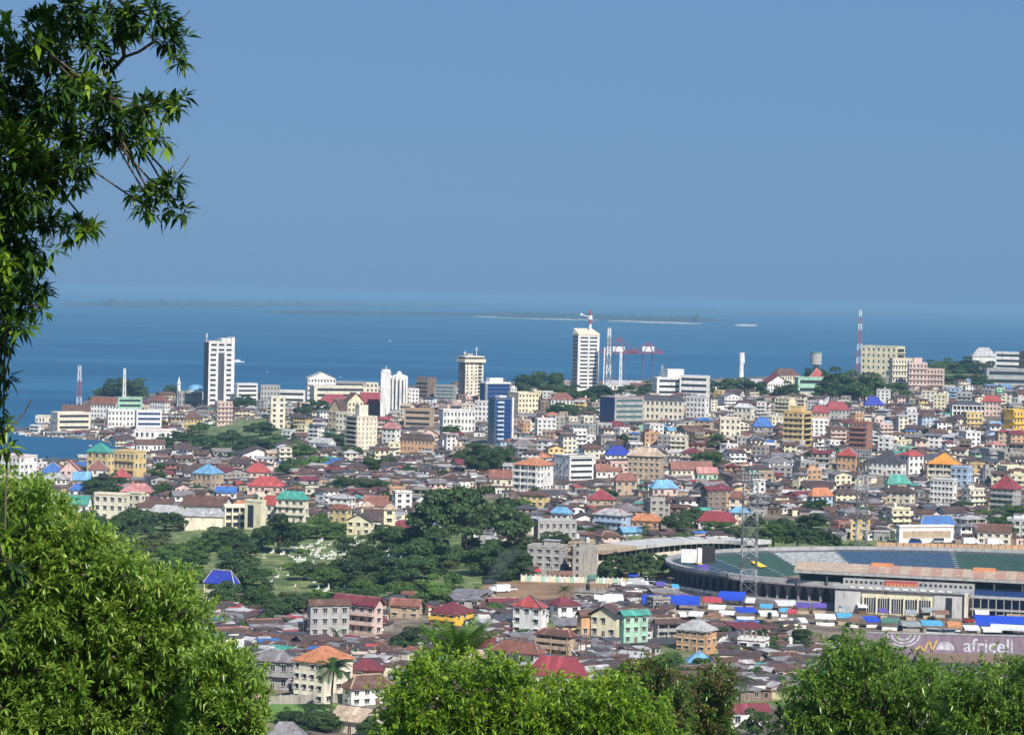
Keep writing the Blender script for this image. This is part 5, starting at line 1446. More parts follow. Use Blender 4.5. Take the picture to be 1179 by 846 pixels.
# ------------------------------------------------------------------ the curved slab block by the stadium
def curved_block():
    pts = [(688, 641), (720, 637), (755, 632), (790, 629), (830, 629), (866, 631)]
    base = []
    xs = np.linspace(688, 866, 15)
    fit = np.polyfit([p[0] for p in pts], [p[1] for p in pts], 3); fd = np.polyfit([p[0] for p in pts], [1010, 1030, 1052, 1064, 1067, 1060], 3)
    for x in xs:
        base.append(at(x, float(np.polyval(fit, x)) - 8, float(np.polyval(fd, x))))
    e = empty('residential_block', (base[0].x, base[0].y, 21))
    off = Vector((base[0].x, base[0].y, 21))
    top = [b - off for b in base]
    roof = Geo(); w1 = Geo(); rail = Geo(); n = len(top)
    for i in range(n - 1):
        a, b = top[i], top[i + 1]; d = (b - a); d.z = 0; d.normalize(); nn = Vector((d.y, -d.x, 0))
        L = (b - a).length
        def seg(g, y0, y1, z0, z1, mat):
            q = [a - nn * y0, b - nn * y0, b - nn * y1, a - nn * y1]
            lo = [(p.x, p.y, p.z + z0) for p in q]; hi = [(p.x, p.y, p.z + z1) for p in q]
            g.add(lo + hi, [(0, 1, 5, 4), (1, 2, 6, 5), (2, 3, 7, 6), (3, 0, 4, 7), (4, 5, 6, 7), (3, 2, 1, 0)], mat)
        seg(roof, -2.9, 12, -1.5, 0, 'w tan' if i < 3 else 'concrete pale')
        seg(w1, 0, 10, -4.2, -1.5, 'hole')
        seg(w1, -.9, 10, -8.0, -4.2, 'w cream')
        seg(w1, 0, 10, -9.2, -8.0, 'hole')
        seg(rail, 1.5, 9, -16, -9.2, 'w bare concrete')
    roof.build('roof', e); w1.build('gallery', e); rail.build('lower_floor', e)
    k = 0
    for i in range(n - 1):
        a, b = top[i], top[i + 1]; m = 2
        for j in range(m):
            p = a + (b - a) * (j / m); g = Geo(); g.box(p.x - .25, p.x + .25, p.y - .4, p.y + .1, p.z - 4.2, p.z - 1.5, 'w cream'); g.build('pillar', e)
    g = Geo(); x0 = -9.6; g.box(x0, -.1, -2, 12, -3, top[0].z + 1.0, 'w bare concrete'); g.build('end_wall', e)
    for k in range(5):
        o = bpy.data.objects.new('window', window_mesh(1.0, 1.3, 'glass', 'w bare concrete', False)[2]); COL.objects.link(o); o.parent = e; o.location = (x0 + 1.8, -2, 1.0 + k * 3.0)
    tag(e, 'long curved concrete block with a blank end wall and open gallery behind the trees', 'residential block')
    landmark('the curved concrete block', 740, 640)
    RECTS.append((660, 866, 620, 668, 668))

# ------------------------------------------------------------------ stadium
def stadium():
    cx, cy, zb = 176.0, 1003.0, 20.0
    A, Bm = 113.0, 76.0
    e = empty('stadium', (cx, cy, zb))
    def P(t, r, z): return (A * r * math.cos(t), Bm * r * math.sin(t), z) if r >= 0 else None
    def PR(t, off, z):   # moved outwards by off metres
        x, y = A * math.cos(t), Bm * math.sin(t)
        nx, ny = math.cos(t) / A, math.sin(t) / Bm; l = math.hypot(nx, ny)
        return (x + nx / l * off, y + ny / l * off, z)
    HR = 8.8
    # seating, one piece to each section, stepped
    secs = [(180, 196, 'seat blue green', 0), (196, 214, 'seat pale', 0), (214, 236, 'seat grey', 0), (150, 180, 'seat blue green', 0), (128, 150, 'seat green', 0), (117, 128, 'seat grey', 0), (112, 117, 'seat grey', 0),
            (86, 112, 'seat blue', 0), (66, 86, 'seat green', 0), (48, 66, 'seat grey', 0), (20, 48, 'seat grey', 0), (236, 262, 'seat grey', 0), (262, 300, 'seat grey', 0), (300, 330, 'seat grey', 0), (-30, 20, 'seat grey', 0)]
    M['seat green'] = plain('green painted terrace', (0.035, 0.085, 0.072), .8, 0, .2, .6)
    M['seat blue'] = plain('blue painted terrace', (0.04, 0.085, 0.155), .8, 0, .2, .6)
    M['seat blue green'] = plain('blue green painted terrace', (0.035, 0.075, 0.105), .8, 0, .2, .6)
    M['seat grey'] = plain('bare terrace', (0.32, 0.33, 0.34), .9, 0, .3, .6)
    M['seat pale'] = plain('pale terrace', (0.30, 0.28, 0.28), .9, 0, .3, .6)
    rows = 14
    for a0, a1, mt, _ in secs:
        g = Geo(); n = max(2, int(abs(a1 - a0) / 3))
        for k in range(rows):
            o0 = -34 + 34.0 * k / rows; o1 = -34 + 34.0 * (k + 1) / rows; z0 = 0.6 + (HR - 0.6) * k / rows; z1 = 0.6 + (HR - 0.6) * (k + 1) / rows
            for i in range(n):
                t0 = R(a0 + (a1 - a0) * i / n); t1 = R(a0 + (a1 - a0) * (i + 1) / n)
                g.add([PR(t0, o0, z0), PR(t1, o0, z0), PR(t1, o0, z1), PR(t0, o0, z1), PR(t0, o1, z1), PR(t1, o1, z1)], [(0, 1, 2, 3), (3, 2, 5, 4)], mt)
        g.build('terrace', e)
    # aisles
    for a in (150, 128, 112, 66, 86, 48, 138, 163, 196, 214):
        g = Geo()
        for k in range(rows):
            o0 = -34 + 34.0 * k / rows; z1 = 0.6 + (HR - 0.6) * (k + 1) / rows
            t0, t1 = R(a - .5), R(a + .5)
            g.add([PR(t0, o0, z1 + .06), PR(t1, o0, z1 + .06), PR(t1, o0 + 34. / rows, z1 + .06), PR(t0, o0 + 34. / rows, z1 + .06)], [(0, 1, 2, 3)], 'seat grey')
        g.build('aisle', e)
    # painted yellow signs lying on the terraces
    M['sign yellow'] = plain('yellow paint', (0.75, 0.52, 0.05), .7)
    for a, o in ((140, -17), (166, -8)):
        g = Geo(); z = 0.6 + (HR - 0.6) * (o + 34) / 34 + .9
        g.add([PR(R(a - 1.6), o - 3, z - .8), PR(R(a + 1.6), o - 3, z - .8), PR(R(a + 1.2), o + 3, z + .9), PR(R(a - 1.6), o + 3, z + .9)], [(0, 1, 2, 3)], 'sign yellow'); g.build('painted_emblem', e)
    # pitch and track
    g = Geo(); n = 60
    g.add([PR(R(6 * i), -34, .3) for i in range(60)], [tuple(range(60))], 'tarp brown'); g.build('running_track', e)
    M['stand roof'] = roof_mat('grandstand sheet', (0.62, 0.46, 0.32), .3)
    M['stand roof red'] = roof_mat('grandstand sheet newer', (0.58, 0.33, 0.23), .3)
    M['pitch'] = plain('pitch grass', (0.07, 0.17, 0.04), .9, 0, .2, .2)
    g = Geo(); g.box(-52, 52, -30, 30, .3, .36, 'pitch'); g.build('pitch', e)
    # rim
    g = Geo()
    for i in range(120):
        t0, t1 = R(3 * i), R(3 * i + 3)
        q = [PR(t0, 0, HR), PR(t1, 0, HR), PR(t1, 2.2, HR), PR(t0, 2.2, HR)]; h = [(a, b, c + 1.2) for a, b, c in q]
        g.add(q + h, [(0, 1, 5, 4), (1, 2, 6, 5), (2, 3, 7, 6), (3, 0, 4, 7), (4, 5, 6, 7), (3, 2, 1, 0)], 'w grey')
    g.build('rim', e)
    # outer arcade: piers, arches, dark wall behind
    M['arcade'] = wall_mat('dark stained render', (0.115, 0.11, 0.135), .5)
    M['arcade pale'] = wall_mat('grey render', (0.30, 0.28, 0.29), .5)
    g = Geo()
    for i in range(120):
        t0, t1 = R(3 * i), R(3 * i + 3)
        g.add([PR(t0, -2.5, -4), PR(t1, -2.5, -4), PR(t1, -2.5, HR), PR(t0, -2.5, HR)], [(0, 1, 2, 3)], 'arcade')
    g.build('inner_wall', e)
    def arc(a0, a1, step, mat, top):
        n = int((a1 - a0) / step)
        for i in range(n):
            t = a0 + step * i
            g = Geo()
            m0, m1 = R(t), R(t + step)
            pw = .16
            def L(u, off, z):
                return PR(m0 + (m1 - m0) * u, off, z)
            g.add([L(-pw / 2, .6, -4), L(pw / 2, .6, -4), L(pw / 2, .6, top), L(-pw / 2, .6, top), L(-pw / 2, -2, -4), L(pw / 2, -2, -4), L(pw / 2, -2, top), L(-pw / 2, -2, top)],
                  [(0, 1, 2, 3), (1, 5, 6, 2), (4, 0, 3, 7)], mat)
            k = 8; spr = top - 4.2
            vs = []
            for j in range(k + 1):
                u = pw / 2 + (1 - pw) * j / k; za = spr + 3.0 * math.sin(math.pi * j / k)
                vs += [L(u, .35, za), L(u, .35, top), L(u, -.4, za)]
            fs = []
            for j in range(k):
                fs += [(3 * j, 3 * j + 3, 3 * j + 4, 3 * j + 1), (3 * j, 3 * j + 2, 3 * j + 5, 3 * j + 3)]
            g.add(vs, fs, mat)
            g.add([L(0, .9, top - .9), L(1, .9, top - .9), L(1, .9, top), L(0, .9, top), L(0, .3, top - .9), L(1, .3, top - .9)], [(0, 1, 2, 3), (1, 0, 4, 5)], 'arcade pale')
            g.build('arch', e)
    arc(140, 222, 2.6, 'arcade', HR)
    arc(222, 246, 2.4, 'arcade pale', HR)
    # parapet walk on the right part of the arcade
    g = Geo()
    for i in range(30):
        t0, t1 = R(215 + i), R(216 + i)
        g.add([PR(t0, .9, HR + .2), PR(t1, .9, HR + .2), PR(t1, 3.2, HR - .2), PR(t0, 3.2, HR - .2), PR(t0, 3.2, HR - .8), PR(t1, 3.2, HR - .8)], [(0, 1, 2, 3), (3, 2, 5, 4)], 'arcade pale')
    g.build('walkway', e)
    # low band round the foot
    g = Geo()
    for i in range(66):
        t0, t1 = R(180 + i), R(181 + i)
        g.add([PR(t0, 5, -4), PR(t1, 5, -4), PR(t1, 5, 2.2), PR(t0, 5, 2.2), PR(t0, -2, 2.6), PR(t1, -2, 2.6)], [(0, 1, 2, 3), (3, 2, 5, 4)], 'arcade pale')
    g.build('base_band', e)
    # grandstand block: its own straight frame along the near side
    def world(px, py, D):
        v = at(px, py, D); return Vector((v.x - cx, v.y - cy, v.z - zb))
    a = world(914, 659, 938); b = world(1179, 669, 917)
    dirv = (b - a); dirv.z = 0; dirv.normalize(); ang = math.atan2(dirv.y, dirv.x)
    gs = lambda g: g.frame(a.x, a.y, 0, ang)
    z0 = a.z; Lr = 135
    sc = 930 / FPX
    X = lambda px: (px - 914) * sc           # along the front
    g = Geo(); gs(g)
    g.add([(0, 0, z0), (Lr, 0, z0), (Lr, 26, z0 + .6), (-3, 26, z0 + .6), (0, 0, z0 + 1.0), (Lr, 0, z0 + 1.0), (Lr, 26, z0 + 1.6), (-3, 26, z0 + 1.6)], [(3, 2, 1, 0), (0, 1, 5, 4), (1, 2, 6, 5), (2, 3, 7, 6), (3, 0, 4, 7)], 'w grey')
    g.build('roof_edge', e)
    for i in range(36):
        g = Geo(); gs(g); x0 = Lr * i / 36; x1 = Lr * (i + 1) / 36; sk0 = -3 * (1 - x0 / Lr); sk1 = -3 * (1 - x1 / Lr)
        mt = 'stand roof' if i % 2 == 0 or not 5 < i < 30 else 'stand roof red'
        g.add([(x0, .4, z0 + 1.05), (x1, .4, z0 + 1.05), (x1 + sk1 * .9, 25.6, z0 + 1.72), (x0 + sk0 * .9, 25.6, z0 + 1.72)], [(0, 1, 2, 3)], mt); g.build('roof_sheet', e)
    for i, x in enumerate((25, 62, 100)):
        g = Geo(); gs(g); g.box(x, x + 8, 22, 25, z0 + 1.6, z0 + 2.6, 'tarp orange'); g.build('roof_light_box', e)
    # posts and lattice under the roof
    for i in range(14):
        x = 2 + i * 9.9; g = Geo(); gs(g)
        g.box(x - .25, x + .25, .8, 1.3, 8, z0, 'steel'); g.bar((x, 1, 12), (x + 4.9, 1, z0), .2, 'steel'); g.bar((x + 9.8, 1, 12), (x + 4.9, 1, z0), .2, 'steel'); g.build('roof_post', e)
    g = Geo(); gs(g); g.box(0, Lr, 14, 15, 0, z0 - .1, 'arcade'); g.build('back_wall', e)
    # upper band with port-hole windows, red sign, entrance block
    g = Geo(); gs(g); g.box(X(972), X(1122), -.6, 14, 0, z0 - 1.0, 'w grey'); g.build('upper_wall', e)
    for i in range(26):
        x = X(976) + i * (X(1118) - X(976)) / 25
        if X(1018) < x < X(1060): continue
        g = Geo(); gs(g); g.box(x - .45, x + .45, -.68, -.5, z0 - 2.6, z0 - 1.7, 'glass'); g.build('window', e)
    g = Geo(); gs(g); g.box(X(1020), X(1058), -1.0, -.6, z0 - 3.2, z0 - 1.1, 'mast red', True)
    for k in range(9): g.box(X(1022) + k * 1.25, X(1022) + k * 1.25 + .8, -1.1, -.98, z0 - 3.1 + (k % 2) * .2, z0 - 1.9, 'tarp orange')
    g.build('sign_board', e)
    zt = z0 - 3.2; z1 = z0 - 13.2
    g = Geo(); gs(g)
    g.box(X(966), X(1116), -9, -.5, -4, zt - .6, 'concrete pale'); g.build('entrance_block', e)
    g = Geo(); gs(g); g.box(X(962), X(1120), -10.2, -.3, zt - .6, zt + .2, 'w grey', True)
    for k in range(12): g.box(X(984) + k * 3.1, X(984) + k * 3.1 + 1.8, -10.4, -10.1, zt - .2, zt + .5, 'w white')
    g.build('cornice', e)
    g = Geo(); gs(g); g.box(X(966) + .3, X(996), -9.5, -8.9, z1, zt - 1, 'concrete pale'); g.build('grey_panel', e)
    g = Geo(); gs(g); g.box(X(1079), X(1112), -9.5, -8.9, z1, zt - 1, 'concrete pale'); g.build('grey_panel', e)
    g = Geo(); gs(g); g.box(X(998), X(1078), -9.4, -8.9, z1 - .5, zt - 2.0, 'w pale yellow'); g.build('cream_front', e)
    for k in range(5):
        xx = X(999) + k * (X(1077) - X(999)) / 5; ww = (X(1077) - X(999)) / 5
        g = Geo(); gs(g); g.box(xx + .5, xx + ww - .4, -9.6, -9.35, z1 + 1.6, zt - 3.4, 'glass')
        for q in range(1, 5): g.box(xx + .5 + (ww - .9) * q / 5 - .1, xx + .5 + (ww - .9) * q / 5 + .1, -9.75, -9.55, z1 + 1.6, zt - 3.4, 'frame')
        g.build('window', e)
        g = Geo(); gs(g); g.box(xx - .25, xx + .25, -10.1, -9.4, z1 - .5, zt - 2.6, 'w cream'); g.build('pilaster', e)
    g = Geo(); gs(g); g.box(X(1093), X(1100), -9.7, -9.4, z1 + .5, zt - 2, 'glass'); g.build('window', e)
    g = Geo(); gs(g); g.box(X(1114), X(1118), -10.6, -8.5, -4, zt, 'w cream'); g.build('corner_pier', e)
    for k, zz in enumerate((z1 - 1.2, z1 - 3.4)):
        g = Geo(); gs(g); g.box(X(966), X(1116), -11.5, -9, zz, zz + .35, 'w grey', True); g.build('canopy', e)
    for k in range(14):
        g = Geo(); gs(g); x = X(968) + k * (X(1114) - X(968)) / 13; g.box(x - .2, x + .2, -11.2, -10.8, -4, z1 - 1.2, 'w grey'); g.build('column', e)
    # right wing: open frame of columns and slabs with blue shutters
    g = Geo(); gs(g); g.box(X(1120), X(1290), 0, 1, -4, z0 - 3, 'blue glass'); g.build('shutter_wall', e)
    for k, zz in enumerate((z1 - 1, z1 + 3.6, z1 + 7.8)):
        g = Geo(); gs(g); g.box(X(1119), X(1290), -5.0, 0, zz, zz + .5, 'w grey', True); g.build('floor_slab', e)
    for k in range(20):
        g = Geo(); gs(g); x = X(1122) + k * 2.7; g.box(x - .15, x + .15, -4.8, -4.4, -4, z1 + 8, 'w grey'); g.build('column', e)
    g = Geo(); gs(g); g.box(X(1160), X(1290), -5.2, -4.9, z1 + .4, z1 + 3, 'w tan'); g.build('brick_panel', e)
    tag(e, 'large oval football stadium with green and blue terraces and long pink ribbed roof', 'stadium')
    landmark('the stadium entrance', 1040, 690); landmark('the stadium arcade', 860, 675)
    RECTS.append((774, 1179, 632, 715, 715))
    # scoreboard, standing on the rim
    p = at(801, 648, 992); s = empty('scoreboard', p, 0)
    g = Geo(); g.box(-5.6, 0.6, -1.0, 1.0, 0.2, 5.2, 'w white', True); g.build('panel_back', s)
    g = Geo(); g.box(0.6, 2.2, -1.6, 1.2, 0.4, 5.8, 'w white', True); g.box(2.2, 7.2, -1.4, 1.4, .2, 6.6, 'hole', True); g.build('side_panel', s)
    for x in (-5, -1, 3): 
        g = Geo(); g.box(x - .2, x + .2, -.4, .4, -3, .2, 'steel'); g.build('post', s)
    g = Geo(); g.box(0.6, 5.0, -2.6, -2.2, -2.4, -.2, 'tarp violet', True); g.build('banner', s)
    tag(s, 'white backed scoreboard with a dark face standing on the stadium rim', 'scoreboard')
    landmark('the scoreboard', 800, 638)
    def lamps(hh):
        def f(e):
            for r in range(3):
                g = Geo(); g.box(-3.4, 3.4, -.9, -.4, hh + .5 + r * 1.3, hh + .6 + r * 1.3, 'steel', True)
                for i in range(6): g.cyl(-3 + i * 1.2, -.8, hh + .6 + r * 1.3, hh + 1.4 + r * 1.3, .4, .5, 'pale steel', 8)
                g.build('lamp_row', e)
        return f
    q = at(861, 697, 938); gz = float(hgt(q.x, q.y))
    h = at(864, 556, 938).z - q.z
    lattice('floodlight_mast', q.x, q.y, q.z, h, 5.4, 5.0, ['steel', 'pale steel'], 4.2, 'tall lattice floodlight mast in front of the stadium arcade', thick=.36, extra_fn=lamps(h))
    landmark('the near floodlight mast', 862, 625)
    q = at(991, 640, 1096); h = at(993, 528, 1096).z - q.z
    lattice('floodlight_mast', q.x, q.y, q.z, h, 4.6, 4.2, ['steel', 'pale steel'], 6, 'tall lattice floodlight mast behind the grandstand roof', thick=.34, extra_fn=lamps(h))
    landmark('the far floodlight mast', 991, 585)
    # tan earth bank behind the stadium
    g = Geo(); p0 = at(1010, 634, 1112); p1 = at(1200, 640, 1105)
    ee = empty('boundary_wall', (p0.x, p0.y, p0.z)); L = (p1 - p0).length
    g.box(0, L, 0, 1.2, -6, 2.6, 'w tan'); g.box(0, L, 0.1, 1.1, 2.6, 3.6, 'w orange'); g.build('wall', ee)
    for k in range(24):
        g = Geo(); g.box(k * L / 24 - .3, k * L / 24 + .3, -.3, 0, -6, 3.9, 'w tan'); g.build('pier', ee)
    tag(ee, 'long tan boundary wall behind the far terraces of the stadium', 'wall')

def mural_wall():
    p = at(990, 752, 856); q = at(1200, 757, 856); p.z = q.z = 13.0
    e = empty('painted_wall', (p.x, p.y, p.z), math.atan2(q.y - p.y, q.x - p.x))
    L = (q - p).length; s = 850 / FPX
    M['mural'] = wall_mat('faded violet paint', (0.27, 0.20, 0.25), .7)
    M['mural white'] = plain('white paint', (0.50, 0.48, 0.52), .8, 0, .4, .7)
    M['mural ochre'] = plain('ochre paint', (0.62, 0.42, 0.12), .7)
    g = Geo(); g.box(0, L, 0, .6, -8, 9.0, 'mural'); g.build('wall', e)
    g = Geo(); g.box(0, L, -.15, .75, 9.0, 9.4, 'w grey', True); g.build('coping', e)
    g = Geo(); g.box((1055 - 990) * s, L, -1.6, -.1, -8, 3.0, 'w dusty brown', True); g.build('terrace_step', e)
    def rings(g, c, zc, rs, t, mat):
        for r in rs:
            n = 24
            for i in range(n):
                a0 = math.pi + math.pi * i / n; a1 = math.pi + math.pi * (i + 1) / n
                g.add([(c + r * math.cos(a0), -.05, zc + r * .72 * math.sin(a0)), (c + r * math.cos(a1), -.05, zc + r * .72 * math.sin(a1)), (c + (r - t) * math.cos(a1), -.05, zc + (r - t) * .72 * math.sin(a1)), (c + (r - t) * math.cos(a0), -.05, zc + (r - t) * .72 * math.sin(a0))], [(0, 1, 2, 3)], mat)
    g = Geo(); rings(g, (1040 - 990) * s, 8.8, (5.6, 4.2, 2.7), .65, 'mural white'); g.build('painted_rings', e)
    g = Geo(); c = (1088 - 990) * s
    g.add([(c + 2.6 * math.cos(a) * (1.3 if a < 2 else 1), -.05, 4.0 + 2.8 * math.sin(a)) for a in [math.pi * k / 10 for k in range(11)]], [tuple(range(11))], 'mural white'); g.build('painted_shell', e)
    g = Geo(); z = [(1052, 3.2), (1060, 5.2), (1064, 3.4), (1070, 7.0), (1074, 3.6), (1079, 7.2)]
    for (x0, a), (x1, b) in zip(z, z[1:]):
        g.bar(((x0 - 990) * s, -.08, a), ((x1 - 990) * s, -.08, b), .55, 'mural ochre')
    g.build('painted_zigzag', e)
    fc = bpy.data.curves.new('lettering', 'FONT'); fc.body = 'africell'; fc.size = 6.3; fc.extrude = .04; fc.offset = .10; fc.space_character = 1.0
    fc.materials.append(M['mural white'])
    o = bpy.data.objects.new('lettering', fc); COL.objects.link(o); o.parent = e; o.location = ((1110 - 990) * s, -.1, 3.6); o.rotation_euler = (R(90), 0, 0)
    tag(e, 'long violet painted wall with white rings and the word africell in white letters', 'wall')
    landmark('the painted violet wall', 1080, 742)

# ------------------------------------------------------------------ market stalls before the stadium
def stall(px, py, wpx, dpx, cloth, rng, big=False, flat=False):
    p = ground(px, py); sc = p.y / FPX
    w = wpx * sc; d = dpx; h = rng.uniform(2.4, 3.2) if not big else 4.2
    e = empty('market_stall', p, R(rng.uniform(-14, 8)))
    rh = rng.uniform(.5, .9) if not big else 1.4
    g = Geo(); mt = 'tarp ' + cloth
    if rng.random() < .5 or big:
        g.add([(-w / 2, -d / 2, h), (w / 2, -d / 2, h), (w / 2, 0, h + rh), (-w / 2, 0, h + rh), (w / 2, d / 2, h), (-w / 2, d / 2, h), (-w / 2, -d / 2 - .05, h - (1.3 if big else .7)), (w / 2, -d / 2 - .05, h - (1.3 if big else .7))],
              [(0, 1, 2, 3), (3, 2, 4, 5), (0, 3, 5), (1, 4, 2), (6, 7, 1, 0)], mt)
    else:
        g.add([(-w / 2, -d / 2, h), (w / 2, -d / 2, h), (w / 2, d / 2, h + rh), (-w / 2, d / 2, h + rh), (-w / 2, -d / 2, h - .6), (w / 2, -d / 2, h - .6)], [(0, 1, 2, 3), (4, 5, 1, 0)], mt)
    g.build('awning', e)
    for sx in (-1, 1):
        for sy in (-1, 1):
            g = Geo(); g.box(sx * (w / 2 - .2) - .06, sx * (w / 2 - .2) + .06, sy * (d / 2 - .2) - .06, sy * (d / 2 - .2) + .06, -1, h, 'wood'); g.build('post', e)
    g = Geo(); g.box(-w / 2 + .4, w / 2 - .4, -d / 2 + .3, -d / 2 + 1.4, -1, 1.0, rng.choice(['wood', 'w white', 'w bare concrete', 'w tan'])); g.build('counter', e)
    return e

def market():
    rng = random.Random(12); made = []
    big = [(772, 704, 66, 12, 'blue', 'long royal blue market tent left of the near floodlight mast', 1), (843, 699, 30, 10, 'blue', 'royal blue tent touching the near floodlight mast', 1), (1150, 728, 58, 14, 'blue', 'largest royal blue tent under the right wing of the stadium', 1),
           (700, 702, 34, 9, 'white', 'white tent left of the long royal blue tent', 1), (826, 708, 20, 7, 'white', 'white and blue awning left of the mast foot', 0), (905, 702, 24, 8, 'white', 'slanting white awning before the arcade', 0),
           (858, 712, 24, 8, 'blue', 'blue awning below the mast foot', 0), (883, 714, 22, 7, 'white', 'white box stall below the arcade', 0), (820, 701, 22, 6, 'red', 'red covered stall by the long royal blue tent', 0),
           (924, 706, 16, 6, 'violet', 'violet awning left of the grey entrance panel', 0), (950, 719, 24, 7, 'white', 'white shop box at the road under the entrance', 0), (971, 718, 18, 7, 'light blue', 'light blue awning left of the brown one', 0),
           (984, 722, 12, 6, 'brown', 'brown awning between two blue ones', 0), (1003, 721, 18, 7, 'blue', 'blue awning under the entrance windows', 0), (1025, 724, 20, 7, 'green', 'dark green awning under the entrance windows', 0),
           (1047, 726, 22, 8, 'grey', 'grey roofed white kiosk at the middle of the road', 0), (1071, 726, 24, 8, 'light blue', 'bright azure awning right of the grey kiosk', 0), (1098, 728, 16, 6, 'orange', 'orange and red stall near the corner pier', 0),
           (1118, 734, 18, 6, 'white', 'white van-like stall left of the largest tent', 0), (1165, 738, 50, 7, 'white', 'long white awning in front of the largest royal blue tent', 0), (1140, 736, 22, 6, 'white', 'pale awning left of the long white one', 0), (1188, 727, 20, 8, 'violet', 'violet tent cut by the picture edge', 0)]
    for px, py, w, d, c, lab, b in big:
        e = stall(px, py, w, d, c, rng, bool(b)); tag(e, lab, 'market stall', 'market stalls round the stadium'); USED.add(lab); made.append((px, py, w))
    landmark('the long royal blue tent', 772, 700); landmark('the largest blue tent', 1150, 722)
    n = 0
    cn = {'blue': 'royal blue', 'white': 'white', 'light blue': 'light blue', 'red': 'red', 'grey': 'grey', 'green': 'green', 'brown': 'brown', 'teal': 'teal', 'violet': 'violet', 'orange': 'orange'}
    tries = 0
    while n < 46 and tries < 4000:
        tries += 1
        z = rng.random()
        if z < .62:
            px = rng.uniform(690, 1179); lo = 693 + (px - 780) * .055; py = rng.uniform(lo if px > 780 else 690, lo + (26 if px < 960 else 17))
        elif z < .85: px = rng.uniform(700, 790); py = rng.uniform(664, 700)
        else: px = rng.uniform(590, 690); py = rng.uniform(652, 672)
        w = rng.uniform(8, 18)
        if any(abs(px - a) < (w + c) * .42 and abs(py - b) < 6.5 for a, b, c in made): continue
        c = rng.choice(['blue', 'white', 'white', 'white', 'white', 'light blue', 'red', 'grey', 'green', 'brown', 'violet', 'grey', 'grey', 'brown', 'blue', 'brown', 'white'])
        e = stall(px, py, w, rng.uniform(3.5, 6), c, rng); made.append((px, py, w)); n += 1
        tag(e, place_label(('small ' if w < 12 else 'wide ') + cn[c] + ' awning stall', px, py), 'market stall', 'market stalls round the stadium')

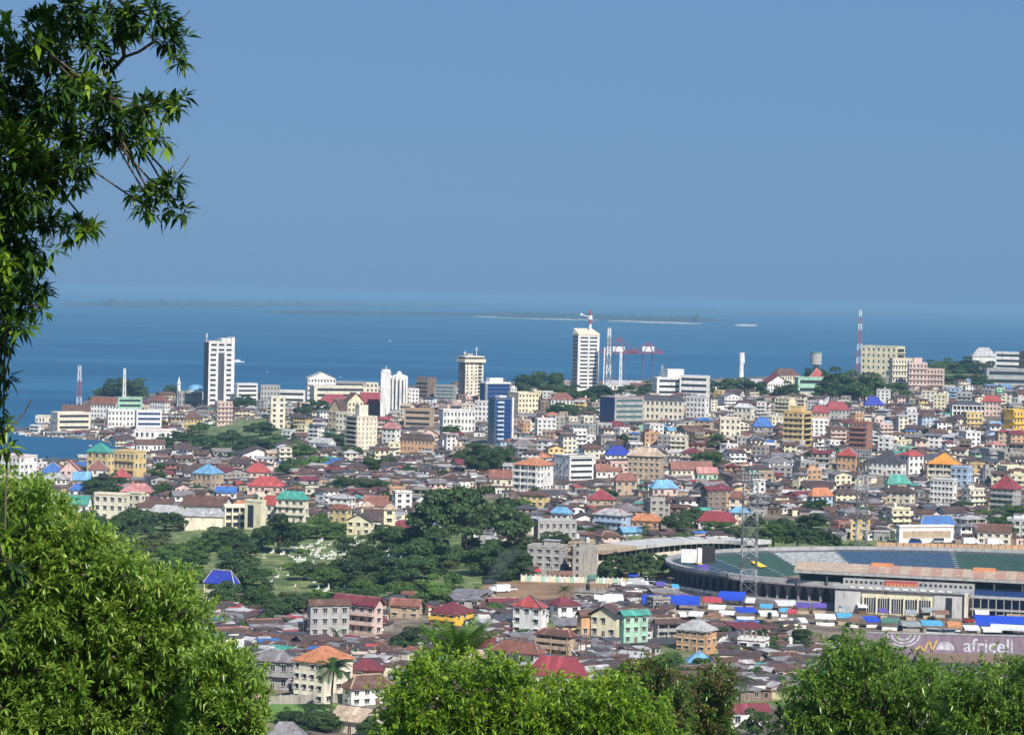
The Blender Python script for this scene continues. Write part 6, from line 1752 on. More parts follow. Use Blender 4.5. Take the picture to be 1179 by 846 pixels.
def vehicles():
    rng = random.Random(31)
    kinds = {}
    def body(kind, col):
        if (kind, col) in kinds: return kinds[(kind, col)]
        L, W, H = {'car': (4.3, 1.75, 1.45), 'minibus': (5.2, 1.9, 2.2), 'lorry': (8, 2.4, 3.2)}[kind]
        m = 'car ' + col; parts = []
        g = Geo()
        if kind == 'car':
            pr = [(-L / 2, .35), (-L / 2, .85), (-L / 2 + .25, .95), (L / 2 - 1.1, .92), (L / 2 - .05, .75), (L / 2, .35)]
            cab = [(-L / 2 + .35, .93), (-L / 2 + .95, H), (L / 2 - 1.9, H), (L / 2 - 1.15, .9)]
        elif kind == 'minibus':
            pr = [(-L / 2, .4), (-L / 2, 1.2), (L / 2 - .1, 1.2), (L / 2, .9), (L / 2, .4)]
            cab = [(-L / 2 + .02, 1.2), (-L / 2 + .12, H), (L / 2 - 1.1, H), (L / 2 - .25, 1.2)]
        else:
            pr = [(-L / 2, .7), (-L / 2, H), (L / 2 - 2.2, H), (L / 2 - 2.2, .7)]
            cab = [(L / 2 - 2.0, .7), (L / 2 - 2.0, 2.5), (L / 2 - .5, 2.5), (L / 2, 1.5), (L / 2, .7)]
        def ex(g, p, w, mt):
            n = len(p); g.add([(x, -w / 2, z) for x, z in p] + [(x, w / 2, z) for x, z in p], [tuple(range(n)), tuple(range(2 * n - 1, n - 1, -1))] + [((i + 1) % n, i, n + i, n + (i + 1) % n) for i in range(n)], mt)
        ex(g, pr, W, m); parts.append(('body', g.mesh('body'), (0, 0, 0)))
        g = Geo()
        if kind == 'lorry': ex(g, cab, W * .96, m)
        else:
            ex(g, cab, W * .9, 'glass'); xs = [c[0] for c in cab]; g.box(cab[1][0] - .02, cab[2][0] + .02, -W * .43, W * .43, H - .04, H + .04, m)
        parts.append(('cabin', g.mesh('cabin'), (0, 0, 0)))
        g = Geo(); n = 12; r = .33 if kind != 'lorry' else .5
        g.add([(r * math.cos(6.2832 * i / n), -.12, r * math.sin(6.2832 * i / n)) for i in range(n)] + [(r * math.cos(6.2832 * i / n), .12, r * math.sin(6.2832 * i / n)) for i in range(n)],
              [tuple(range(n)), tuple(range(2 * n - 1, n - 1, -1))] + [((i + 1) % n, i, n + i, n + (i + 1) % n) for i in range(n)], 'tyre')
        wm = g.mesh('wheel')
        for sx in (-1, 1):
            for sy in (-1, 1): parts.append(('wheel', wm, (sx * L * .31, sy * (W / 2 - .08), r)))
        kinds[(kind, col)] = parts
        return parts
    made = []
    def put(px, py, kind, col, rz, lab=None):
        p = ground(px, py); e = empty({'car': 'parked_car', 'minibus': 'minibus', 'lorry': 'lorry'}[kind], p, rz)
        for n, me, loc in body(kind, col):
            o = bpy.data.objects.new(n, me); COL.objects.link(o); o.parent = e; o.location = loc
        tag(e, lab or place_label({'car': 'parked ' + col + ' car', 'minibus': col + ' minibus', 'lorry': col + ' box lorry'}[kind], px, py), {'car': 'car', 'minibus': 'minibus', 'lorry': 'lorry'}[kind], 'vehicles parked near the stadium and in the streets')
        made.append((px, py))
    zones = [(705, 772, 664, 694, 26), (590, 655, 648, 660, 9), (580, 655, 640, 650, 6), (486, 500, 520, 550, 8), (1040, 1178, 731, 735, 6), (780, 1120, 716, 726, 10), (1040, 1150, 621, 628, 5), (530, 600, 672, 684, 3)]
    for x0, x1, y0, y1, n in zones:
        k = 0; tr = 0
        while k < n and tr < 300:
            tr += 1
            x, y = rng.uniform(x0, x1), rng.uniform(y0, y1)
            if any(abs(x - a) < 11 and abs(y - b) < 4 for a, b in made): continue
            put(x, y, rng.choice(['car', 'car', 'minibus', 'minibus', 'lorry' if y < 700 else 'car'] if y > 600 else ['car', 'minibus']), rng.choice(['white', 'white', 'white', 'white', 'silver', 'silver', 'blue', 'black', 'red', 'yellow']), R(rng.uniform(-40, 40)) + (math.pi if rng.random() < .5 else 0)); k += 1

# ------------------------------------------------------------------ masts, cranes, harbour things
def masts():
    def M1(px, yb, yt, b, t, mats, lab, D=None, thick=.32, step=8, nm='telecom_mast'):
        p = ground(px, yb) if D is None else at(px, yb, D); h = at(px, yt, p.y).z - p.z
        return lattice(nm, p.x, p.y, p.z, h, b, t, mats, step, lab, thick=thick)
    M1(91, 466, 421, 5, 2.6, ['mast white', 'mast red'], 'red and white lattice mast on the tip of the peninsula', thick=.36)
    M1(143, 462, 424, 3, 1.6, ['mast white', 'mast red'], 'thin white mast before the dark wooded mound', thick=.7)
    landmark('the peninsula mast', 91, 440)
    M1(989, 428, 357, 7, 2.4, ['mast red', 'mast white'], 'tallest red and white lattice mast on the ridge', thick=.36)
    landmark('the tallest ridge mast', 990, 385)
    M1(700, 452, 378, 5, 2.4, ['mast white', 'pale steel'], 'white lattice mast between the tallest tower and the cranes', thick=.8)
    M1(696, 452, 400, 3, 2.0, ['mast white'], 'shorter white mast left of the lattice mast by the cranes', thick=.8)
    M1(714, 452, 405, 2.4, 1.6, ['mast white'], 'thin white pole before the first harbour crane', thick=.7)
    M1(762, 446, 420, 3, 1.5, ['pale steel'], 'small grey mast right of the second harbour crane', thick=.6)
    M1(768, 446, 424, 3, 1.5, ['steel'], 'dark slim mast right of the small grey one', thick=.6)
    # white tapering monument by the shore
    p = ground(853, 446); h = at(854, 406, p.y).z - p.z
    e = empty('monument', p); g = Geo(); g.cyl(0, 0, -2, h * .55, 3.2, 2.2, 'w white', 10); g.build('shaft', e); g = Geo(); g.cyl(0, 0, h * .55, h, 2.2, 2.8, 'w white', 8); g.cyl(2.2, 0, h * .7, h * 1.02, 1.2, .6, 'w white', 8); g.build('head', e)
    tag(e, 'white pillar shaped monument standing against the sea', 'monument'); landmark('the white monument', 853, 425)
    # silo on the ridge
    p = ground(939, 436); h = at(939, 406, p.y).z - p.z
    e = empty('water_tank', p); g = Geo(); g.cyl(0, 0, -2, h * .55, 3, 3, 'w grey', 12); g.build('stem', e); g = Geo(); g.cyl(0, 0, h * .55, h, 6.2, 6.2, 'r pale zinc', 20); g.cyl(0, 0, h, h + 1, 6.6, 6.6, 'r teal', 20); g.build('tank', e)
    tag(e, 'round pale green water tank rising over the ridge trees', 'water tank')
    # gantry cranes of the port
    M['crane red'] = plain('crane red paint', (0.28, 0.07, 0.11), .5); M['crane blue'] = plain('crane blue paint', (0.07, 0.11, 0.22), .5)
    def crane(xl, xr, bl, br, ybt, yap, xm, lab, D=3330):
        sc = D / FPX; b = at((xl + xr) / 2, 455, D); e = empty('harbour_crane', (b.x, D, 0)); zz = lambda y: at(xl, y, D).z
        xx = lambda px: (px - (xl + xr) / 2) * sc
        zb = zz(ybt)
        for x in (xl, xr):
            for y in (-9, 9):
                g = Geo(); g.bar((xx(x), y, -2), (xx(x), y, zb), 2.0, 'crane blue'); g.build('leg', e)
        g = Geo(); g.bar((xx(xl), -9, zb * .5), (xx(xr), -9, zb * .5), 1.6, 'crane blue'); g.bar((xx(xl), 9, zb * .5), (xx(xr), 9, zb * .5), 1.6, 'crane blue'); g.bar((xx(xl), -9, 3), (xx(xr), -9, zb * .5), 1, 'crane blue'); g.build('portal_beam', e)
        g = Geo()
        for y in (-2.5, 2.5):
            g.bar((xx(bl), y, zb), (xx(br), y, zb), 1.5, 'crane red'); g.bar((xx(bl), y, zb + 3), (xx(br), y, zb + 3), .6, 'crane red')
        k = 14
        for i in range(k): g.bar((xx(bl + (br - bl) * i / k), -2.5, zb), (xx(bl + (br - bl) * (i + 1) / k), -2.5, zb + 3), .7, 'crane red')
        g.build('boom', e)
        g = Geo(); za = zz(yap)
        for y in (-4, 4):
            g.bar((xx(xl), y, zb), (xx((xl + xr) / 2), y, za), 1.1, 'crane red'); g.bar((xx(xr), y, zb), (xx((xl + xr) / 2), y, za), 1.1, 'crane red')
        g.bar((0, 0, za), (xx(bl), 0, zb), .8, 'crane red'); g.bar((0, 0, za), (xx(br), 0, zb), .8, 'crane red'); g.build('apex_frame', e)
        g = Geo(); g.box(xx(xm) - 7.5, xx(xm) + 7.5, -4, 4, zb + 1.5, zb + 8, 'mast white', True); g.build('machinery_house', e)
        tag(e, lab, 'crane', 'harbour cranes at the port')
    crane(706, 718, 690, 733, 406, 388, 711, 'harbour crane with red boom and white machine house nearest the tallest tower')
    crane(740, 751, 722, 763, 406, 394, 745, 'harbour crane with red boom farther from the tallest tower')
    # ships
    def ship(px, py, Lpx, lab, kind):
        r = ray(px, py); P0 = r * (-CAMZ / r[2]); sc = P0[1] / FPX; L = Lpx * sc
        e = empty('ship' if kind == 1 else 'boat', (P0[0], P0[1], 0), R(6))
        hull = [(-L / 2, 0), (L / 2 * .8, -L * .08), (L / 2, 0), (L / 2 * .8, L * .08), (-L / 2, L * .08), (-L / 2, -L * .08)]
        g = Geo(); q = [(-L / 2, -L * .08), (L * .35, -L * .08), (L / 2, 0), (L * .35, L * .08), (-L / 2, L * .08)]
        h = L * .09; g.add([(x * .94, y * .8, -.5) for x, y in q] + [(x, y, h) for x, y in q], [(i, (i + 1) % 5, 5 + (i + 1) % 5, 5 + i) for i in range(5)] + [(5, 6, 7, 8, 9)], 'mast white' if kind != 2 else 'wood'); g.build('hull', e)
        g = Geo(); g.box(-L * .35, L * .15, -L * .05, L * .05, h, h + L * .11, 'mast white'); g.box(-L * .3, L * .02, -L * .04, L * .04, h + L * .11, h + L * .18, 'pale steel'); g.build('superstructure', e)
        tag(e, lab, 'ship' if kind == 1 else 'boat')
    ship(275, 417, 13, 'white ferry on the water right of the tall white bank tower', 1)
    ship(308, 428, 2.4, 'tiny white boat right of the ferry', 0)
    ship(392, 434, 2.2, 'tiny white boat beyond the white gabled block', 0)
    ship(449, 393, 3.4, 'tiny pale vessel far out above the twin white tower', 0)
    ship(264, 337 + 2, 4, 'faint ship near the horizon above the ferry', 0)
    for i, (x, y, l) in enumerate([(43, 500, 10), (58, 503, 9), (72, 504, 8), (85, 503, 9), (98, 506, 8), (105, 514, 7), (66, 499, 7), (30, 498, 8)]):
        ship(x, y, l, ['long wooden fishing boat at the tip of the bay', 'fishing boat moored before the cream quay building', 'third fishing boat along the quay from the tip', 'fishing boat moored right of the middle of the quay', 'fishing boat near the inner corner of the bay', 'lone small boat adrift on the bay', 'fishing boat drawn close under the quay sheds', 'outermost wooden boat beside the jetty shed'][i], 2)

def walls_and_fields():
    patch('dirt_field', [(540, 690), (560, 671), (704, 671), (690, 694)], plain('bare red earth', (0.26, 0.155, 0.085), .95, 0, .3, .12), 'bare reddish brown football field', .3)
    patch('football_lawn', [(300, 832), (312, 812), (398, 812), (392, 834)], plain('short lawn', (0.12, 0.22, 0.04), .95, 0, .25, .5), 'small bright green lawn among the near houses', .3)
    patch('street', [(640, 742), (650, 730), (1240, 762), (1240, 772)], M['asphalt'], 'street running along the foot of the stadium', .3)
    patch('street', [(478, 556), (492, 520), (498, 520), (500, 556)], M['asphalt'], 'street climbing between the market roofs', .4)
    # arched fence at the dirt field
    a = ground(600, 670); b = ground(722, 673)
    e = empty('panel_fence', a, math.atan2(b.y - a.y, b.x - a.x)); L = (b - a).length
    for k in range(22):
        g = Geo(); x = L * k / 22
        g.box(x + .25, x + L / 22 - .1, -.1, .1, -1, 2.6, ['w pale yellow', 'w mint green', 'w white'][k % 3]); g.build('panel', e)
        g = Geo(); g.box(x - .12, x + .2, -.2, .2, -1, 3.1, 'w white'); g.build('post', e)
    tag(e, 'cream and green panelled fence along the bare red field', 'fence'); landmark('the panelled fence', 660, 668)
    # wall below the palm house
    a = ground(310, 812); b = ground(445, 808)
    e = empty('compound_wall', a, math.atan2(b.y - a.y, b.x - a.x)); L = (b - a).length
    g = Geo(); g.box(0, L, 0, .3, -2, 2.4, 'w bare concrete'); g.build('wall', e)
    for k in range(12):
        g = Geo(); g.box(k * L / 11 - .2, k * L / 11 + .2, -.15, -.01, -2, 2.7, 'w grey'); g.build('pier', e)
    tag(e, 'grey compound wall between the lawn and the cream palm house', 'wall')
    # graves in the park
    rng = random.Random(8)
    protos_ = []
    for k in range(3):
        g = Geo(); g.box(-1.3, 1.3, -.6, .6, -.3, .7, 'w white'); a_ = g.mesh('slab')
        g = Geo(); g.box(1.1, 1.4, -.6, .6, .7, 1.6 + .3 * k, 'w white')
        if k == 1: g.box(1.15, 1.35, -.15, .15, 1.9, 2.9, 'w white'); g.box(1.15, 1.35, -.5, .5, 2.3, 2.55, 'w white')
        protos_.append((a_, g.mesh('headstone')))
    for i in range(240):
        x = rng.gauss(378, 42) if i < 130 else rng.gauss(345, 70); y = rng.gauss(637, 9) if i < 130 else rng.gauss(655, 20)
        if not (300 < x < 470 and 618 < y < 700): continue
        p = ground(x, y); e = empty('gravestone', p, R(rng.uniform(-20, 60)))
        s = rng.uniform(.4, .8); e.scale = (s, s, s)
        sl, hd = protos_[rng.randrange(3)]
        o = bpy.data.objects.new('slab', sl); COL.objects.link(o); o.parent = e
        o = bpy.data.objects.new('headstone', hd); COL.objects.link(o); o.parent = e
        tag(e, 'small white grave scattered on the grass of the park cemetery', 'gravestone', 'white graves in the park cemetery')

def smoke():
    m = bpy.data.materials.new('smoke'); m.use_nodes = True
    t = m.node_tree; t.nodes.clear()
    out = t.nodes.new('ShaderNodeOutputMaterial'); pv = t.nodes.new('ShaderNodeVolumePrincipled')
    pv.inputs['Color'].default_value = (0.97, 0.98, 1.0, 1); pv.inputs['Density'].default_value = 0.010
    t.links.new(pv.outputs[0], out.inputs['Volume'])
    M['smoke'] = m
    p = ground(556, 690); e = Geo(); rng = random.Random(2); sc = p.y / FPX
    n = 14; V = []; k = 10
    for j in range(k):
        s = j / (k - 1); r = (1.5 + 5 * s) * (1 if 0 < j < k - 1 else .3)
        for i in range(n):
            a = 6.2832 * i / n; rr = r * rng.uniform(.7, 1.2)
            V.append((16 * sc * 2.2 * s ** 1.5 + rr * math.cos(a) * .8, rr * math.sin(a) * .8, s * 46 * sc * 1.3))
    F = []
    for j in range(k - 1):
        for i in range(n): F.append((j * n + i, j * n + (i + 1) % n, (j + 1) * n + (i + 1) % n, (j + 1) * n + i))
    F.append(tuple(range(n - 1, -1, -1))); F.append(tuple(range((k - 1) * n, k * n)))
    g = Geo(); g.add(V, F, 'smoke'); o = g.build('smoke', None, p)
    tag(o, 'thin drifting smoke rising from the edge of the red field', kind='stuff')
# ------------------------------------------------------------------ the rest of the town
def clear_of(x0, x1, yt, yb):
    """random houses may not stand before the named ones nor inside them"""
    for a0, a1, at_, vis, ab in RECTS:
        ox = min(x1, a1) - max(x0, a0)
        if ox <= 1.5: continue
        if yb >= ab - 1.0:                 # in front of it
            if yt < vis - 2.0: return False
        elif yb > ab - 4.5:                # would stand inside it
            return False
    return True

ZONES_OUT = [  # picture ellipses kept free of houses: park, fields, stadium, water
    (335, 655, 215, 52), (490, 655, 95, 40), (160, 630, 115, 42), (622, 685, 90, 21), (980, 675, 208, 52), (1110, 722, 118, 32), (900, 615, 55, 22), (350, 822, 56, 14),
    (60, 517, 76, 14), (270, 505, 62, 19), (560, 520, 30, 18), (725, 650, 45, 22), (640, 640, 50, 18), (975, 440, 48, 22), (830, 444, 52, 14), (1085, 425, 60, 12), (540, 595, 62, 30), (800, 612, 60, 10), (625, 440, 36, 16), (680, 462, 36, 12),
    (475, 735, 28, 22), (770, 765, 24, 20), (320, 548, 20, 6)]
def blocked(x, y):
    if y > 700 and x > 905 and (y < 752 or x > 985): return True
    if x > 772 and 629 < y < 716: return True
    if y > 716 and x > 835 and y < 790 and False: return True
    if y < 533 and x < 98 and y > 503: return True
    for cx, cy, rx, ry in ZONES_OUT:
        if ((x - cx) / rx) ** 2 + ((y - cy) / ry) ** 2 < 1: return True
    return False

def skyline(x):
    """the topmost row on which houses stand"""
    xs = [0, 60, 130, 200, 330, 420, 560, 660, 760, 840, 900, 960, 1010, 1090, 1179]
    ys = [497, 488, 463, 456, 452, 453, 449, 448, 441, 440, 439, 442, 438, 436, 432]
    return float(np.interp(x, xs, ys))

def fill():
    rng = random.Random(99)
    items = []
    y = 440.0
    while y < 812:
        x = -12 + rng.uniform(0, 14)
        depth = y - yhor(590)
        while x < 1192:
            dd = y - yhor(x)
            D = 100.0 / max(dd, 70) * FPX * .98
            far = y < 600
            big = rng.random() < (.20 if y < 560 else .12)
            w = rng.uniform(6.5, 11.5) * (1.5 if big else 1)
            if 690 < y: w = rng.uniform(6.5, 11)
            wp = w * FPX / D * 1.12
            jx = x + wp / 2; jy = y + rng.uniform(-2.2, 2.2) * (1 + (y - 440) / 200)
            x += wp * rng.uniform(.82, 1.15)
            if jy < skyline(jx) + 2: continue
            if blocked(jx, jy): continue
            if rng.random() < .05: continue
            items.append([jx, jy, w, big])
        y += 3.5 + (y - 440) * .019 if y < 600 else 6.6
    houses = []
    for jx, jy, w, big in items:
        p = ground(jx, jy); sc = p.y / FPX
        slum = (jy > 688) or (330 < jx < 600 and 535 < jy < 575)
        tall = 330 < jx < 1179 and 455 < jy < 530
        fl = (1 if rng.random() < .86 or jx < 500 else 2) if slum else rng.choice([1, 1, 1, 2, 2, 2, 2, 3, 4]) if not tall else rng.choice([1, 1, 2, 2, 2, 3, 3, 4, 5])
        if jx < 300 and 505 < jy < 600: fl = rng.choice([1, 1, 1, 2, 2]); w *= 1.3
        if jx < 235 and jy < 505: fl = rng.choice([1, 1, 2])
        th = R(rng.choice([-32, -22, -16, 14, 20, 28, 38]) + rng.uniform(-6, 6))
        d = w * rng.uniform(.6, .85)
        fh = rng.uniform(2.5, 3.1); H = fl * fh
        pr = rng.random()
        rt = 'flat' if (fl >= 3 and pr < .55) or pr < .10 else rng.choice(['hip', 'hip', 'gable', 'gable', 'front gable', 'lean-to']) if not slum else rng.choice(['gable', 'gable', 'lean-to', 'lean-to', 'hip'])
        rh = {'flat': 1.05, 'lean-to': 1.0}.get(rt, min(w, d) * rng.uniform(.2, .3))
        roof = rng.choices(['rusty brown', 'dark brown', 'weathered grey', 'dark grey', 'maroon', 'terracotta', 'pale zinc', 'faded pink', 'crimson', 'red', 'light blue', 'bright blue', 'teal', 'orange', 'beige', 'white'],
                           [34, 28, 15, 8, 5, 1.8, 5, 1.8, 1.2, 1.2, 1.0, .9, .6, .8, 2.0, 1.2])[0]
        if rt == 'flat': roof = rng.choice(['weathered grey', 'beige', 'pale zinc', 'rusty brown', 'white'])
        if slum: roof = rng.choice(['rusty brown', 'dark brown', 'weathered grey', 'rusty brown', 'pale zinc', 'weathered grey', 'maroon', 'dark brown'])
        wall = rng.choices(['white', 'cream', 'grey', 'pale pink', 'yellow', 'orange', 'pale blue', 'mint green', 'bare concrete', 'brick red', 'pale yellow', 'tan', 'dusty brown'],
                           [26, 16, 9, 8, 4, 3, 3, 2, 12, 2, 9, 7, 4])[0]
        if slum: wall = rng.choice(['bare concrete', 'tan', 'dusty brown', 'grey', 'white', 'cream', 'pale pink'])
        style = 'balcony' if fl >= 2 and rng.random() < .38 else 'veranda' if fl <= 3 and rng.random() < .18 and not slum else 'grid'
        yt = jy - (H + rh) / sc
        wp = (w * math.cos(th) + d * abs(math.sin(th))) / sc
        if not clear_of(jx - wp / 2, jx + wp / 2, yt, jy): continue
        an = (rng.choice([-1, 1]), w * rng.uniform(.25, .5), d * rng.uniform(.5, .9), min(H * .8, rng.uniform(2.2, 3.4))) if rng.random() < .5 else None
        houses.append(dict(an=an, px=jx, py=jy, p=p, w=w, d=d, H=H, fl=fl, wall=wall, roof=roof, rt=rt, rh=rh, style=style, th=th, area=wp * (jy - yt), hp=jy - yt, tall=fl >= 4))
    # the largest ones as things of their own, the rest as one mass
    small = sorted([h for h in houses if not h['tall']], key=lambda h: -h['area'])
    tall = sorted([h for h in houses if h['tall']], key=lambda h: -h['area'])
    own = small[:262] + tall[:200]
    rest = small[262:] + tall[200:]
    mass = Geo()
    wn = {'bare concrete': 'bare concrete'}
    st = {1: 'one', 2: 'two', 3: 'three', 4: 'four', 5: 'five'}
    for h in sorted(own, key=lambda h: h['py']):
        detail = 2 if h['p'].y < 1000 else 1 if h['hp'] > 11 and h['p'].y < 1900 else 0
        P = Ind('flats' if h['tall'] else 'house', h['p'] + Vector((0, h['d'] / 2, 0)), h['th'])
        building(P, h['w'], h['d'], h['H'], h['fl'], h['wall'], h['roof'], h['rt'], h['rh'], h['style'], detail, rng, 1 if h['th'] > 0 else -1, annex=h['an'], annex_roof='r ' + rng.choice(['rusty brown', 'weathered grey', 'dark brown', 'pale zinc', h['roof']]))
        if h['rt'] == 'flat':
            r_ = rng.random()
            if r_ < .4:     # a floor only begun: bare columns and starter bars
                g_ = P.part('bare_columns'); q = h['H'] + .25
                nx = max(2, int(h['w'] / 3.5))
                for a_ in range(nx + 1):
                    for b_ in (-1, 1):
                        xx_ = -h['w'] / 2 + .4 + (h['w'] - .8) * a_ / nx; yy_ = b_ * (h['d'] / 2 - .5)
                        g_.box(xx_ - .16, xx_ + .16, yy_ - .16, yy_ + .16, q, q + rng.uniform(1.4, 2.8), 'w bare concrete')
            elif r_ < .75:
                g_ = P.part('roof_room'); q = h['H'] + .25; sx_ = rng.uniform(-.2, .2) * h['w']
                g_.box(sx_ - h['w'] * .2, sx_ + h['w'] * .2, -h['d'] * .1, h['d'] * .35, q, q + 2.4, 'w ' + h['wall']); g_.box(sx_ - h['w'] * .24, sx_ + h['w'] * .24, -h['d'] * .16, h['d'] * .4, q + 2.4, q + 2.55, 'r ' + rng.choice(['rusty brown', 'pale zinc', 'weathered grey']), True)
        e = P.done()
        desc = f"{h['wall']} {st[h['fl']]} storey {'flats' if h['tall'] else 'house'} with {h['roof']} {h['rt'].replace('front gable', 'gable').replace('lean-to', 'sloping').replace('hip', 'hipped')} roof"
        tag(e, place_label(desc, h['px'], h['py'] - h['hp'] / 2), 'flats' if h['tall'] else 'house', 'blocks of flats crowding the town' if h['tall'] else 'houses crowding the town')
    for h in rest:
        P = Mass(mass, h['p'] + Vector((0, h['d'] / 2, 0)), h['th'])
        building(P, h['w'], h['d'], h['H'], h['fl'], h['wall'], h['roof'], h['rt'], h['rh'], h['style'], 0, rng, 1 if h['th'] > 0 else -1, annex=h['an'], annex_roof='r ' + rng.choice(['rusty brown', 'weathered grey', 'dark brown', 'pale zinc', h['roof']]))
    # sheds and lean-tos too many to count, filling the gaps between houses
    k = 0
    for _ in range(11000):
        x, y = rng.uniform(-5, 1185), rng.uniform(446, 805)
        if y > 600 and y < 688: 
            if not (590 < y < 628 and x > 560): continue
        if y < skyline(x) + 3 or blocked(x, y): continue
        p = ground(x, y); sc = p.y / FPX
        w = rng.uniform(3, 8); d = rng.uniform(3, 6); H = rng.uniform(2.2, 4.2)
        if not clear_of(x - w / sc / 2, x + w / sc / 2, y - (H + 1) / sc, y + 1): continue
        mass.frame(p.x, p.y, p.z, R(rng.uniform(-45, 45)))
        wl = 'w ' + rng.choice(['white', 'cream', 'bare concrete', 'tan', 'dusty brown', 'grey', 'pale pink', 'pale yellow', 'white'])
        mass.box(-w / 2, w / 2, -d / 2, d / 2, -3, H, wl)
        roof_geo(mass, w, d, H, rng.uniform(.3, 1.0), rng.choice(['lean-to', 'gable', 'lean-to']), 'r ' + rng.choice(['rusty brown', 'dark brown', 'weathered grey', 'pale zinc', 'rusty brown', 'dark grey', 'dark brown', 'dark brown'] if rng.random() < .93 else ['terracotta', 'bright blue', 'red', 'teal']), .35, mass, wl)
        if rng.random() < .7:
            mass.box(-.5, .5, -d / 2 - .05, -d / 2, .2, 2.0, 'hole')
            mass.box(w * .25, w * .4, -d / 2 - .05, -d / 2, 1.0, 1.9, 'hole')
        k += 1
    mass.fr = None
    o = mass.build('house_sprawl')
    tag(o, 'countless small distant houses and sheds between the larger ones', 'houses', kind='stuff')
    print('houses own', len(own), 'tall', len(tall[:200]), 'rest', len(rest), 'sheds', k)
    return houses

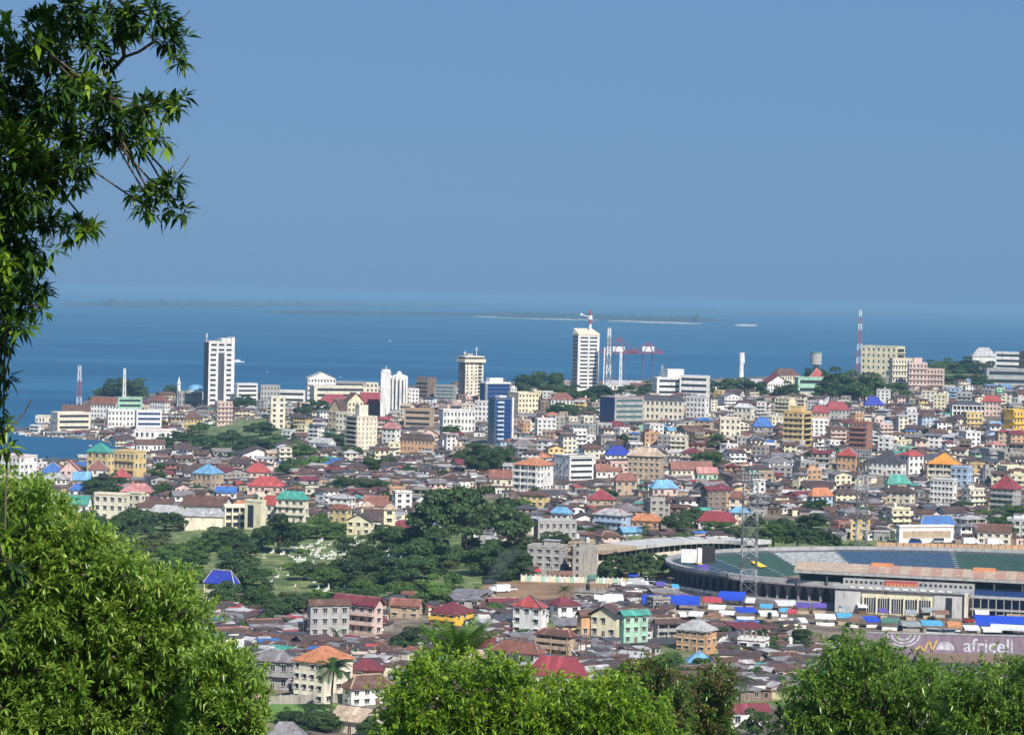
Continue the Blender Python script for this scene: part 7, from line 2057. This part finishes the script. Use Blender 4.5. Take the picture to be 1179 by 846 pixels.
def planting():
    T = tree
    S = [ # far shore and ridge
        (122, 461, 30, 20, 'dark', 'round'), (138, 460, 42, 32, 'dark', 'round'), (152, 460, 38, 30, 'dark', 'round'), (110, 463, 20, 10, 'dark', 'bush'), (198, 456, 20, 17, 'dark', 'round'),
        (608, 456, 42, 30, 'dark', 'round'), (628, 455, 50, 33, 'dark', 'round'), (645, 460, 36, 24, 'dark', 'round'), (597, 460, 26, 26, 'dark', 'round'), (664, 468, 44, 28, 'mid', 'round'), (688, 466, 44, 28, 'dark', 'round'), (648, 480, 40, 20, 'dark', 'round'), (672, 484, 36, 20, 'dark', 'round'),
        (722, 458, 30, 18, 'dark', 'round'), (812, 446, 26, 12, 'dark', 'round'), (890, 446, 30, 14, 'dark', 'round'), (700, 450, 20, 10, 'mid', 'round'), (734, 446, 22, 8, 'dark', 'round'), (644, 446, 26, 10, 'dark', 'round'), (745, 460, 26, 24, 'dark', 'round'), (828, 456, 34, 22, 'dark', 'round'), (850, 458, 44, 28, 'dark', 'round'), (868, 458, 34, 24, 'dark', 'round'), (905, 462, 36, 26, 'dark', 'round'),
        (938, 440, 30, 22, 'dark', 'round'), (962, 460, 50, 42, 'dark', 'round'), (984, 464, 56, 48, 'dark', 'round'), (1008, 462, 44, 36, 'dark', 'round'), (1030, 462, 40, 26, 'mid', 'round'), (948, 462, 30, 20, 'dark', 'round'),
        (1072, 428, 36, 22, 'dark', 'round'), (1092, 430, 44, 24, 'mid', 'round'), (1112, 430, 40, 26, 'dark', 'round'), (1132, 428, 36, 22, 'dark', 'round'), (1100, 446, 50, 18, 'mid', 'round'), (1125, 446, 40, 18, 'dark', 'round'), (1090, 462, 36, 16, 'dark', 'round'), (1152, 424, 26, 12, 'dark', 'round'),
        (1018, 424, 14, 14, 'dark', 'round'), (880, 470, 24, 14, 'mid', 'round'), (1070, 480, 24, 14, 'dark', 'round'), (1076, 506, 30, 18, 'dark', 'round'), (826, 525, 30, 26, 'dark', 'tall'), (815, 540, 44, 24, 'mid', 'round'), (780, 548, 0, 0, '', ''),
        # band of trees left of centre
        (180, 492, 26, 12, 'mid', 'round'), (222, 512, 40, 18, 'dark', 'round'), (246, 522, 46, 26, 'dark', 'round'), (268, 512, 40, 22, 'dark', 'round'), (292, 524, 50, 26, 'dark', 'round'), (318, 520, 40, 22, 'mid', 'round'), (342, 530, 44, 26, 'mid', 'round'),
        (362, 505, 30, 20, 'dark', 'round'), (346, 484, 26, 18, 'dark', 'round'), (384, 514, 36, 22, 'dark', 'round'), (300, 502, 40, 20, 'dark', 'round'), (284, 470, 34, 20, 'dark', 'round'), (350, 492, 30, 18, 'dark', 'round'), (365, 478, 30, 22, 'dark', 'round'), (360, 540, 50, 18, 'bright', 'bush'), (330, 546, 30, 14, 'mid', 'round'),
        (404, 530, 30, 20, 'mid', 'round'), (230, 498, 30, 14, 'mid', 'bush'), (208, 508, 30, 16, 'dark', 'round'), (186, 516, 30, 18, 'dark', 'round'), (430, 540, 30, 18, 'mid', 'round'),
        (545, 548, 34, 40, 'dark', 'tall'), (560, 548, 40, 44, 'dark', 'round'), (578, 545, 34, 38, 'dark', 'round'), (534, 538, 28, 26, 'dark', 'round'), (520, 500, 26, 14, 'mid', 'round'), (662, 510, 30, 18, 'dark', 'round'),
        (118, 572, 44, 30, 'dark', 'round'), (132, 566, 30, 24, 'dark', 'round'), (184, 556, 26, 24, 'mid', 'tall'), (188, 572, 26, 20, 'mid', 'round'), (228, 570, 26, 14, 'dark', 'round'), (240, 574, 24, 14, 'mid', 'round'),
        (345, 572, 30, 20, 'mid', 'round'), (380, 580, 40, 26, 'dark', 'round'), (400, 566, 50, 20, 'dark', 'round'), (430, 568, 50, 20, 'dark', 'round'), (455, 582, 40, 22, 'dark', 'round'), (395, 600, 22, 18, 'mid', 'round'),
        # the park
        (534, 640, 132, 84, 'dark', 'wide'), (590, 622, 52, 38, 'mid', 'wide'), (500, 652, 60, 40, 'dark', 'round'), (560, 662, 60, 40, 'dark', 'round'), (590, 668, 46, 40, 'dark', 'round'), (470, 640, 50, 36, 'dark', 'round'), (440, 632, 50, 32, 'dark', 'round'), (475, 668, 54, 30, 'dark', 'round'),
        (440, 672, 56, 34, 'dark', 'round'), (405, 668, 50, 34, 'dark', 'round'), (420, 652, 40, 30, 'dark', 'round'), (380, 676, 40, 26, 'mid', 'round'), (320, 636, 48, 52, 'dark', 'round'), (302, 632, 30, 30, 'dark', 'round'), (345, 618, 26, 18, 'mid', 'round'), (375, 620, 34, 18, 'mid', 'round'), (395, 630, 28, 16, 'dark', 'bush'),
        (350, 668, 34, 24, 'dark', 'round'), (260, 628, 50, 26, 'dark', 'round'), (280, 640, 34, 24, 'dark', 'round'), (235, 636, 36, 24, 'mid', 'round'), (270, 668, 56, 40, 'dark', 'round'), (290, 688, 46, 36, 'dark', 'round'), (300, 708, 50, 34, 'mid', 'round'), (334, 718, 60, 36, 'dark', 'round'), (312, 730, 40, 28, 'dark', 'round'),
        (360, 702, 44, 22, 'dark', 'round'), (400, 696, 44, 22, 'dark', 'round'), (430, 700, 44, 24, 'dark', 'round'), (420, 690, 40, 26, 'mid', 'round'), (460, 690, 40, 24, 'mid', 'round'), (500, 704, 44, 44, 'bright', 'round'), (482, 706, 26, 24, 'mid', 'round'), (520, 690, 30, 20, 'dark', 'round'),
        (125, 624, 56, 34, 'dark', 'round'), (102, 608, 40, 24, 'dark', 'round'), (158, 612, 50, 30, 'dark', 'round'), (190, 612, 50, 24, 'dark', 'wide'), (206, 606, 40, 14, 'dark', 'wide'), (176, 640, 44, 28, 'olive', 'round'), (150, 650, 40, 26, 'olive', 'round'), (200, 650, 50, 26, 'bright', 'round'), (216, 668, 44, 30, 'mid', 'round'), (225, 650, 30, 22, 'mid', 'round'), (130, 645, 40, 24, 'mid', 'round'),
        (330, 656, 22, 10, 'bright', 'bush'), (310, 662, 26, 10, 'bright', 'bush'), (350, 640, 20, 10, 'bright', 'bush'), (372, 656, 20, 10, 'olive', 'bush'), (365, 690, 30, 12, 'bright', 'bush'), (330, 690, 24, 10, 'olive', 'bush'), (460, 618, 24, 14, 'mid', 'round'), (500, 622, 30, 20, 'mid', 'round'),
        # near the curved block and the stadium
        (612, 640, 44, 28, 'dark', 'round'), (640, 632, 40, 26, 'dark', 'round'), (648, 650, 24, 18, 'bright', 'round'), (620, 652, 40, 20, 'olive', 'bush'), (600, 652, 30, 22, 'mid', 'round'), (636, 615, 30, 16, 'mid', 'round'),
        (712, 668, 52, 36, 'dark', 'wide'), (738, 668, 56, 38, 'dark', 'wide'), (762, 664, 40, 30, 'mid', 'wide'), (700, 668, 30, 22, 'dark', 'bush'), (770, 648, 30, 20, 'mid', 'round'), (775, 630, 20, 14, 'dark', 'round'), (790, 626, 30, 16, 'mid', 'round'),
        (690, 618, 34, 16, 'mid', 'round'), (662, 618, 30, 16, 'dark', 'round'), (780, 612, 44, 24, 'dark', 'round'), (800, 606, 40, 26, 'dark', 'round'), (826, 616, 40, 20, 'mid', 'round'), (848, 622, 34, 20, 'dark', 'round'), (776, 596, 30, 18, 'dark', 'round'),
        (890, 636, 58, 38, 'mid', 'wide'), (918, 636, 60, 40, 'dark', 'wide'), (946, 636, 50, 30, 'mid', 'wide'), (900, 618, 40, 26, 'dark', 'round'), (934, 610, 40, 24, 'dark', 'round'), (970, 636, 40, 16, 'mid', 'bush'), (998, 636, 40, 14, 'mid', 'bush'), (940, 590, 34, 20, 'mid', 'round'), (870, 606, 24, 18, 'dark', 'round'),
        (1150, 620, 44, 30, 'dark', 'round'), (1170, 614, 44, 36, 'mid', 'round'), (1160, 600, 40, 22, 'mid', 'round'), (1130, 600, 30, 16, 'mid', 'round'), (1110, 590, 24, 16, 'dark', 'round'), (1000, 596, 30, 16, 'mid', 'round'), (700, 575, 24, 16, 'dark', 'round'), (600, 590, 34, 20, 'mid', 'round'), (620, 572, 24, 14, 'dark', 'round'),
        # the near quarter
        (475, 756, 54, 44, 'dark', 'round'), (460, 762, 34, 30, 'dark', 'round'), (492, 758, 30, 26, 'mid', 'round'), (500, 735, 44, 18, 'mid', 'bush'), (522, 736, 40, 16, 'mid', 'bush'), (768, 786, 44, 44, 'mid', 'round'), (784, 790, 30, 34, 'dark', 'round'), (842, 760, 34, 18, 'mid', 'round'), (860, 752, 26, 16, 'dark', 'round'),
        (604, 738, 30, 18, 'mid', 'round'), (578, 736, 30, 14, 'mid', 'bush'), (876, 730, 22, 16, 'dark', 'round'), (900, 738, 26, 18, 'dark', 'round'), (920, 740, 30, 20, 'dark', 'round'), (850, 730, 24, 12, 'mid', 'bush'), (808, 772, 26, 18, 'mid', 'round'), (288, 772, 30, 24, 'mid', 'round'), (340, 846, 50, 34, 'dark', 'round'), (366, 838, 44, 30, 'dark', 'round'), (330, 834, 30, 22, 'mid', 'round'),
        (812, 838, 44, 34, 'mid', 'round'), (872, 850, 40, 40, 'mid', 'round'), (424, 806, 26, 20, 'dark', 'round'), (262, 700, 40, 34, 'dark', 'round'), (380, 842, 40, 28, 'dark', 'round'), (430, 848, 40, 30, 'mid', 'round'), (965, 742, 24, 14, 'dark', 'round'), (905, 752, 30, 22, 'mid', 'round'), (925, 756, 34, 24, 'dark', 'round'), (885, 762, 30, 22, 'dark', 'round'), (950, 752, 30, 18, 'mid', 'round'), (870, 790, 36, 28, 'mid', 'round'), (895, 800, 34, 26, 'dark', 'round'), (868, 742, 20, 12, 'mid', 'bush'), (890, 736, 22, 12, 'olive', 'bush'), (910, 733, 18, 10, 'mid', 'bush'), (1128, 744, 20, 12, 'dark', 'round')]
    for s in S:
        if s[2]:
            k = 1.1 if 590 < s[1] < 735 and s[0] < 610 else 1.0
            T(s[0], s[1], s[2] * k, s[3] * k, s[4], s[5])
    # stray trees between the houses
    rng = random.Random(41); k = 0
    for _ in range(900):
        if k >= 112: break
        x, y = rng.uniform(0, 1179), rng.uniform(452, 800)
        if y < skyline(x) + 5 or (blocked(x, y) and not (300 < x < 600 and 600 < y < 700)): continue
        w = rng.uniform(10, 22) * (1 if y < 600 else 1.4)
        if not clear_of(x - w / 2, x + w / 2, y - w * .8, y): continue
        T(x, y, w, w * rng.uniform(.6, 1.0), rng.choice(['dark', 'dark', 'mid', 'mid', 'bright', 'olive'] if y > 600 else ['dark', 'dark', 'mid']), rng.choice(['round', 'round', 'bush', 'tall'] if y > 560 else ['round', 'round', 'bush'])); k += 1
    # scrub and smaller trees through the park
    k = 0
    while k < 70:
        x, y = rng.uniform(110, 600), rng.uniform(606, 700)
        if ((x - 370) / 85) ** 2 + ((y - 636) / 16) ** 2 < 1 or ((x - 325) / 45) ** 2 + ((y - 662) / 18) ** 2 < 1: continue
        if not clear_of(x - 8, x + 8, y - 12, y): continue
        if y > 676 and x > 440 or (540 < x and y > 660): k += .2; continue
        w = rng.uniform(12, 34)
        T(x, y, w, w * rng.uniform(.4, .75), rng.choice(['dark', 'mid', 'mid', 'bright', 'olive']), rng.choice(['round', 'round', 'bush'])); k += 1
    palm(381, 822, 52, 27, 'coconut palm rising before the cream palm house', n=24, lw=.9)
    palm(850, 835, 52, 22, 'slim palm right of the olive trees with rusty shoots')
    palm(741, 625, 18, 13, 'palm behind the curved concrete block')
    palm(649, 692, 14, 12, 'low bushy palm at the edge of the bare red field', n=14)
    palm(522, 820, 60, 62, 'big palm fronds sticking up behind the lime green mango tree', D=130, n=20, droop=.3, el0=.75, mat='palm bright', lw=.8)
    palm(608, 760, 16, 10, 'little palm by the tiered wooden house', n=10)
    palm(386, 748, 20, 12, 'second smaller palm behind the cream palm house', n=12)

def roof_tanks(houses):
    g = Geo(); g.cyl(0, 0, .5, 2.3, .75, .75, 'tyre', 14); g.cyl(0, 0, 2.3, 2.6, .75, .3, 'tyre', 14); black = g.mesh('tank')
    g = Geo(); g.cyl(0, 0, .5, 2.3, .75, .75, 'w white', 14); g.cyl(0, 0, 2.3, 2.6, .75, .3, 'w white', 14); white = g.mesh('tank')
    g = Geo()
    for x in (-.5, .5):
        for y in (-.5, .5): g.box(x - .06, x + .06, y - .06, y + .06, -.1, .5, 'steel')
    g.box(-.8, .8, -.8, .8, .42, .5, 'steel', True); stand = g.mesh('stand')
    rng = random.Random(55); k = 0
    for h in houses:
        if h['rt'] != 'flat' or h['w'] < 9 or rng.random() < .3 or k >= 110: continue
        a = h['th']; x, y = rng.uniform(-.25, .25) * h['w'], rng.uniform(-.2, .2) * h['d']
        p = h['p'] + Vector((x * math.cos(a) - y * math.sin(a), h['d'] / 2 + x * math.sin(a) + y * math.cos(a), h['H'] + .35))
        e = empty('water_tank', p); col = rng.choice(['black', 'white'])
        o = bpy.data.objects.new('tank', black if col == 'black' else white); COL.objects.link(o); o.parent = e
        o = bpy.data.objects.new('stand', stand); COL.objects.link(o); o.parent = e
        tag(e, place_label(col + ' water tank on a flat ' + h['wall'] + ' roof', h['px'], h['py'] - h['hp']), 'water tank', 'water tanks on flat roofs'); k += 1

def utility_poles():
    rng = random.Random(66); k = 0
    g = Geo(); g.cyl(0, 0, -1, 9, .16, .11, 'wood', 6); pole = g.mesh('pole')
    g = Geo(); g.box(-1.1, 1.1, -.08, .08, 8.2, 8.4, 'wood', True)
    for x in (-1, -.35, .35, 1): g.cyl(x, 0, 8.4, 8.7, .07, .07, 'w white', 6)
    arm = g.mesh('cross_arm')
    while k < 60:
        x, y = rng.uniform(230, 1179), rng.uniform(640, 800) if rng.random() < .7 else rng.uniform(560, 630)
        if blocked(x, y) or not clear_of(x - 2, x + 2, y - 20, y): continue
        e = empty('utility_pole', ground(x, y), R(rng.uniform(-40, 40)))
        for nm, me in (('pole', pole), ('cross_arm', arm)):
            o = bpy.data.objects.new(nm, me); COL.objects.link(o); o.parent = e
        tag(e, place_label('thin wooden utility pole with cross arm', x, y), 'utility pole', 'utility poles along the lanes'); k += 1

# ------------------------------------------------------------------ build everything
protos()
terrain()
sea()
far_coast()
named_buildings()
curved_block()
stadium()
mural_wall()
walls_and_fields()
masts()
market()
vehicles()
HOUSES = fill()
roof_tanks(HOUSES)
utility_poles()
planting()
label_trees()
foreground()
smoke()
haze()
print('objects', len(bpy.data.objects))
